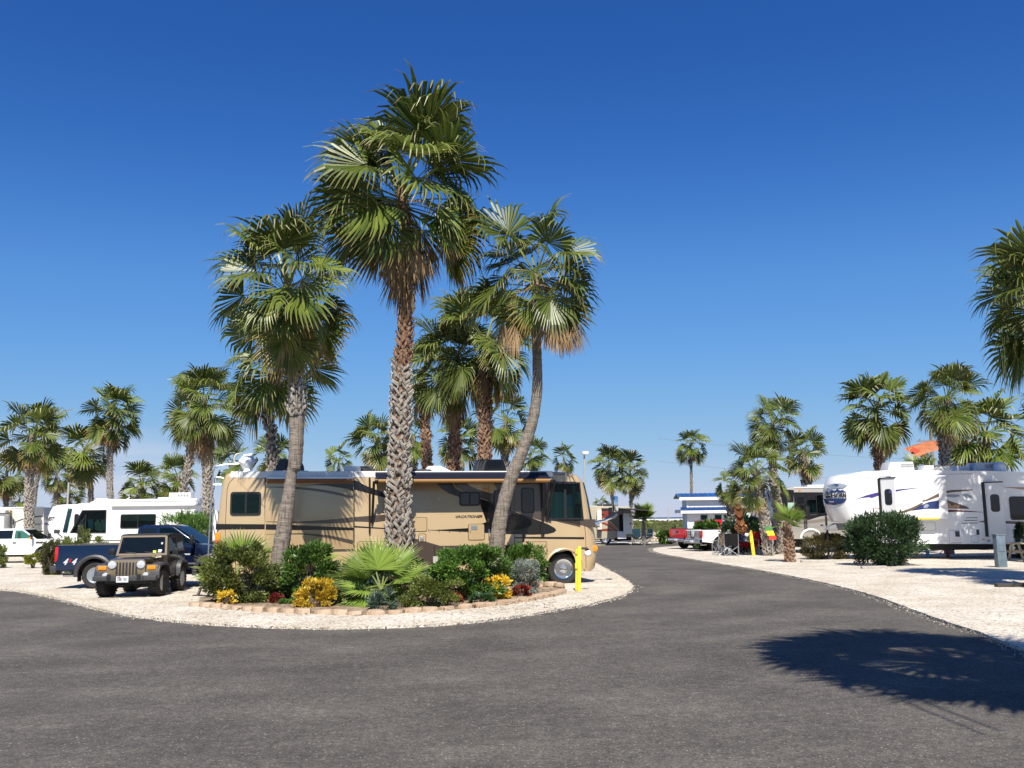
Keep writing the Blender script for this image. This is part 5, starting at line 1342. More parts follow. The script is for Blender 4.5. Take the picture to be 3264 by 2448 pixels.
    box('rear_bumper', (.03, Wd / 2, .60), (.20, Wd - .06, .2), M_CHROME if flare_m is None else M_FLARE, t, bevel=.03)
    box('licence_plate', (-.078, Wd / 2, .62), (.012, .30, .13), M_WHITE, t)
    box('front_bumper', (x_f + .06, Wd / 2, .58), (.2, Wd - .04, .24), M_CHROME, t, bevel=.04)
    box('grille', (x_f + .03, Wd / 2, .92), (.06, 1.1, .3), M_BLACK, t)
    for yy in (.2, Wd - .2): box('headlight', (x_f - .0, yy, .95), (.12, .34, .22), M_HEADL, t, bevel=.03)
    box('undercarriage', (x_f / 2, Wd / 2, .52), (x_f - .9, 1.1, .3), M_BLACKM, t); tube('exhaust_pipe', [(.2, .38, .40), (.6, .38, .40)], .045, M_ALU, t)
    box('mud_flap', (rw - .5, .14, .38), (.02, .25, .32), M_BLACKM, t)
    for xx in (rw, fw):
        wheel(t, xx, .17, r, r, .27, M_ALU, -1, 6, rr=.58); wheel(t, xx, Wd - .17, r, r, .27, M_ALU, 1, 6, rr=.58)
        if flare_m:
            bm = bmesh.new(); add_tube(bm, [(xx + (ar + .03) * math.cos(a), -.02, .42 + (ar + .03) * math.sin(a)) for a in [math.pi * (i - .5) / 15 for i in range(17)]], .065, 6)
            bm_obj('wheel_flare', bm, flare_m, t, smooth=True)
        for yy in (.1, Wd - .1): box('wheel_well', (xx, yy + (.28 if yy < 1 else -.28), .6), (ar * 2, .05, .7), M_BLACKM, t)
    return t, dict(Wd=Wd, x_c0=x_c0, x_c1=x_c1, x_f=x_f, rw=rw, fw=fw, belt=belt, low=low)

# dark blue 4x4 beside the motorhome
g = G(285, 1879); yw = R(2.5)
def place(px, py, xw, s, yaw):  # local wheel x -> world origin so that the wheel stands at (px, py)
    q = G(px, py, .045); u = Vector((math.cos(yaw), math.sin(yaw))); return (q.x - u.x * xw * s, q.y - u.y * xw * s)
S1 = 1.0
t, d = pickup('pickup_truck', 'dark blue 4x4 pickup parked between the motorhome and the jeep style car', place(299, 1877, 1.30, S1, yw), yw, S1, M_NAVY, crew=False, long=.28, flare_m=M_FLARE)
M_SILV = mat('silver_letters', (.75, .76, .78), .25, .3)
text('lettering', '4', .17, M_SILV, t, .34, .74, .008, shear=.5, bold=.012, width=.16); text('lettering', '4', .17, M_SILV, t, .60, .74, .008, shear=.5, bold=.012, width=.16)
text('lettering', 'x', .12, M_REDL, t, .50, .82, .006, shear=.3, bold=.01, width=.10)
box('trim_strip', (d['x_c0'] + 1.35, -.002, .72), (1.6, .02, .05), M_ALU, t); box('emblem', (d['x_c1'] - .35, .015, 1.0), (.3, .02, .04), M_SILV, t)
# white crew cab at the far left
yw = R(3); S2 = .93
t, d = pickup('pickup_truck', 'white crew cab pickup cut by the left edge behind the shrubs', place(-88, 1797, 1.18, S2, yw), yw, S2, M_WPAINT)
box('mirror_signal', (d['x_c1'] - .12, -.3, 1.36), (.08, .03, .12), M_AMBER, t); box('fender_badge', (d['x_c1'] + .25, .01, 1.12), (.36, .02, .11), M_FLARE, t, bevel=.02)
# white pickup with hedge behind, right of the road, seen from its rear left corner
def rear_pick(name, label, px, py, yaw, s, paint, **k): return pickup(name, label, place(px, py, 1.18, s, yaw), yaw, s, paint, **k)
t, d = rear_pick('pickup_truck', 'white pickup with cross pattern tailgate right of the red one', 2289, 1757, R(20), .92, M_WPAINT, long=.45)
M_TGB = mat('tailgate_pattern', (0.02, 0.02, 0.022), .5)
pt = box('tailgate_panel', (.075, d['Wd'] / 2, 1.0), (.02, d['Wd'] - .40, .50), M_TGB, t)
L = []; rnd = random.Random(4)
for i in range(7):
    for j in range(12):
        if 3 <= j <= 8 and not (i < 2): 
            if 4 <= j <= 7 and i > 1 and i < 6: continue
        L.append(((.060, .3 + j * .125, .79 + i * .068), (.012, .07 if j % 2 else .05, .03)))
boxes('pattern_bar', L, mat('white_print', (.7, .7, .7), .6), pt, kind='stuff')
box('pattern_panel', (.058, d['Wd'] / 2, 1.05), (.010, .42, .34), mat('white_print', (.7, .7, .7), .6), pt, bevel=.004)
tube('pattern_arch', smooth_path([(.05, d['Wd'] / 2 - .25, 1.2), (.05, d['Wd'] / 2 - .17, .9), (.05, d['Wd'] / 2, .83), (.05, d['Wd'] / 2 + .17, .9), (.05, d['Wd'] / 2 + .25, 1.2)], 4), .03, M_BLACK, pt)
t, d = rear_pick('pickup_truck', 'bright red pickup left of the white one, tailgate towards the road', 2232, 1750, R(22), .92, M_REDP, long=-.25)
tube('tow_hitch', [(-.05, d['Wd'] / 2, .5), (-.35, d['Wd'] / 2, .45)], .06, M_BLACK, t)

# khaki off-roader with black soft top
def jeep():
    q = G(399, 1906, .045)
    yaw = R(4)      # local: front faces -y, x to the right of the picture
    t = thing('off_road_car', 'khaki off road car with black soft top facing the camera', 'car', (q.x, q.y, .045), local=True, yaw=yaw); t.scale = (.97, 1.0, 0.93)
    H = .56   # y of the front axle
    fw = [(-.66), (.66)]
    bd = M_KHAKI
    # grille plate, tapered
    gp = [(-.42, .58), (-.50, .70), (-.50, 1.0), (-.44, 1.08), (.44, 1.08), (.50, 1.0), (.50, .70), (.42, .58)]
    y0 = .0
    gr = prism('grille', gp, y0, y0 + .06, bd, t, bevel=.02)
    for k in range(7):
        x = (k - 3) * .088; prism('grille_slot', rrect(x - .026, x + .026, .64, 1.0, .026, 3), y0 - .004, y0 - .0005, M_BLACKM, gr)
    for sx in (-1, 1):
        hl = lathe('headlight', [(.115, .0), (.115, -.02), (.10, -.035), (.001, -.05)], (sx * .385, y0, .93), M_HEADL, t, 'Y', 20)
        lathe('headlight_ring', [(.124, .005), (.124, -.012), (.112, -.012), (.112, .0)], (sx * .385, y0, .93), bd, hl, 'Y', 20)
        # fender with lamp box
        fb = prism('fender', [(sx * .50, .70), (sx * .52, .93), (sx * .80, .93), (sx * .84, .88), (sx * .80, .74), (sx * .62, .64), (sx * .52, .64)], .04, .14, bd, t, bevel=.015)
        box('turn_signal', (sx * .66, .03, .845), (.22, .03, .11), M_AMBER, fb, bevel=.015)
        fog = lathe('fog_light', [(.075, .03), (.08, -.03), (.07, -.05), (.001, -.055)], (sx * .54, -.04, .64), M_HEADL, t, 'Y', 18)
        # flare: arch running back over the wheel
        pts = [(.02, .62), (.06, .80), (.16, .93), (.5, .97), (.86, .93), (1.0, .78), (1.06, .6)]
        bm = bmesh.new(); row = []
        for (yy, zz) in smooth_path(pts, 4):
            row.append([bm.verts.new((sx * a, yy, zz + b)) for a, b in ((.62, .01), (.74, .012), (.86, -.01), (.88, -.07), (.84, -.07), (.62, -.03))])
        for a, b in zip(row[:-1], row[1:]):
            for i in range(6): bm.faces.new((a[i], a[(i + 1) % 6], b[(i + 1) % 6], b[i]))
        bm_obj('wheel_flare', bm, M_FLARE, t, smooth=True)
        pts = [(1.98, .55), (2.02, .78), (2.16, .93), (2.46, .96), (2.76, .90), (2.9, .7)]
        bm = bmesh.new(); row = []
        for (yy, zz) in smooth_path(pts, 4):
            row.append([bm.verts.new((sx * a, yy, zz + b)) for a, b in ((.72, .01), (.80, .012), (.87, -.01), (.885, -.07), (.85, -.07), (.72, -.03))])
        for a, b in zip(row[:-1], row[1:]):
            for i in range(6): bm.faces.new((a[i], a[(i + 1) % 6], b[(i + 1) % 6], b[i]))
        bm_obj('wheel_flare', bm, M_FLARE, t, smooth=True)
        # wheels (axle along x): built turned
        for yy in (H, 2.46):
            bm = bmesh.new(); w = .27; r = .385; x = sx * .70
            add_lathe(bm, [(r * .55, -w * .4), (r * .9, -w * .5), (r, -w * .38), (r * .99, 0), (r, w * .38), (r * .9, w * .5), (r * .55, w * .4)], (x, yy, r), 'X', 26)
            # lugs
            for k in range(26):
                a = 2 * math.pi * k / 26
                for s2 in (-1, 1): add_box(bm, (x + s2 * w * .28, yy + math.cos(a + s2 * .06) * r, r + math.sin(a + s2 * .06) * r), (w * .4, .03, .05), Matrix.Rotation(a, 3, 'X'))
            if yy == H: bmesh.ops.rotate(bm, cent=(x, yy, r), matrix=Matrix.Rotation(R(-10), 3, 'Z'), verts=bm.verts)
            wo = bm_obj('wheel', bm, M_RUBBER, t, smooth=True)
            lathe('rim', [(r * .6, sx * w * .42), (r * .55, sx * w * .2), (r * .2, sx * w * .3), (.001, sx * w * .45)], (x, yy, r), M_ALU, wo, 'X', 20)
    # hood
    hd = [(-.46, 1.06), (-.40, 1.10), (.40, 1.10), (.46, 1.06), (.44, .7), (-.44, .7)]
    def hx(c):
        k = (c.y - .05) / 1.15; return Vector((c.x * (1 + .42 * k), c.y, c.z + .05 * k))
    prism('hood', hd, .05, 1.2, M_KHAKI_SHADED, t, bevel=.03, xf=hx)
    for sx in (-1, 1): box('hood_latch', (sx * .52, .42, .98), (.03, .03, .12), M_BLACK, t)
    # tub and cowl
    sd = [(1.16, .48), (1.16, 1.14), (1.28, 1.16), (2.95, 1.14), (2.98, .55), (2.9, .45)]
    bm = bmesh.new()
    a = [bm.verts.new((-.74, y, z)) for y, z in sd]; b = [bm.verts.new((.74, y, z)) for y, z in sd]
    bm.faces.new(a); bm.faces.new(b[::-1])
    for i in range(len(sd)): bm.faces.new((a[i], b[i], b[(i + 1) % len(sd)], a[(i + 1) % len(sd)]))
    bmesh.ops.bevel(bm, geom=[e for e in bm.edges], offset=.03, segments=2, affect='EDGES')
    bm_obj('body', bm, M_KHAKI_SHADED, t, smooth=True)
    for x in (-.747, .747): tube('door_seam', [(x, 1.32, 1.14), (x, 1.32, .62), (x, 1.4, .55), (x, 2.05, .55), (x, 2.12, .8), (x, 2.12, 1.14)], .006, M_BLACKM, t, 4)
    box('body_step', (0, 1.3, .5), (1.3, 2.2, .12), M_BLACKM, t)
    # windscreen frame with tinted glass, leaning back
    wo_ = [(-.72, 1.15), (-.66, 1.70), (-.62, 1.735), (.62, 1.735), (.66, 1.70), (.72, 1.15)]; wi = [(-.65, 1.21), (-.605, 1.66), (-.58, 1.685), (.58, 1.685), (.605, 1.66), (.65, 1.21)]
    lean = lambda c: Vector((c.x, c.y + (c.z - 1.15) * .32, c.z))
    bm = bmesh.new(); n = 6
    V0 = [[bm.verts.new(lean(Vector((x, y, z)))) for x, z in P_] for y, P_ in ((1.17, wo_), (1.17, wi), (1.22, wo_), (1.22, wi))]
    for i in range(n):
        j = (i + 1) % n
        bm.faces.new((V0[0][i], V0[0][j], V0[1][j], V0[1][i])); bm.faces.new((V0[0][i], V0[2][i], V0[2][j], V0[0][j])); bm.faces.new((V0[1][i], V0[1][j], V0[3][j], V0[3][i])); bm.faces.new((V0[2][i], V0[3][i], V0[3][j], V0[2][j]))
    fr = bm_obj('windscreen_frame', bm, bd, t)
    prism('windscreen', wi, 1.19, 1.198, glass_mat('jeep_glass', (.25, .4, .5), .5), fr, xf=lean)
    prism('dashboard', [(-.62, 1.16), (-.62, 1.27), (.62, 1.27), (.62, 1.16)], 1.3, 1.5, M_BLACKM, t)
    for (x, z, w, h, m) in ((.50, 1.29, .10, .05, M_WHITE), (.49, 1.245, .10, .03, M_BLIND), (.35, 1.25, .09, .08, mat('yellow_tag', (.6, .65, .05), .6)), (.53, 1.5, .05, .06, M_BLIND)):
        prism('sticker', [(x - w / 2, z - h / 2), (x + w / 2, z - h / 2), (x + w / 2, z + h / 2), (x - w / 2, z + h / 2)], 1.185, 1.189, m, fr, xf=lean)
    box('inner_mirror', (.0, 1.36, 1.6), (.24, .03, .06), M_BLACK, t)
    for x in (-.12, .42): tube('wiper', [(x, 1.14, 1.15), (x - .05, 1.17, 1.22), (x - .34, 1.20, 1.25)], .008, M_BLACK, t, 4)
    for sx in (-.36, .36): box('seat', (sx, 1.95, 1.28), (.42, .14, .62), M_SEAT, t, bevel=.06)
    # soft top with clear windows
    st = [(1.36, 1.72), (1.5, 1.775), (2.1, 1.79), (2.75, 1.76), (2.92, 1.68), (2.97, 1.16), (2.14, 1.16), (2.05, 1.66), (1.42, 1.68)]
    bm = bmesh.new()
    a = [bm.verts.new((-.67 if z > 1.5 else -.73, y, z)) for y, z in st]; b = [bm.verts.new((.67 if z > 1.5 else .73, y, z)) for y, z in st]
    fs = [bm.faces.new(a), bm.faces.new(b[::-1])]
    for i in range(len(st)): bm.faces.new((a[i], b[i], b[(i + 1) % len(st)], a[(i + 1) % len(st)]))
    bmesh.ops.triangulate(bm, faces=fs)
    top_ = bm_obj('soft_top', bm, M_CANVAS, t)
    M_CLR = glass_mat('clear_vinyl', (.6, .6, .58), .7, (.3, .3, .3))
    bm = bmesh.new()
    for x in (-.735, .735):
        v = [bm.verts.new((x if z < 1.5 else x * .925, y, z)) for y, z in ((2.22, 1.22), (2.16, 1.62), (2.7, 1.62), (2.85, 1.24))]; bm.faces.new(v)
    bmesh.ops.solidify(bm, geom=bm.faces[:], thickness=.004); bm_obj('rear_side_window', bm, M_CLR, top_)
    for x in (-.735, .735):
        k = .925
        fr2 = tube('door_frame', [(x, 1.3, 1.15), (x * k, 1.45, 1.66), (x * k, 2.04, 1.66), (x, 2.12, 1.15)], .022, M_CANVAS, t, 6)
        bm = bmesh.new(); bm.faces.new([bm.verts.new(q) for q in ((x, 1.32, 1.16), (x * k, 1.46, 1.65), (x * k, 2.03, 1.65), (x, 2.1, 1.16))]); bmesh.ops.solidify(bm, geom=bm.faces[:], thickness=.004); bm_obj('pane', bm, M_GLASS, fr2)
        box('side_mirror', (x * 1.22, 1.36, 1.26), (.18, .08, .2), M_BLACK, t, bevel=.03)
    # bumper, winch bits, plate
    bp_ = box('front_bumper', (0, -.12, .56), (1.0, .14, .15), M_FLARE, t, bevel=.02)
    for sx in (-1, 1): box('bumper_end', (sx * .67, -.08, .56), (.36, .16, .14), M_FLARE, bp_, bevel=.03)
    for sx in (-.4, .4): box('bumper_hook', (sx, -.2, .60), (.1, .06, .17), M_BLACK, bp_, bevel=.02)
    box('air_dam', (0, -.02, .44), (1.1, .06, .09), M_BLACKM, t)
    pl_ = box('licence_plate', (-.03, -.203, .535), (.32, .012, .165), mat('plate_white', (.72, .78, .82), .4), t)
    text('lettering', 'DBB Y601', .085, mat('plate_ink', (.05, .05, .08), .5), pl_, -.165, .495, -.211, bold=.002, width=.27)
    box('plate_badge', (-.12, -.21, .595), (.08, .006, .02), M_REDL, pl_)
    tubes('axle', [([(-.65, H, .36), (.65, H, .36)], .05), ([(-.65, 2.46, .36), (.65, 2.46, .36)], .06), ([(-.5, .4, .42), (.5, .4, .42)], .02)], M_BLACKM, t)
    lathe('differential', [(.001, -.14), (.1, -.08), (.14, 0), (.1, .08), (.001, .14)], (.12, H, .36), M_BLACKM, t, 'Y', 14)
    return t
jeep()
# ---------------------------------------------------------------- other motorhomes and trailers
def rv_base(name, label, cat, x_px, y_lo, Y, yaw, group=None):
    g = W(x_px, 1700, Y); t = thing(name, label, cat, (g.x, g.y, .045), group, local=True, yaw=yaw)
    return t, Frame((g.x, g.y), yaw)
class RV:
    def __init__(s, t, F): s.t, s.F = t, F
    def pp(s, pts): return [(a, z - .045) for a, z in s.F.pp(pts)]
    def p(s, x, y): a, z = s.F.p(x, y); return (a, z - .045)
    def body(s, pts, Wd, m, bevel=.08, name='body', y0=0.0): return prism(name, s.pp(pts), y0, y0 + Wd, m, s.t, bevel=bevel, seg=3)
    def film(s, pts, m, k=0, name='stripe', y=0.0, par=None): return prism(name, s.pp(pts), y - .006 - k * .002, y - .001, m, par or s.t)
    def win(s, x0, y0, x1, y1, m=None, fm=None, r=.08, y=0.0, **k):
        a = s.p(x0, y1); b = s.p(x1, y0); return window(s.t, rrect(a[0], b[0], a[1], b[1], r), fm or M_BLACK, m or M_DGLASS, y=y, **k)
    def box(s, name, x0, y0, x1, y1, d0, d1, m, bevel=0.0, par=None):
        a = s.p(x0, y1); b = s.p(x1, y0); return prism(name, [(a[0], a[1]), (b[0], a[1]), (b[0], b[1]), (a[0], b[1])], d0, d1, m, par or s.t, bevel=bevel)
    def wheel(s, px, r=.42, y=.2): 
        x = s.p(px, 1700)[0]; return wheel(s.t, x, y, r, r, .26, M_ALU, -1, 6)

# white class A motorhome behind the blue pickup
t, F = rv_base('motorhome', 'white motorhome with large side window behind the blue pickup', 'motorhome', 236, 1750, 49, R(2)); A = RV(t, F)
M_WSH = mat('grey_white_trim', (.56, .56, .57), .4)
A.body([(236, 1790), (234, 1728), (240, 1705), (272, 1620), (284, 1602), (300, 1595), (340, 1592), (642, 1588), (643, 1800), (560, 1806), (300, 1806)], 2.5, M_WHITE, .12)
A.film([(250, 1722), (640, 1720), (640, 1723), (250, 1725)], M_FLARE); A.film([(236, 1728), (640, 1727), (640, 1760), (236, 1760)], mat('cream_band', (.6, .55, .45), .5))
A.film([(292, 1615), (360, 1613), (360, 1617), (290, 1618)], M_WSH)
A.box('awning', 357, 1608, 640, 1615, -.16, -.01, M_WSH, .03); A.box('roof_edge', 300, 1590, 642, 1600, -.03, .0, M_WHITER, .01)
w_ = window(t, A.pp([(263, 1626), (340, 1625), (338, 1699), (222 + 3, 1700)]), M_BLACK, M_GLASS, rim=.05)
prism('curtain', A.pp([(258, 1660), (268, 1650), (266, 1697), (247, 1697)]), -.012, -.003, M_CURT, w_)
prism('seat_shapes', A.pp([(305, 1690), (300, 1668), (312, 1655), (322, 1668), (326, 1696)]), -.012, -.003, mat('seat_pale', (.7, .66, .5), .8), w_)
prism('window_dark', A.pp([(268, 1628), (338, 1627), (338, 1642), (262, 1643)]), -.012, -.003, M_DARKIN, w_)
prism('far_window', A.pp([(282, 1656), (296, 1654), (296, 1690), (280, 1690)]), -.011, -.003, mat('cab_far_window', (0.10, .55, .66), .6), w_)
prism('far_window', A.pp([(322, 1656), (335, 1656), (335, 1692), (326, 1692)]), -.011, -.003, mat('cab_pale_trim', (.3, .38, .35), .7), w_)
prism('mullion', A.pp([(271, 1640), (275, 1640), (275, 1699), (270, 1699)]), -.034, -.003, M_BLACK, w_)
# windscreen edge slants forward
prism('windscreen', A.pp([(230, 1700), (222, 1700), (262, 1626), (270, 1626)]), -.02, 2.4, M_DGLASS, t)
M_CAFE = mat('window_tan', (.5, .4, .3), .8)
w2 = A.win(383, 1638, 498, 1685, m=M_GLASS, rim=.05, bars=[(A.p(438, 1680)[0], A.p(440.5, 1680)[0], A.p(438, 1684)[1], A.p(438, 1640)[1])])
prism('curtain', A.pp([(388, 1642), (493, 1642), (493, 1660), (388, 1660)]), -.012, -.003, M_CAFE, w2); prism('window_dark', A.pp([(388, 1661), (493, 1661), (493, 1681), (388, 1681)]), -.012, -.003, M_DARKIN, w2)
A.win(575, 1639, 620, 1666, m=M_DGLASS, bars=[(A.p(597, 1660)[0], A.p(599, 1660)[0], A.p(598, 1665)[1], A.p(598, 1640)[1])])
mm = box('side_mirror', (A.p(268, 1690)[0], -.5, A.p(268, 1692)[1]), (.22, .12, .7), M_BLACK, t, bevel=.05)
tube('mirror_arm', [(A.p(268, 1660)[0], -.5, A.p(268, 1670)[1]), (A.p(272, 1640)[0], 0, A.p(272, 1650)[1])], .03, M_BLACK, mm)
o = A.box('air_conditioner', 521, 1568, 593, 1589, .8, 1.6, M_WHITE, .08); boxes('grille_slat', [((A.p(553 + 5 * k, 1577)[0], .79, A.p(560, 1578)[1]), (.05, .015, .14)) for k in range(7)], M_FASCIA, o, kind='stuff')
A.box('roof_vent', 490, 1584, 530, 1591, .6, 1.2, M_WHITER, .02); A.box('roof_vent', 290, 1588, 330, 1593, .6, 1.2, M_WHITER, .02)
tube('roof_antenna', [(A.p(322, 1590)[0], 1, A.p(322, 1590)[1]), (A.p(323, 1500)[0], 1, A.p(323, 1500)[1])], .02, M_FASCIA, t)
prism('antenna_dish', A.pp([(380, 1594), (384, 1588), (393, 1583), (386, 1592)]), .9, 1.0, M_WHITE, t)
# another white motorhome right behind it, showing its raked front
t, F = rv_base('motorhome', 'white motorhome with raked green windscreen, mostly hidden behind the nearer one', 'motorhome', 196, 1750, 53, R(0)); A = RV(t, F)
A.body([(194, 1780), (193, 1722), (197, 1700), (212, 1630), (224, 1612), (250, 1605), (420, 1603), (420, 1790)], 2.5, M_WHITE, .12)
prism('windscreen', A.pp([(200, 1696), (218, 1620), (231, 1621), (214, 1697)]), -.03, 2.4, M_GLASS, t)
prism('curtain', A.pp([(203, 1695), (220, 1650), (228, 1650), (212, 1695)]), -.025, -.002, mat('curtain_teal', (.24, .36, .33), .9), t)
A.win(236, 1638, 252, 1675); mm = box('side_mirror', (A.p(191, 1694)[0], -.35, A.p(191, 1694)[1]), (.3, .12, .22), M_FLARE, t, bevel=.03); tube('mirror_arm', [(A.p(194, 1700)[0], -.35, A.p(194, 1700)[1]), (A.p(198, 1712)[0], 0, A.p(198, 1712)[1])], .03, M_BLACK, mm)
# white fifth wheel with rounded nose (lettering ends in EST)
t, F = rv_base('fifth_wheel_trailer', 'white trailer with bulbous rounded nose between the palm trunk and the white motorhomes', 'trailer', 136, 1750, 56.5, R(0)); A = RV(t, F)
o7 = A.pp([(205, 1722), (168, 1719), (150, 1708), (140, 1692), (136, 1672), (138, 1655), (143, 1640), (150, 1626), (160, 1615), (180, 1610), (205, 1608), (330, 1606), (330, 1760), (210, 1760)])
x7 = o7[4][0]
def n7(x, z, y):
    e = min(y, 2.5 - y); ins = 0 if e >= .9 else .9 - math.sqrt(max(0, .81 - (.9 - e) ** 2)); return x + ins * .45 * max(0, min(1, (x7 + 1.0 - x) / .9)), z
shell('body', o7, [0, .03, .1, .25, .5, .9, 1.25, 1.6, 2, 2.25, 2.4, 2.47, 2.5], n7, M_WHITE, t)
tube('cap_seam', [(A.p(170, 1700)[0], -.005, A.p(176, 1712)[1]), (A.p(184, 1660)[0], -.005, A.p(184, 1660)[1]), (A.p(190, 1620)[0], -.005, A.p(190, 1618)[1])], .012, M_FASCIA, t, 4)
text('lettering', 'REST', .2, M_FLARE, t, A.p(146, 1659)[0], A.p(146, 1659)[1], -.02, shear=.4, bold=.01, width=.55)
A.film([(140, 1671), (148, 1664), (152, 1668), (158, 1673), (146, 1674)], mat('purple_print', (.04, .035, .10), .5), name='mountain_print'); A.film([(140, 1662), (146, 1655), (152, 1660), (156, 1664), (142, 1664)], M_FASCIA, 1, name='mountain_print')
# beige slide-out trailer at the far left
t, F = rv_base('travel_trailer', 'cream trailer with slide out and black swooshes behind the white crew cab', 'trailer', -60, 1750, 58, R(4)); A = RV(t, F)
M_CREAM = mat('cream_siding', (.66, .64, .56), .5, var=.03)
A.body([(-60, 1770), (-60, 1620), (0, 1617), (139, 1617), (140, 1770)], 2.5, M_CREAM, .06)
A.box('roof_edge', -60, 1615, 139, 1622, -.03, -.002, M_WHITER, .01)
sl = A.box('slide_out', -60, 1638, 33, 1745, -.8, -.01, M_WHITE, .03); A.box('slide_topper', -60, 1627, 40, 1637, -.95, -.02, M_WSH, .03, sl)
lathe('awning_end_cap', [(.1, -.05), (.12, 0), (.1, .05)], (A.p(44, 1631)[0], -.5, A.p(44, 1631)[1]), mat('cap_tan', (.45, .33, .15), .6), t, 'X', 12)
A.win(1, 1645, 16, 1678, y=-.8, r=.15)
A.film([(33, 1694), (33, 1640), (52, 1664), (45, 1676), (46, 1694)], M_FASCIA)
A.film(bez((40, 1668), (62, 1655), (80, 1648), (138, 1643), 8) + bez((138, 1646), (85, 1651), (64, 1658), (40, 1670), 8), M_BLACKM, 1, 'swoosh'); A.film(bez((70, 1686), (80, 1696), (95, 1698), (138, 1691), 6) + bez((138, 1695), (95, 1701), (80, 1700), (70, 1687), 6), M_BLACKM, 1, 'swoosh')
A.film(bez((60, 1720), (80, 1722), (95, 1717), (138, 1707), 6) + bez((138, 1712), (95, 1721), (90, 1724), (60, 1723), 6), M_BLACKM, 1, 'swoosh'); text('lettering', 'Everest', .14, M_BLACKM, t, A.p(108, 1674)[0], A.p(108, 1674)[1], -.006, shear=.5, width=.42)
for k in (30, 55): A.wheel(k)

# ---- right side
# white fifth wheel with mountain artwork and open doors
Yb = 40.5; t, F = rv_base('fifth_wheel_trailer', 'long white fifth wheel trailer with mountain picture and two open doors at the right', 'trailer', 2642, 1750, Yb, R(4)); A = RV(t, F)
Wd = 2.5; out_px = [(2707, 1666), (2668, 1664), (2660, 1650), (2650, 1625), (2643, 1600), (2641, 1575), (2643, 1552), (2650, 1530), (2660, 1518), (2690, 1510), (2720, 1506), (2800, 1503), (3000, 1500), (3160, 1501), (3290, 1505), (3420, 1512), (3420, 1735), (2900, 1733), (2780, 1731), (2778, 1668)]
ol = [(a, z - .045) for a, z in F.pp(out_px[:12], 1.0)] + A.pp(out_px[12:]); xN = ol[5][0]; 
R_N = 1.15
def ncurve(x, y):
    e = min(y, Wd - y); ins = 0 if e >= R_N else R_N - math.sqrt(max(0, R_N ** 2 - (R_N - e) ** 2)); k = max(0, min(1, (xN + 1.3 - x) / 1.2)); return x + ins * k * .72
ysn = [0, .02, .06, .12, .2, .32, .48, .7, 1.0, 1.25, 1.5, 1.8, 2.02, 2.18, 2.3, 2.4, 2.46, 2.5]
oln = []
for (a, b) in zip(ol, ol[1:] + ol[:1]):
    n = max(1, int((Vector(a) - Vector(b)).length / .5)) if min(a[0], b[0]) < xN + 1.6 else 1
    for i in range(n): oln.append((a[0] + (b[0] - a[0]) * i / n, a[1] + (b[1] - a[1]) * i / n))
M_WFG = mat('white_fibreglass', (.80, .80, .80), .22, coat=.6)
shell('body', oln, ysn, lambda x, z, y: (ncurve(x, y), z), M_WFG, t)
def on_nose(c):
    # wrap flat artwork (drawn in the side plane) round the nose: find y so the curved face passes through c.x
    x = c.x; lo = 0.0
    # surface x at y: ncurve(x0, y) where x0 is the outline's front x at this z
    zf = [(z, x_) for x_, z in ol[:10]]
    zf.sort(); x0 = zf[0][1]
    for (za, xa), (zb, xb) in zip(zf[:-1], zf[1:]):
        if za <= c.z <= zb: x0 = xa + (xb - xa) * (c.z - za) / max(1e-6, zb - za); break
    best = 0
    for i in range(120):
        y = 1.25 * (1 - i / 119)
        # the silhouette at outline x0 moved in by the corner curve
        if ncurve(x0, y) >= x: best = y; break
    return Vector((c.x - .012, best - .02 + (c.y), c.z))
M_NAVYP = mat('navy_print', (.02, .04, .14), .4); M_GREYP = mat('grey_print', (.28, .32, .38), .45); M_REDP2 = mat('maroon_print', (.12, .015, .02), .4); M_BRP = mat('brown_print', (.13, .085, .06), .45); M_PURP = mat('purple_swoosh', (.055, .035, .20), .4); M_TANP = mat('tan_print', (.42, .26, .15), .45)
def nart(pts, m, k=0, name='artwork'):
    P_ = [(a, z - .045) for a, z in F.pp(pts, .5)]; bm = bmesh.new(); vs = [bm.verts.new((x, -.004 * k, z)) for x, z in P_]; f = bm.faces.new(vs); bmesh.ops.triangulate(bm, faces=[f])
    for _ in range(3): bmesh.ops.subdivide_edges(bm, edges=[e for e in bm.edges if e.calc_length() > .15], cuts=1); bmesh.ops.triangulate(bm, faces=[f for f in bm.faces if len(f.verts) > 3])
    for v in bm.verts: v.co = on_nose(v.co)
    return bm_obj(name, bm, m, t)
cxn, czn = 2664, 1590
nart([(2648, 1588), (2688, 1589), (2684, 1598), (2676, 1606), (2665, 1610), (2655, 1605), (2649, 1597)], M_NAVYP, 1)
nart([(2649, 1572), (2656, 1566), (2661, 1562), (2664, 1564), (2668, 1558), (2673, 1564), (2678, 1562), (2688, 1571), (2680, 1569), (2672, 1570), (2668, 1567), (2660, 1570)], M_NAVYP, 1)
nart([(2652, 1553), (2656, 1546), (2664, 1541), (2674, 1541), (2690, 1547), (2684, 1551), (2680, 1556), (2668, 1556), (2660, 1558)], M_GREYP, 1)
nart([(2661, 1545), (2666, 1542), (2672, 1545), (2668, 1551), (2662, 1550)], M_NAVYP, 2)
def ntext(s_, px, py, h, w): 
    a = F.p(px, py, .5); a = (a[0], a[1] - .045); return text('lettering', s_, h, M_FLARE, t, a[0], a[1], -.006, bold=.012, width=w, xf=on_nose)
a0 = A.p(2653, 1588); a1 = A.p(2690, 1588)
ntext('GHORN', 2651, 1586, .19, (a1[0] - a0[0]) * .98)
A.film([(2726, 1592), (2760, 1579), (2790, 1571), (2829, 1564), (2829, 1573), (2800, 1580), (2778, 1588), (2774, 1585), (2750, 1587)], M_PURP, 0, 'swoosh')
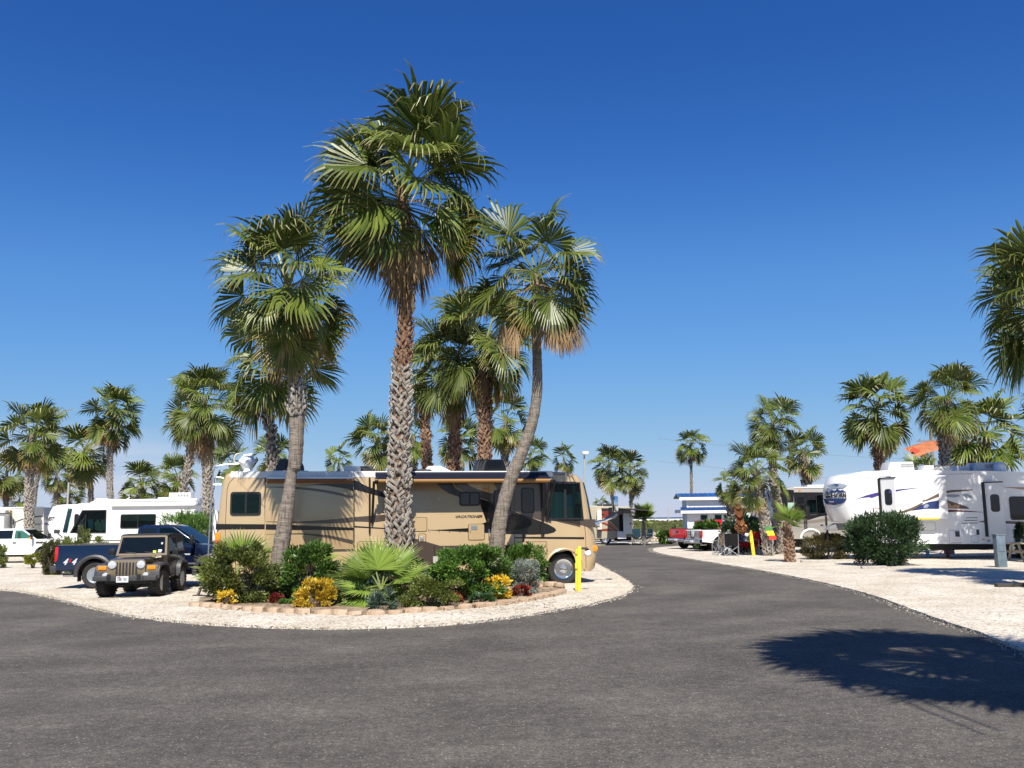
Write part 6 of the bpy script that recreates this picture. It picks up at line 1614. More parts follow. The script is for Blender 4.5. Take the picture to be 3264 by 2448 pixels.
A.film(bez((2760, 1620), (2800, 1618), (2860, 1617), (2900, 1615), 4) + bez((2900, 1620), (2850, 1624), (2800, 1622), (2760, 1620), 4), mat('pink_print', (.6, .25, .22), .5), 0, 'swoosh')
# the slide-out with its half of the artwork
s0 = A.p(2700, 1665); so = A.box('slide_out', 2832, 1516, 2994, 1655, -.5, -.01, M_WFG, .02)
so_f = lambda pts, m, k=0: prism('artwork', [(a, z - .045) for a, z in F.pp(pts, -.5)], -.506 - k * .002, -.501, m, so)
so_f(bez((2836, 1636), (2880, 1633), (2920, 1612), (2936, 1603), 8) + [(2944, 1604)] + bez((2944, 1604), (2920, 1625), (2890, 1637), (2836, 1640), 6), M_BRP)
so_f(bez((2938, 1598), (2960, 1590), (2980, 1577), (2993, 1572), 5) + [(2993, 1584)] + bez((2993, 1584), (2980, 1586), (2960, 1598), (2944, 1599), 5) + [(2948, 1590)], M_BRP)
so_f([(2834, 1563), (2880, 1558), (2925, 1555), (2925, 1556), (2880, 1562), (2834, 1572)], M_PURP)
so_f([(2906, 1628), (2930, 1612), (2944, 1607), (2960, 1600), (2975, 1602), (2984, 1596), (2993, 1594), (2993, 1622), (2950, 1622)], M_NAVYP)
so_f([(2944, 1612), (2952, 1606), (2962, 1610), (2956, 1618), (2944, 1619)], M_GREYP, 1)
prism('slide_trim', [(a, z - .045) for a, z in F.pp([(2894, 1650), (2994, 1650), (2994, 1655), (2894, 1656)], -.5)], -.51, -.45, M_YELLOW, so)
A.film([(2996, 1568), (3030, 1562), (3100, 1560), (3100, 1563), (3030, 1570), (2996, 1577)], M_BRP, 0, 'swoosh')
A.film([(3000, 1578), (3030, 1575), (3056, 1576), (3060, 1582), (3040, 1586), (3010, 1582)], M_GREYP, 0, 'artwork'); A.film([(3064, 1576), (3080, 1574), (3096, 1580), (3100, 1587), (3080, 1588)], M_GREYP, 0, 'artwork')
A.film([(2997, 1600), (3008, 1594), (3018, 1593), (3030, 1598), (3040, 1602), (3056, 1606), (3070, 1611), (3082, 1615), (3090, 1622), (2998, 1620)], M_BRP, 0, 'artwork')
A.film([(3004, 1612), (3012, 1602), (3018, 1608), (3024, 1602), (3034, 1614), (3046, 1607), (3060, 1618), (3004, 1619)], M_TANP, 1, 'artwork')
A.film([(2999, 1624), (3040, 1625), (3100, 1629), (3148, 1634), (3100, 1632), (3050, 1631), (3016, 1633)], M_REDP2, 0, 'swoosh')
for k, (xa, xb, yy) in enumerate(((3078, 1 + 3115, 1650), (3074, 3116, 1658), (3065, 3116, 1667))): A.film([(xa, yy), (xb, yy - 1), (xb, yy + 1), (xa, yy + 2)], M_FLARE, 0, 'vent_slot')
A.film([(3120, 1662), (3150, 1658), (3290, 1664), (3290, 1673), (3190, 1668), (3120, 1664)], M_BRP, 0, 'swoosh')
A.film(bez((3200, 1553), (3220, 1552), (3260, 1552), (3300, 1555), 4) + bez((3300, 1566), (3260, 1562), (3240, 1556), (3200, 1554), 4), M_TANP, 0, 'swoosh')
A.win(3222, 1582, 3300, 1658, r=.12)
A.box('vent_panel', 3045, 1693, 3058, 1711, -.02, -.001, M_FLARE); A.box('vent_panel', 3113, 1688, 3120, 1705, -.02, -.001, M_FLARE); A.box('side_marker', 3131, 1717, 3138, 1721, -.02, -.001, M_AMBER); A.box('side_marker', 2760, 1648, 2767, 1652, -.02, -.001, M_AMBER)
for (xa, xb, ya, yb) in ((2905, 2940, 1664, 1690), (2942, 2980, 1664, 1690), (3098, 3118, 1708, 1728), (3028, 3070, 1690, 1730)):
    q0 = A.p(xa, yb); q1 = A.p(xb, ya); prism('door_gap', rrect(q0[0] - .012, q1[0] + .012, q0[1] - .012, q1[1] + .012, .04, 2), -.006, -.0, M_FASCIA, t); prism('compartment_door', rrect(q0[0], q1[0], q0[1], q1[1], .04, 2), -.012, -.0, M_WFG, t, bevel=.004)
text('lettering', '08', .09, M_FLARE, t, A.p(3147, 1726)[0], A.p(3147, 1727)[1], -.004)
def open_door(px0, py0, px1, py1, yaw, k):
    a = A.p(px0, py1); h = A.p(px0, py0)[1] - a[1]
    M_ = Matrix.Rotation(yaw, 4, 'Z')
    x = a[0]; jamb = prism('door_opening', [(x - .02 if k else x + .02, a[1]), (x - .12 if k else x + .12, a[1]), (x - .12 if k else x + .12, a[1] + h), (x - .02 if k else x + .02, a[1] + h)], -.008, -.001, M_DARKIN, t) 
    bm = bmesh.new(); add_box(bm, (.36, 0, h / 2), (.72, .05, h), None, .01)
    for v in bm.verts: v.co = (M_ @ v.co) + Vector((x, -.02, a[1]))
    d = bm_obj('door', bm, M_WFG, t)
    for nm, cs, m in (('door_edge', ((-.05, 0, h / 2), (.14, .14, h + .04)), M_BLACK), ('door_edge', ((.36, 0, h + .02), (.78, .10, .05)), M_BLACK)):
        bm = bmesh.new(); add_box(bm, *cs)
        for v in bm.verts: v.co = (M_ @ v.co) + Vector((x, -.02, a[1]))
        bm_obj(nm, bm, m, d)
    for sg in (-1, 1):
        bm = bmesh.new(); add_prism(bm, rrect(.2, .56, h * .45, h * .78, .12), sg * .028, sg * .034)
        for v in bm.verts: v.co = (M_ @ v.co) + Vector((x, -.02, a[1]))
        bm_obj('pane', bm, M_DGLASS, d)
open_door(3150, 1539, 3180, 1709, R(-42), 0); open_door(2815, 1526, 2835, 1680, R(-62), 1)
box('undercarriage', ((A.p(2950, 1700)[0] + A.p(3400, 1700)[0]) / 2, 1.3, .62), (6, 1.9, .5), M_BLACKM, t)
for k in (3235, 3310): A.wheel(k, .40, .25)
tubes('landing_gear', [([(A.p(2800, 1700)[0], .3, A.p(2800, 1700)[1]), (A.p(2800, 1700)[0], .3, 0.02)], .06), ([(A.p(2800, 1700)[0], 2.1, A.p(2800, 1700)[1]), (A.p(2800, 1700)[0], 2.1, 0.02)], .06)], M_BLACK, t)
prism('pin_box', A.pp([(2668, 1690), (2676, 1681), (2700, 1668), (2780, 1668), (2780, 1690), (2712, 1688), (2700, 1692)]), 1.0, 1.5, M_FASCIA, t, bevel=.03); tube('hitch_post', [(A.p(2674, 1690)[0], 1.25, A.p(2674, 1690)[1]), (A.p(2674, 1690)[0], 1.25, .02)], .05, M_BLACK, t)
for (xa, xb, yt, m, yy) in ((2831, 2915, 1472, M_WSH, .6), (3104, 3178, 1474, M_WSH, .6)):
    q0 = F.p(xa, 1500, yy); q1 = F.p(xb, yt, yy); o = prism('air_conditioner', [(q0[0], q0[1] - .1), (q1[0], q0[1] - .1), (q1[0] - .06, q1[1] - .03), (q0[0] + .12, q1[1] - .045), (q0[0] + .02, q0[1] + .1)], yy, yy + .8, m, t, bevel=.05)
    boxes('grille_slat', [((q0[0] + (q1[0] - q0[0]) * (.5 + .045 * k), yy - .012, q1[1] - .16 - .09 * j), (.03, .012, .05)) for k in range(10) for j in range(2)], M_FASCIA, o, kind='stuff')
for (xa, xb, yt, m) in ((2938, 2980, 1486, M_WSH), (2990, 3030, 1489, M_CREAM), (3040, 3094, 1487, M_WSH)):
    q0 = F.p(xa, 1500, .7); q1 = F.p(xb, yt, .7); prism('roof_vent', [(q0[0], q0[1] - .1), (q1[0], q0[1] - .1), (q1[0] - .04, q1[1]), (q0[0] + .15, q1[1])], .7, 1.2, m, t, bevel=.04)
q = F.p(3185, 1490, .5); lathe('antenna_dome', [(.27, -.2), (.28, .0), (.26, .12), (.19, .24), (.10, .29), (.001, .3)], (q[0], .5, q[1] - .09), M_WHITE, t, 'Z', 20)
A.film([(2744, 1523), (2900, 1512), (3100, 1510), (3100, 1511), (2900, 1513), (2744, 1524)], M_FASCIA, 0, 'awning_rail')

# grey motorhome behind the chairs, windscreen to the left
t, F = rv_base('motorhome', 'silver grey motorhome with black window band behind the little palm', 'motorhome', 2483, 1750, 49, R(3)); A = RV(t, F)
M_SGREY = mat('silver_grey_paint', (.42, .40, .37), .3, .3, coat=.6); M_BLKP = mat('black_band', (.012, .011, .012), .12, coat=.8)
A.body([(2484, 1715), (2481, 1660), (2481, 1600), (2486, 1570), (2500, 1556), (2530, 1551), (2800, 1548), (2800, 1720), (2530, 1718)], 2.5, M_SGREY, .15)
A.film([(2530, 1569), (2790, 1569), (2790, 1625), (2645, 1630), (2600, 1648), (2560, 1655), (2533, 1655)], M_BLKP)
A.film([(2560, 1652), (2645, 1630), (2645, 1636), (2575, 1658)], M_BLKP, 1); A.film([(2545, 1664), (2600, 1657), (2646, 1650), (2646, 1659), (2600, 1666), (2548, 1671)], mat('taupe_band', (.2, .17, .14), .4), 1)
prism('windscreen', A.pp([(2482, 1660), (2481, 1600), (2486, 1572), (2500, 1560), (2530, 1562), (2528, 1660)]), -.025, 2.4, M_BLKP, t)
w_ = window(t, rrect(A.p(2506, 0)[0], A.p(2533, 0)[0], A.p(2520, 1640)[1], A.p(2520, 1577)[1], .1), M_BLACK, M_GLASS, rim=.04, y=-.026); prism('curtain', A.pp([(2510, 1602), (2529, 1602), (2529, 1636), (2511, 1636)]), -.038, -.028, mat('pale_shade', (.34, .5, .42), .8), w_)
w_ = A.win(2538, 1580, 2565, 1610, y=-.009); 
w_ = A.win(2571, 1590, 2625, 1637, m=M_GLASS, y=-.009, rim=.04); prism('curtain', A.pp([(2574, 1603), (2583, 1603), (2583, 1634), (2575, 1634)]), -.02, -.011, mat('pale_shade', (.34, .5, .42), .8), w_)
boxes('curtain', [((A.p(2588 + 3.4 * k, 1618)[0], -.02 + (k % 2) * .006, A.p(2600, 1619)[1]), (.042, .008, .5)) for k in range(10)], mat('curtain_cream', (.55, .55, .4), .9), w_, kind='stuff')
q0 = A.p(2575, 1680); q1 = A.p(2631, 1640); tube('door_seam', [(x, -.004, z) for x, z in rrect(q0[0], q1[0], q0[1], q1[1], .2, 4)], .008, M_FASCIA, t, 4)
A.box('door_grip', 2631, 1645, 2635, 1675, -.05, -.005, M_BLACK, .01); A.box('vent_panel', 2615, 1672, 2624, 1676, -.01, -.002, M_BLACK); A.box('side_marker', 2545, 1560, 2552, 1565, -.02, -.001, M_AMBER)
A.box('roof_edge', 2530, 1551, 2800, 1557, -.03, -.001, M_WHITER, .01); A.box('air_conditioner', 2590, 1543, 2660, 1550, .7, 1.4, M_WHITE, .05)
mm = A.box('side_mirror', 2560, 1615, 2570, 1652, -.5, -.35, M_BLACK, .05); tube('mirror_arm', [(A.p(2564, 1620)[0], -.42, A.p(2564, 1618)[1]), (A.p(2556, 1618)[0], 0, A.p(2556, 1612)[1])], .03, M_BLACK, mm)
bm = bmesh.new(); add_tube(bm, [(A.p(2585, 1712)[0] + .55 * math.cos(a), -.01, A.p(2585, 1718)[1] + .5 * math.sin(a)) for a in [math.pi * i / 10 for i in range(11)]], .06, 6); bm_obj('wheel_arch', bm, M_WHITE, t, smooth=True)
A.wheel(2585, .46, .2); A.wheel(2500, .46, .2); box('undercarriage', (4.0, 1.25, .55), (8, 1.9, .5), M_BLACKM, t)
# a cream motorhome between the house and the grey one (only its overhang shows)
t, F = rv_base('motorhome', 'cream camper with dark windscreen between the little house and the grey motorhome', 'motorhome', 2352, 1750, 62, R(0)); A = RV(t, F)
A.body([(2350, 1760), (2346, 1640), (2352, 1618), (2362, 1609), (2380, 1605), (2480, 1604), (2480, 1760)], 2.4, M_FASCIA, .1); A.box('overcab', 2360, 1606, 2480, 1619, -.12, -.005, M_CREAM, .05)
A.film([(2354, 1622), (2400, 1622), (2400, 1660), (2354, 1664)], M_BLKP); A.win(2382, 1632, 2398, 1668, m=M_GLASS, fm=M_FASCIA, y=-.009); A.film([(2403, 1650), (2410, 1628), (2411, 1664)], M_NAVYP, 1)
box('windscreen_shade', (A.p(2385, 1640)[0], -.05, A.p(2385, 1645)[1]), (.25, .02, .4), mat('curtain_teal', (.24, .36, .33), .9), t)
# distant maroon motorhome with awning out and door open
t, F = rv_base('motorhome', 'maroon and black motorhome with awning out and white door open, far behind the road', 'motorhome', 1880, 1750, 69, R(-4)); A = RV(t, F)
M_MAR = mat('maroon_paint', (.22, .03, .02), .3, coat=.6); M_GOLD = mat('beige_paint', (.42, .38, .28), .4)
A.body([(1850, 1722), (1850, 1618), (1870, 1612), (2008, 1615), (2013, 1640), (2014, 1712), (1940, 1716)], 2.5, M_GOLD, .08)
A.film([(1917, 1620), (2010, 1620), (2012, 1704), (1980, 1695), (1945, 1660), (1917, 1648)], M_BLKP)
A.film([(1918, 1630), (1936, 1628), (1950, 1640), (1935, 1645), (1918, 1636)], M_MAR, 1, 'swoosh'); A.film([(1918, 1644), (1936, 1642), (1930, 1650), (1918, 1654)], M_MAR, 1, 'swoosh')
A.film(bez((1912, 1662), (1940, 1664), (1955, 1684), (1966, 1692), 6) + bez((1966, 1695), (1945, 1684), (1930, 1668), (1912, 1670), 6), M_MAR, 2, 'swoosh'); A.film(bez((1930, 1658), (1950, 1668), (1962, 1682), (1968, 1690), 5) + bez((1966, 1692), (1955, 1680), (1940, 1666), (1928, 1662), 5), mat('orange_print', (.6, .12, .02), .4), 3, 'swoosh')
A.film([(1905, 1688), (1940, 1684), (1958, 1692), (1940, 1693), (1905, 1693)], M_MAR, 1, 'swoosh')
A.win(1902, 1641, 1915, 1653); sl = A.box('slide_out', 1904, 1626, 1917, 1688, -.5, -.01, M_CREAM, .02)
A.box('compartment_door', 1937, 1692, 1957, 1718, -.03, -.002, M_GOLD, .01); A.wheel(1930, .44)
d = A.box('door', 1986, 1636, 2012, 1702, -.75, -.7, M_WHITE, .02); prism('pane', rrect(A.p(1993, 0)[0], A.p(2005, 0)[0], A.p(2000, 1660)[1], A.p(2000, 1641)[1], .08), -.76, -.752, M_DGLASS, d); box('door_handle', (A.p(2008, 1669)[0], -.77, A.p(2008, 1669)[1]), (.12, .03, .1), M_BLACK, d)
A.box('storage_box', 1968, 1693, 1995, 1717, -.6, -.0, M_WHITE, .04); A.box('door_opening', 1975, 1640, 1984, 1704, -.01, -.001, M_DARKIN)
a = A.p(1940, 1619); b = A.p(2062, 1626)
aw = prism('awning', [(a[0], a[1] + .02), (a[0], a[1] - .03), (b[0], b[1] - .08), (b[0], b[1])], -2.2, -.05, mat('awning_charcoal', (.03, .03, .035), .7), t)
tubes('awning_arm', [([(A.p(2010, 1650)[0], -.1, A.p(2010, 1650)[1]), (A.p(2030, 1640)[0], -1.6, A.p(2030, 1640)[1]), (b[0] - .5, -2.1, b[1] - .05)], .035), ([(A.p(2010, 1630)[0], -.1, A.p(2010, 1630)[1]), (A.p(2025, 1642)[0], -1.2, A.p(2025, 1642)[1])], .03)], M_BLACK, aw)
A.box('air_conditioner', 1924, 1606, 1952, 1613, .7, 1.4, M_BLACKM, .04); A.box('roof_vent', 1905, 1608, 1920, 1613, .7, 1.4, M_BLACKM, .02)
box('front_bay', ((A.p(1960, 1700)[0] + A.p(2012, 1700)[0]) / 2, .9, .6), (1.2, 1.4, .7), M_BLACKM, t)

# little white house with blue metal roof
Yh = 84; g = W(2188, 1700, Yh); t = thing('tiny_house', 'little two level white house with blue metal roof beyond the pickups', 'house', (g.x, g.y, .0), local=True, yaw=R(-3)); F = Frame((g.x, g.y), R(-3)); A = RV(t, F)
A.pp = lambda pts: F.pp(pts); A.p = lambda x, y: F.p(x, y)
M_SID = mat('white_siding', (.78, .78, .78), .6); M_BLUER = mat('blue_metal_roof', (.035, .12, .36), .3, .3, coat=.3)
xw0 = A.p(2193, 1700)[0]; xw1 = A.p(2480, 1700)[0]; zt_ = A.p(2194, 1594)[1]; zm = A.p(2194, 1627)[1]; D = 3.4
box('wall', ((xw0 + xw1) / 2, D / 2, zt_ / 2), (xw1 - xw0, D, zt_), M_SID, t)
boxes('siding_board', [(((xw0 + xw1) / 2, -.008, .12 + .18 * k), (xw1 - xw0 + .02, .016, .17)) for k in range(int(zt_ / .18) - 1)], M_SID, t, kind='stuff')
boxes('corner_board', [((xw0 + .05, -.03, zt_ / 2), (.14, .03, zt_ - .02))], M_SID, t)
xr0 = A.p(2157, 1590)[0]; 
def roof(name, x0, x1, zl, zh, y0, y1, side_gable=True):
    # slope rises from the near eave (y0) to the ridge (y1) and drops to the far eave
    bm = bmesh.new(); ym = (y0 + y1) / 2; th = .06
    for (ya, za, yb, zb) in ((y0, zl, ym, zh), (ym, zh, y1, zl)):
        v = [bm.verts.new(q) for q in ((x0, ya, za), (x1, ya, za), (x1, yb, zb), (x0, yb, zb), (x0, ya, za - th), (x1, ya, za - th), (x1, yb, zb - th), (x0, yb, zb - th))]
        for f in ((0, 1, 2, 3), (7, 6, 5, 4), (0, 4, 5, 1), (1, 5, 6, 2), (2, 6, 7, 3), (3, 7, 4, 0)): bm.faces.new([v[i] for i in f])
    r = bm_obj(name, bm, M_BLUER, t)
    L = []; n = int((x1 - x0) / .42); sl = math.atan2(zh - zl, ym - y0); ln = math.hypot(zh - zl, ym - y0)
    for k in range(n + 1): L.append(((x0 + .02 + (x1 - x0 - .04) * k / n, (y0 + ym) / 2 - math.sin(sl) * .02, (zl + zh) / 2 + math.cos(sl) * .025), (.04, ln, .04), Matrix.Rotation(sl, 3, 'X')))
    boxes('roof_seam', L, M_BLUER, r, kind='stuff'); return r
zh = F.p(2170, 1573, 1.7)[1]; zl = F.p(2186, 1585, -.4)[1]
roof('roof', xw0 - .75, xw1, zl, zh, -.4, D + .4)
box('fascia', ((xw0 + xw1) / 2 - .35, -.40, zl - .13), (xw1 - xw0 + .7, .05, .26), M_SID, t)
# gable infill at the left end
bm = bmesh.new(); v = [bm.verts.new(q) for q in ((xw0 - .01, 0, zt_ - .02), (xw0 - .01, D, zt_ - .02), (xw0 - .01, D / 2, zh - .1))]; bm.faces.new(v); bmesh.ops.solidify(bm, geom=bm.faces[:], thickness=.05); bm_obj('gable', bm, M_SID, t)
zl2 = F.p(2194, 1627, -.5)[1]; zh2 = F.p(2194, 1617, -.02)[1]
r2 = prism('lower_roof', [(xw0 - .6, zl2), (xw1, zl2), (xw1, zh2), (xw0 - .6, zh2)], -.6, -.55, M_BLUER, t) if False else None
bm = bmesh.new(); v = [bm.verts.new(q) for q in ((xw0 - .6, -.6, zl2), (xw1, -.6, zl2), (xw1, -.02, zh2), (xw0 - .6, -.02, zh2))]; bm.faces.new(v); bmesh.ops.solidify(bm, geom=bm.faces[:], thickness=.05); r2 = bm_obj('lower_roof', bm, M_BLUER, t)
boxes('roof_seam', [((xw0 - .6 + .42 * k, -.32, (zl2 + zh2) / 2 + .03), (.04, .6, .04), Matrix.Rotation(math.atan2(zh2 - zl2, .58), 3, 'X')) for k in range(int((xw1 - xw0 + .6) / .42))], M_BLUER, r2, kind='stuff')
box('fascia', ((xw0 + xw1) / 2 - .3, -.61, zl2 - .14), (xw1 - xw0 + .6, .05, .24), M_SID, t)
box('return_roof', (xw0 - .33, D / 2, zl2 + .06), (.62, D + .9, .06), M_BLUER, t); box('fascia', (xw0 - .62, D / 2, zl2 - .1), (.05, D + .9, .24), M_SID, t)
M_LOUV = mat('window_shade_grey', (.34, .37, .35), .7)
for (xa, xb, ya, yb) in ((2233, 2255, 1640, 1662), (2278, 2300, 1640, 1662), (2307, 2329, 1640, 1662)):
    a = A.p(xa, yb); b = A.p(xb, ya); w_ = window(t, [(a[0], a[1]), (b[0], a[1]), (b[0], b[1]), (a[0], b[1])], M_LOUV, M_GLASS, y=-.02, rim=.04, depth=.03, blinds=M_LOUV)
for (xa, xb, ya, yb) in ((2315, 2338, 1594, 1602), (2345, 2366, 1594, 1602), (2368, 2402, 1594, 1602), (2410, 2440, 1594, 1602)):
    a = A.p(xa, yb); b = A.p(xb, ya); window(t, [(a[0], a[1]), (b[0], a[1]), (b[0], b[1]), (a[0], b[1])], M_SID, M_DGLASS, y=-.02, rim=.02, depth=.03)
# ---------------------------------------------------------------- smaller things
def yellow_post(label, px, py, h, lean, globe_side, Y=None):
    g = G(px, py, .045); t = thing('yellow_post', label, 'post', g, 'yellow marker posts with round lamps', local=True, yaw=R(12)); s = h / 1.25; t.scale = (s, s, s); t.rotation_euler = (0, lean, R(8))
    box('post', (0, 0, .6), (.10, .08, 1.25), M_YELLOW, t, bevel=.012); box('board', (-.075, .01, .58), (.05, .03, 1.14), M_YELLOW, t, bevel=.006)
    for z in (1.08, .68): box('bracket', (-.09, .0, z), (.06, .10, .14), M_YELLOW, t, bevel=.01)
    a = tube('lamp_arm', [(.0, 0, 1.17), (globe_side * .24, 0, 1.17)], .03, M_BLACK, t)
    lathe('lamp_cap', [(.055, 0), (.06, .05), (.03, .07)], (globe_side * .22, 0, 1.10), M_BLACK, t, 'Z', 14)
    bm = bmesh.new(); bmesh.ops.create_uvsphere(bm, u_segments=18, v_segments=12, radius=.10, matrix=Matrix.Translation((globe_side * .24, 0, 1.03))); bm_obj('lamp_globe', bm, mat('opal_globe', (.78, .77, .74), .25), t, smooth=True)
yellow_post('yellow post with white globe lamp beside the front wheel of the tan motorhome', 1845, 1884, 1.22, R(2), 1)
yellow_post('yellow post with white globe lamp among the camp chairs', 2404, 1771, 1.28, R(-5), -1)
# electric pedestal by the white trailer
g = G(3192, 1812, .0); t = thing('power_pedestal', 'blue grey metal power pedestal before the white trailer door', 'pedestal', g, local=True, yaw=R(10))
M_GALV = mat('galvanised_blue', (.15, .20, .235), .5, .3, var=.15, scale=5)
hp = (G(3192, 1812).y); ztop = W(3180, 1706, G(3192, 1812).y).z
box('post', (0, 0, ztop / 2), (.36, .22, ztop), M_GALV, t, bevel=.012); box('cap', (0, 0, ztop + .015), (.39, .25, .04), M_GALV, t); box('cover_plate', (0, -.118, ztop - .35), (.28, .012, .45), M_GALV, t, bevel=.004)
# water and sewer stakes
for (px, py, col, nm, lab) in ((2958, 1782, (.10, .35, .62), 'blue_stake', 'short blue hookup post under the white trailer'), (3022, 1780, (.38, .10, .08), 'red_stake', 'short dull red hookup post with hose under the white trailer')):
    g = G(px, py); t = thing(nm, lab, 'hookup post', g, 'hookup posts under the white trailer', local=True); box('post', (0, 0, .2), (.13, .1, .4), mat(nm, col, .6), t, bevel=.01); box('cap', (0, 0, .42), (.15, .12, .03), mat(nm, col, .6), t)
g = G(3005, 1780); q = [(-.55, 0, .02), (-.3, -.1, .02), (-.05, .05, .03), (-.12, 0, .2), (.05, .0, .36), (.2, .02, .40)]
t = tube('water_hose', smooth_path([Vector(a) + g for a in q], 5), .018, M_WHITE); tag(t, 'white water hose coiled between the blue and red hookup posts', 'hose')
# picnic table, cut by the right edge
def picnic():
    g = G(3245, 1793); t = thing('picnic_table', 'weathered wooden picnic table cut by the right edge', 'picnic table', g, local=True, yaw=R(4))
    M = mat('weathered_wood', (.28, .22, .15), .85, col2=(.45, .38, .28), scale=3, stretch=(1, 8, 8), bump=.4, bscale=20)
    L = 1.9
    for k in range(5): box('top_board', (L / 2 - .1, .14 * k, .75), (L, .13, .04), M, t, bevel=.006)
    for y in (-.42, -.28, .86, 1.0): box('seat_board', (L / 2 - .1, y, .44), (L, .13, .04), M, t, bevel=.006)
    for x in (.12, L - .35):
        for sg in (-1, 1):
            bm = bmesh.new(); add_box(bm, (x, .28 + sg * .38, .37), (.05, .10, .86), Matrix.Rotation(sg * .42, 3, 'X')); bm_obj('leg', bm, M, t)
        box('brace', (x + .05, .28, .41), (.04, 1.45, .09), M, t)
picnic()
# light poles
def pole(label, px, ytop, Y, r=.05, head=True, ybase=None, name='light_pole'):
    a = W(px, ytop, Y); t = thing(name, label, 'pole', (a.x, a.y, 0), 'poles beyond the trailers', local=True)
    tube('shaft', [(0, 0, 0), (0, 0, a.z)], [r * 1.3, r], mat('pole_grey', (.4, .4, .4), .5), t)
    if head: box('lamp_head', (.08, -.05, a.z + .08), (.45, .5, .22), M_WHITE, t, bevel=.05)
pole('white headed light pole above the front of the tan motorhome', 1862, 1448, 66)
pole('thin grey pole above the white trailers, left of the motorhome antenna', 219, 1538, 75, .07, False)
pole('thin pale far lamp post on the horizon left of the little house', 2130, 1612, 260, .12, False)
# utility pole with crossarm behind the big palms at right
a = W(2966, 1372, 88); t = thing('utility_pole', 'wooden utility pole with short crossarm above the orange canopy', 'utility pole', (a.x, a.y, 0), local=True)
M_WP = mat('pole_wood', (.22, .18, .15), .9); tube('shaft', [(0, 0, 0), (0, 0, a.z)], [.2, .15], M_WP, t, 10); box('crossarm', (-.5, 0, a.z - 1.0), (1.6, .12, .12), M_WP, t); lathe('insulator', [(.05, 0), (.07, .1), (.03, .2)], (-1.1, 0, a.z - .93), M_FASCIA, t)
for (za, zb, lab) in ((1418, 1398, 'upper'), (1493, 1470, 'lower')):
    p0 = W(3600, za + 40, 88); p1 = W(2100, zb + 0 if False else zb, 88); L = [p0.lerp(p1, i / 20) for i in range(21)]
    for i, v in enumerate(L): v.z -= 1.0 * math.sin(math.pi * i / 20)
    t = tube('power_line', L, .012, M_FASCIA, None, 4); tag(t, lab + ' thin power line crossing the sky behind the right palms', 'power line', 'power lines')
# orange ribbed canopy behind
a = W(2945, 1432, 66); t = thing('canopy', 'orange curved canopy roof behind the right palms', 'canopy', (a.x, a.y, 0), local=True)
M_OR = mat('orange_fabric', (.66, .27, .12), .6, var=.12, scale=2); M_OR2 = mat('red_orange_fabric', (.50, .07, .03), .6)
bm = bmesh.new(); rows = []
z0 = a.z
for i in range(15):
    u = i / 14; row = []
    for j in range(7):
        v = j / 6; x = -1.45 + 4.2 * u; z = z0 - .05 + .62 * math.sin(min(1, u * 1.6 + .12) * math.pi / 2) * (1 - .0 * v) - v * (.75 - .2 * u) ; y = -1.2 * math.sin(v * math.pi / 2) - .6 * u
        row.append(bm.verts.new((x + .25 * v, y, z)))
    rows.append(row)
for r0, r1 in zip(rows[:-1], rows[1:]):
    for j in range(6): bm.faces.new((r0[j], r1[j], r1[j + 1], r0[j + 1]))
bmesh.ops.solidify(bm, geom=bm.faces[:], thickness=.04); bm_obj('shell', bm, M_OR, t, smooth=True)
tubes('rib', [([(-1.2 + .62 * k, -.25, z0 + .45), (-1.1 + .62 * k, -1.25, z0 - .1)], .05) for k in range(2, 7)], M_OR2, t); tubes('support', [([(0, 0, 0), (0, 0, z0)], .1), ([(2.2, 0, 0), (2.2, 0, z0)], .1)], M_WP, t)
prism('edge_panel', [(-1.45, z0 - .15), (-.5, z0 - .75), (-.35, z0 - .45), (-1.2, z0 + .1)], -1.1, -1.04, M_OR2, t)

# closed striped umbrella
def umbrella():
    g = G(2366, 1769); Y = g.y; t = thing('garden_umbrella', 'closed orange garden umbrella with dark red chevron stripes', 'umbrella', g, local=True, yaw=R(0))
    z = lambda y: W(2366, y, Y).z; sc = Y / FPX; lean = -.006
    M_UO = mat('umbrella_orange', (.85, .40, .15), .8); M_UR = mat('umbrella_red', (.20, .02, .015), .8)
    prof = [(1606, 6), (1612, 10), (1625, 11), (1650, 10), (1672, 11), (1682, 16), (1688, 18), (1698, 12)]
    bm = bmesh.new(); seg = 16; rings = []
    pr = smooth_path([(y, w) for y, w in prof], 5); N = len(pr)
    cx = lambda y: (2357 - 2366 + (y - 1606) * .115) * sc
    for i, (y, w) in enumerate(pr):
        ring = []
        for k in range(seg):
            a = 2 * math.pi * k / seg; rr = w * sc * (1 + .22 * math.cos(a * 8 + .3) * min(1, i / 12)); zz = z(y) + (.09 * math.cos(2 * (a + math.pi / 2)) * min(1, i / 10)) * -1
            ring.append(bm.verts.new((cx(y) + rr * math.cos(a), rr * math.sin(a), zz)))
        rings.append(ring)
    stripe = []
    for i in range(N - 1):
        for k in range(seg):
            f = bm.faces.new((rings[i][k], rings[i][(k + 1) % seg], rings[i + 1][(k + 1) % seg], rings[i + 1][k])); f.material_index = 1 if i % 6 in (2, 3) else 0
    bm.faces.new(rings[0][::-1]); bm.faces.new(rings[-1])
    o = bm_obj('canopy', bm, [M_UO, M_UR], t, smooth=False)
    tube('pole', [(.05, 0, 0), (cx(1700), 0, z(1700)), (cx(1604), 0, z(1601))], .022, M_BLACK, t); lathe('base', [(.25, 0), (.24, .05), (.06, .09), (.03, .25)], (.05, 0, 0), M_BLACK, t)
umbrella()
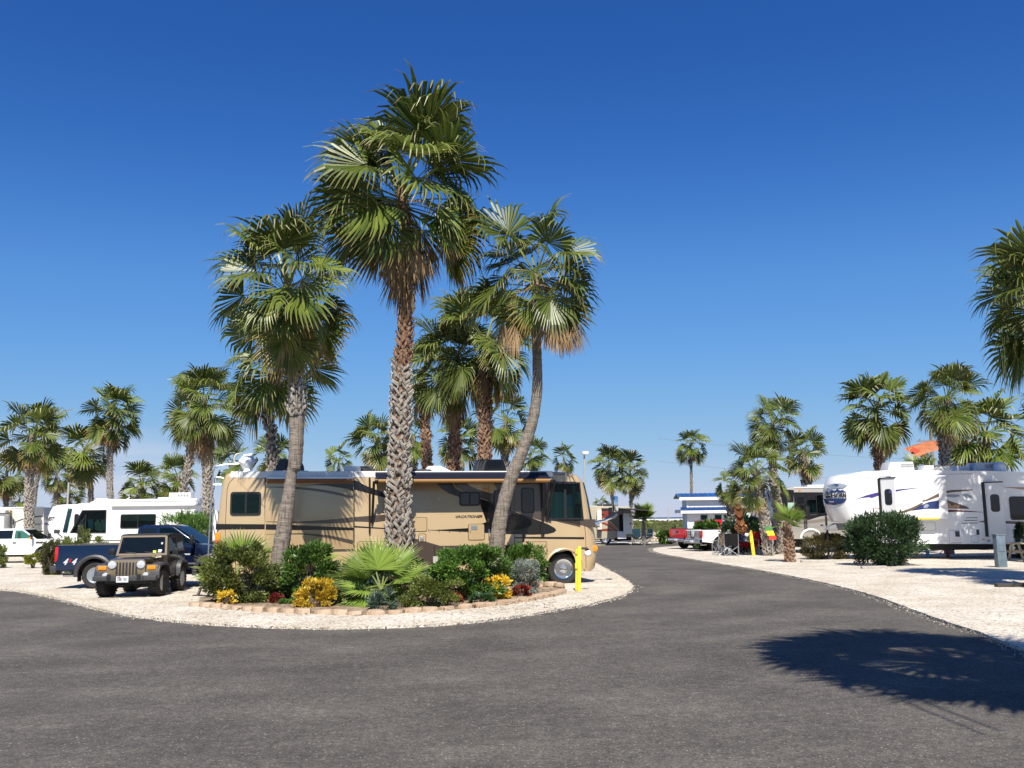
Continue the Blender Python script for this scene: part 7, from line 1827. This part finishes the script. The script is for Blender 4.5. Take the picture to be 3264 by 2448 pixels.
M_CHR = mat('chair_steel', (.45, .46, .48), .4, .7); M_CHF = mat('chair_black', (.018, .018, .02), .85); M_CHRED = mat('chair_red', (.62, .035, .02), .8); M_CHBL = mat('chair_blue', (.02, .07, .11), .85); M_CAMO = mat('camo_cloth', (.06, .045, .03), .9, col2=(.42, .32, .22), scale=14)
def camp_chair(label, px, py, m, yaw, s=1.0, group='folding camp chairs'):
    g = G(px, py, .045); t = thing('camp_chair', label, 'camp chair', g, group, local=True, yaw=yaw); t.scale = (s, s, s); w = .3
    L = []
    for sx in (-1, 1):
        L += [([(sx * w, -.26, 0), (sx * w * .95, .26, .46), ], .012), ([(sx * w, .26, 0), (sx * w * .95, -.26, .46)], .012), ([(sx * w, .26, 0.0), (sx * w, .30, .95)], .013), ([(sx * w, -.26, .0), (sx * w, -.26, .62)], .013), ([(sx * w, -.28, .62), (sx * w, .28, .64)], .018)]
    L += [([(-w, -.26, 0), (w, -.26, .42)], .012), ([(w, -.26, 0), (-w, -.26, .42)], .012), ([(-w, .26, 0), (w, .26, .42)], .012), ([(w, .26, 0), (-w, .26, .42)], .012)]
    tubes('frame', L, M_CHR, t, 6)
    bm = bmesh.new(); n = 6
    for (p0, p1, sag, nm) in (((-.26, .44), (.24, .40), .06, 'seat'), ((.24, .42), (.31, .95), .05, 'backrest')):
        rows = []
        for i in range(n + 1):
            u = i / n; row = []
            for j in range(n + 1):
                v = j / n; y = p0[0] + (p1[0] - p0[0]) * v; z = p0[1] + (p1[1] - p0[1]) * v; k = 4 * u * (1 - u)
                row.append(bm.verts.new((-w + 2 * w * u, y + (.05 * k if nm == 'backrest' else 0), z - (sag * k if nm == 'seat' else 0))))
            rows.append(row)
        for a, b in zip(rows[:-1], rows[1:]):
            for j in range(n): bm.faces.new((a[j], b[j], b[j + 1], a[j + 1]))
        bmesh.ops.solidify(bm, geom=bm.faces[:], thickness=.008); bm_obj(nm, bm, m, t, smooth=True); bm = bmesh.new()
    bm.free()
camp_chair('black camp chair seen from behind beside the white pickup wheel', 2332, 1771, M_CHF, R(170), 1.15)
camp_chair('red camp chair with tall narrow back right of the yellow post', 2428, 1767, M_CHRED, R(20), 1.2)
camp_chair('camouflage camp chair left of the black one', 2300, 1769, M_CAMO, R(200), 1.15)
camp_chair('dark camp chair with mottled cloth behind the red table', 2412, 1760, M_CAMO, R(160), 1.15)
camp_chair('navy camp chair left of two beside the far short palm', 2033, 1733, M_CHBL, R(10), 1.15)
camp_chair('navy camp chair right of the short palm, turned sideways', 2062, 1733, M_CHBL, R(-60), 1.15)
# folding table with red cloth, cooler, grill stand
g = G(2376, 1766, .045); t = thing('folding_table', 'low folding table under a red cloth beside the umbrella', 'table', g, local=True)
tubes('leg', [([(-.4, 0, 0), (.1, .3, .55)], .014), ([(.4, 0, 0), (-.1, .3, .55)], .014)], M_CHR, t); box('table_top', (0, .1, .56), (1.0, .55, .03), M_CHR, t)
g2 = Vector(g); bm = bmesh.new()
V0 = []
for i in range(21):
    u = -0.56 + 1.12 * i / 20; V0.append([(u, -.22 - .01 * math.sin(i), .60), (u * 1.02, -.24, .56), (u * 1.03, -.27 + .02 * math.sin(i * 1.7), .38 + .08 * math.cos(i * .9) - (.1 if i in (0, 1, 19, 20, 5) else 0))])
vv = [[bm.verts.new(q) for q in row] for row in V0]; bk = [bm.verts.new((row[0][0], .42, .6)) for row in V0]
for a, b in zip(vv[:-1], vv[1:]):
    for j in range(2): bm.faces.new((a[j], b[j], b[j + 1], a[j + 1]))
for i in range(20): bm.faces.new((vv[i][0], bk[i], bk[i + 1], vv[i + 1][0]))
bmesh.ops.solidify(bm, geom=bm.faces[:], thickness=.008)
o = bm_obj('tablecloth', bm, mat('red_cloth', (.6, .015, .02), .75), None, smooth=True); o.location = g; tag(o, 'bright red cloth draped over the low folding table', 'tablecloth')
g = G(2354, 1762, .045); t = box('red_bag', (g.x, g.y, .25), (.5, .35, .4), mat('dark_red_cloth', (.25, .01, .02), .85), None, bevel=.12); tag(t, 'dark red bag on the gravel beside the folding table', 'bag')
g = G(2315, 1765, .045); t = thing('cooler', 'pale grey cool box behind the black camp chair', 'cool box', g, local=True); box('body', (0, 0, .2), (.5, .34, .36), mat('cooler_grey', (.5, .5, .48), .5), t, bevel=.03); box('lid', (0, 0, .41), (.53, .37, .07), M_WHITE, t, bevel=.02)
g = G(2466, 1766, .045); t = thing('grill', 'black gas grill on a blue grey folding stand left of the little palm', 'grill', g, local=True)
M_GB = mat('stand_blue', (.05, .07, .12), .5); tubes('leg', [([(-.4, -.2, 0), (-.35, -.1, .62)], .014), ([(.3, -.2, 0), (.3, -.1, .62)], .014), ([(-.35, .2, 0), (-.35, .2, .62)], .014), ([(.3, .2, 0), (.3, .2, .62)], .014)], M_CHR, t)
box('table_top', (0, .05, .64), (1.0, .5, .04), M_GB, t); box('firebox', (.12, .05, .82), (.42, .34, .3), M_BLACKM, t, bevel=.04); box('lid', (.12, .05, 1.02), (.44, .36, .16), M_BLACK, t, bevel=.07)
lathe('gas_bottle', [(.12, 0), (.15, .05), (.15, .28), (.08, .36), (.04, .4)], (.15, .1, 0), mat('bottle_grey', (.3, .3, .3), .4), t)
g = G(2450, 1757, .045); t = thing('barrel', 'dark blue covered barrel behind the palm trunk', 'barrel', g, local=True); lathe('body', [(.30, 0), (.34, .2), (.36, .9), (.38, 1.3)], (0, 0, 0), M_GB, t); lathe('lid', [(.4, 0), (.38, .1), (.1, .14)], (0, 0, 1.3), M_GB, t)
g = W(2454, 1695, 46); t = thing('beach_towel', 'yellow, green and red cloth hanging right of the latticed palm trunk', 'towel', g, local=True)
for k, (c, x) in enumerate((((.05, .25, .08), -.15), ((.85, .6, .03), .01), ((.80, .55, .03), .13), ((.6, .05, .03), .29))): box('stripe', (x * .4, 0, -x), (.36, .02, .2 if k in (0, 3) else .12), mat('towel_%d' % k, c, .8), t)
tube('pole', [(0.1, .02, -g.z), (0.1, .02, .3)], .02, M_CHR, t)
# dark blue folded rooftop box / kayak leaning: blue panel by the palm
# blocks marking the sites and low stone wall behind the table
wl = thing('stone_wall', 'low mottled stone wall behind the camp chairs', 'wall', G(2400, 1752)); rnd = random.Random(8)
STN = []
for k in range(4):
    bm = bmesh.new(); bmesh.ops.create_icosphere(bm, subdivisions=1, radius=.5, matrix=Matrix.Diagonal((1.15, .8, .62, 1)))
    for v in bm.verts: v.co *= rnd.uniform(.82, 1.12)
    me = bpy.data.meshes.new('stone'); bm.to_mesh(me); bm.free(); me.materials.append(mat('wall_stone', (.25, .20, .15), .9, col2=(.66, .58, .46), scale=3)); STN.append(me)
for i in range(13):
    for j in range(3):
        o = bpy.data.objects.new('stone', STN[rnd.randrange(4)]); COL.objects.link(o); o.parent = wl; a = G(2345 + i * 8, 1751); o.location = Vector((a.x + (j % 2) * .07, a.y + rnd.uniform(-.05, .05), .14 + .2 * j)) - wl.location; s = rnd.uniform(.22, .3); o.scale = (s, s, s); o.rotation_euler = (rnd.random(), rnd.random(), rnd.random() * 6)
wl2 = thing('stone_wall', 'low stone pile with sticks right of the far short palm', 'wall', G(2090, 1731))
for i in range(9):
    for j in range(3):
        o = bpy.data.objects.new('stone', STN[rnd.randrange(4)]); COL.objects.link(o); o.parent = wl2; a = G(2068 + i * 5, 1729); o.location = Vector((a.x, a.y, .16 + .25 * j)) - wl2.location; s = rnd.uniform(.3, .42); o.scale = (s, s, s); o.rotation_euler = (rnd.random(), rnd.random(), rnd.random() * 6)
# concrete kerb stop under the reddish bush, dark mat
for (px, py, L_, lab, m) in ((2610, 1792, 1.5, 'low concrete block below the reddish bush', (.42, .4, .36)), (3258, 1870, 1.4, 'dark timber lying on the gravel at the right edge', (.06, .05, .045)), (2785, 1812, .9, 'small concrete slab at the foot of the oleander', (.4, .37, .33))):
    g = G(px, py, .045); t = box('kerb_block', (g.x, g.y, .09), (L_, .2, .1), mat('block_%d' % px, m, .9, var=.2), None, bevel=.02); tag(t, lab, 'block')

# ---------------------------------------------------------------- shrubs away from the bed
GS = 'shrubs on the gravel pads'
shrub('oleander', 'large dark oleander bush before the white fifth wheel trailer', 'shrub', 2712, 2925, 1640, 1810, L_OLE, 10000, .20, 31, asp=.2, clumps=110, spread=.24, group=GS, up=.6, low=-.85, Y=G(2820, 1806).y)
shrub('shrub', 'rounded reddish brown bush left of the oleander', 'shrub', 2556, 2702, 1704, 1786, L_BRN, 6500, .11, 32, clumps=80, group=GS, extra=[(L_YEL, 40, .07, 'pale_flower')], asp=.3)
shrub('hedge', 'bright green clipped hedge before the little house', 'hedge', 2216, 2298, 1663, 1742, L_GREEN, 3200, .2, 33, clumps=50, group=GS, Y=56.2, depth=.4)
shrub('shrub', 'dark loose bush behind the umbrella', 'shrub', 2296, 2440, 1650, 1755, L_OLE, 5200, .2, 34, asp=.2, clumps=60, group=GS, Y=51, depth=1.0)
shrub('shrub', 'green thicket right of the far stone pile', 'shrub', 2100, 2150, 1695, 1733, L_GREEN, 1600, .22, 35, clumps=30, group=GS, Y=70)
shrub('shrub', 'dark shrub at the right edge above the picnic table', 'shrub', 3240, 3290, 1670, 1790, L_OLE, 900, .2, 36, asp=.2, group=GS, Y=40)
shrub('shrub', 'dense upright green shrub left of the blue pickup tail light', 'shrub', 135, 196, 1722, 1838, leaf_mat('leaf_rust', (.05, .055, .016), (.12, .12, .04), None, .45, .2), 3800, .11, 37, clumps=50, group=GS, Y=G(165, 1836).y, asp=.3)
shrub('shrub', 'small yellow green shrub with bare stems before the white crew cab', 'shrub', 78, 134, 1762, 1815, leaf_mat('leaf_lime', (.12, .15, .015), (.30, .30, .03), None, .45, .3), 900, .11, 38, clumps=22, group=GS, low=-.2, nstem=14)
shrub('shrub', 'olive shrub cut by the left edge before the white crew cab', 'shrub', -40, 20, 1737, 1815, L_OLIVE, 2400, .11, 39, clumps=40, group=GS, asp=.3)
shrub('oleander', 'oleander hedge between the blue pickup roof and the ladder', 'shrub', 490, 690, 1640, 1820, L_GREEN, 6500, .22, 40, asp=.17, clumps=70, spread=.22, group=GS, Y=41, depth=1.4)
shrub('oleander', 'low oleander tips above the blue pickup bed', 'shrub', 190, 345, 1706, 1800, L_OLIVE, 2600, .16, 41, asp=.2, clumps=50, spread=.16, group=GS, Y=37, depth=.6)
shrub('oleander', 'sprig of oleander standing up before the white motorhome mirror', 'shrub', 250, 280, 1678, 1800, L_OLIVE, 500, .14, 42, asp=.2, clumps=14, spread=.2, group=GS, Y=38)
g = W(2208, 1690, 56); t = thing('yellow_bucket', 'yellow bucket on the white pickup bed rail', 'bucket', (g.x, g.y, g.z - .12), local=True); lathe('bucket', [(.12, -.12), (.15, .12), (.16, .13)], (0, 0, 0), M_YELLOW, t)
# grass tufts thickening the marsh field
def field():
    rng = np.random.default_rng(5); n = 26000; Y = 84 + (rng.random(n) ** 2.2) * 300; X = (rng.random(n) - .42) * Y * 1.4
    keep = (X / Y > .02) & (X / Y < .30); X = X[keep]; Y = Y[keep]; n = len(X)
    h = rng.uniform(.25, .6, n) * (1 + Y / 220); w = h * .8; a = rng.random(n) * 3.14; c, s = np.cos(a) * w, np.sin(a) * w
    z0 = np.full(n, -.42)
    V = np.stack([np.stack([X - c, Y - s, z0], 1), np.stack([X + c, Y + s, z0], 1), np.stack([X + c * .5, Y + s * .5, z0 + h], 1), np.stack([X - c * .6, Y - s * .6, z0 + h * .8], 1)], 1).reshape(-1, 3)
    F = np.arange(n * 4).reshape(-1, 4); v = np.repeat(rng.random(n), 4)
    link('marsh_tufts', np_mesh('marsh_tufts', V, F, [leaf_mat('marsh_leaf', (.075, .095, .025), (.19, .19, .06), None, .8, .3)], {'v': v}), kind='stuff')
field()

# dry leaf litter in the bed and blown over the gravel
def litter():
    rng = np.random.default_rng(12); n = 1500; px = rng.uniform(640, 1780, n); py = 1890 + rng.random(n) * 60; P = []
    for a, b in zip(px, py):
        g = G(a, b, .105); P.append((g.x, g.y + rng.uniform(0, 2.2), .108))
    for k in range(260):
        g = G(rng.uniform(560, 1900), rng.uniform(1895, 1985)); P.append((g.x, g.y, .052))
    P = np.array(P); inside = np.array([1] * len(P), bool); P = P[inside]; n = len(P); s = rng.uniform(.015, .045, n); a = rng.random(n) * 6.28
    c, q = np.cos(a) * s, np.sin(a) * s; z = rng.uniform(0, .012, (4, n))
    V = np.stack([np.stack([P[:, 0] + c * 1.6, P[:, 1] + q * 1.6, P[:, 2] + z[0]], 1), np.stack([P[:, 0] - q * .6, P[:, 1] + c * .6, P[:, 2] + z[1]], 1), np.stack([P[:, 0] - c * 1.6, P[:, 1] - q * 1.6, P[:, 2] + z[2]], 1), np.stack([P[:, 0] + q * .6, P[:, 1] - c * .6, P[:, 2] + z[3]], 1)], 1).reshape(-1, 3)
    link('leaf_litter', np_mesh('leaf_litter', V, np.arange(n * 4).reshape(-1, 4), [leaf_mat('dry_leaf', (.10, .06, .03), (.34, .22, .12), None, .9, .1)], {'v': np.repeat(rng.random(n), 4)}), kind='stuff')
litter()
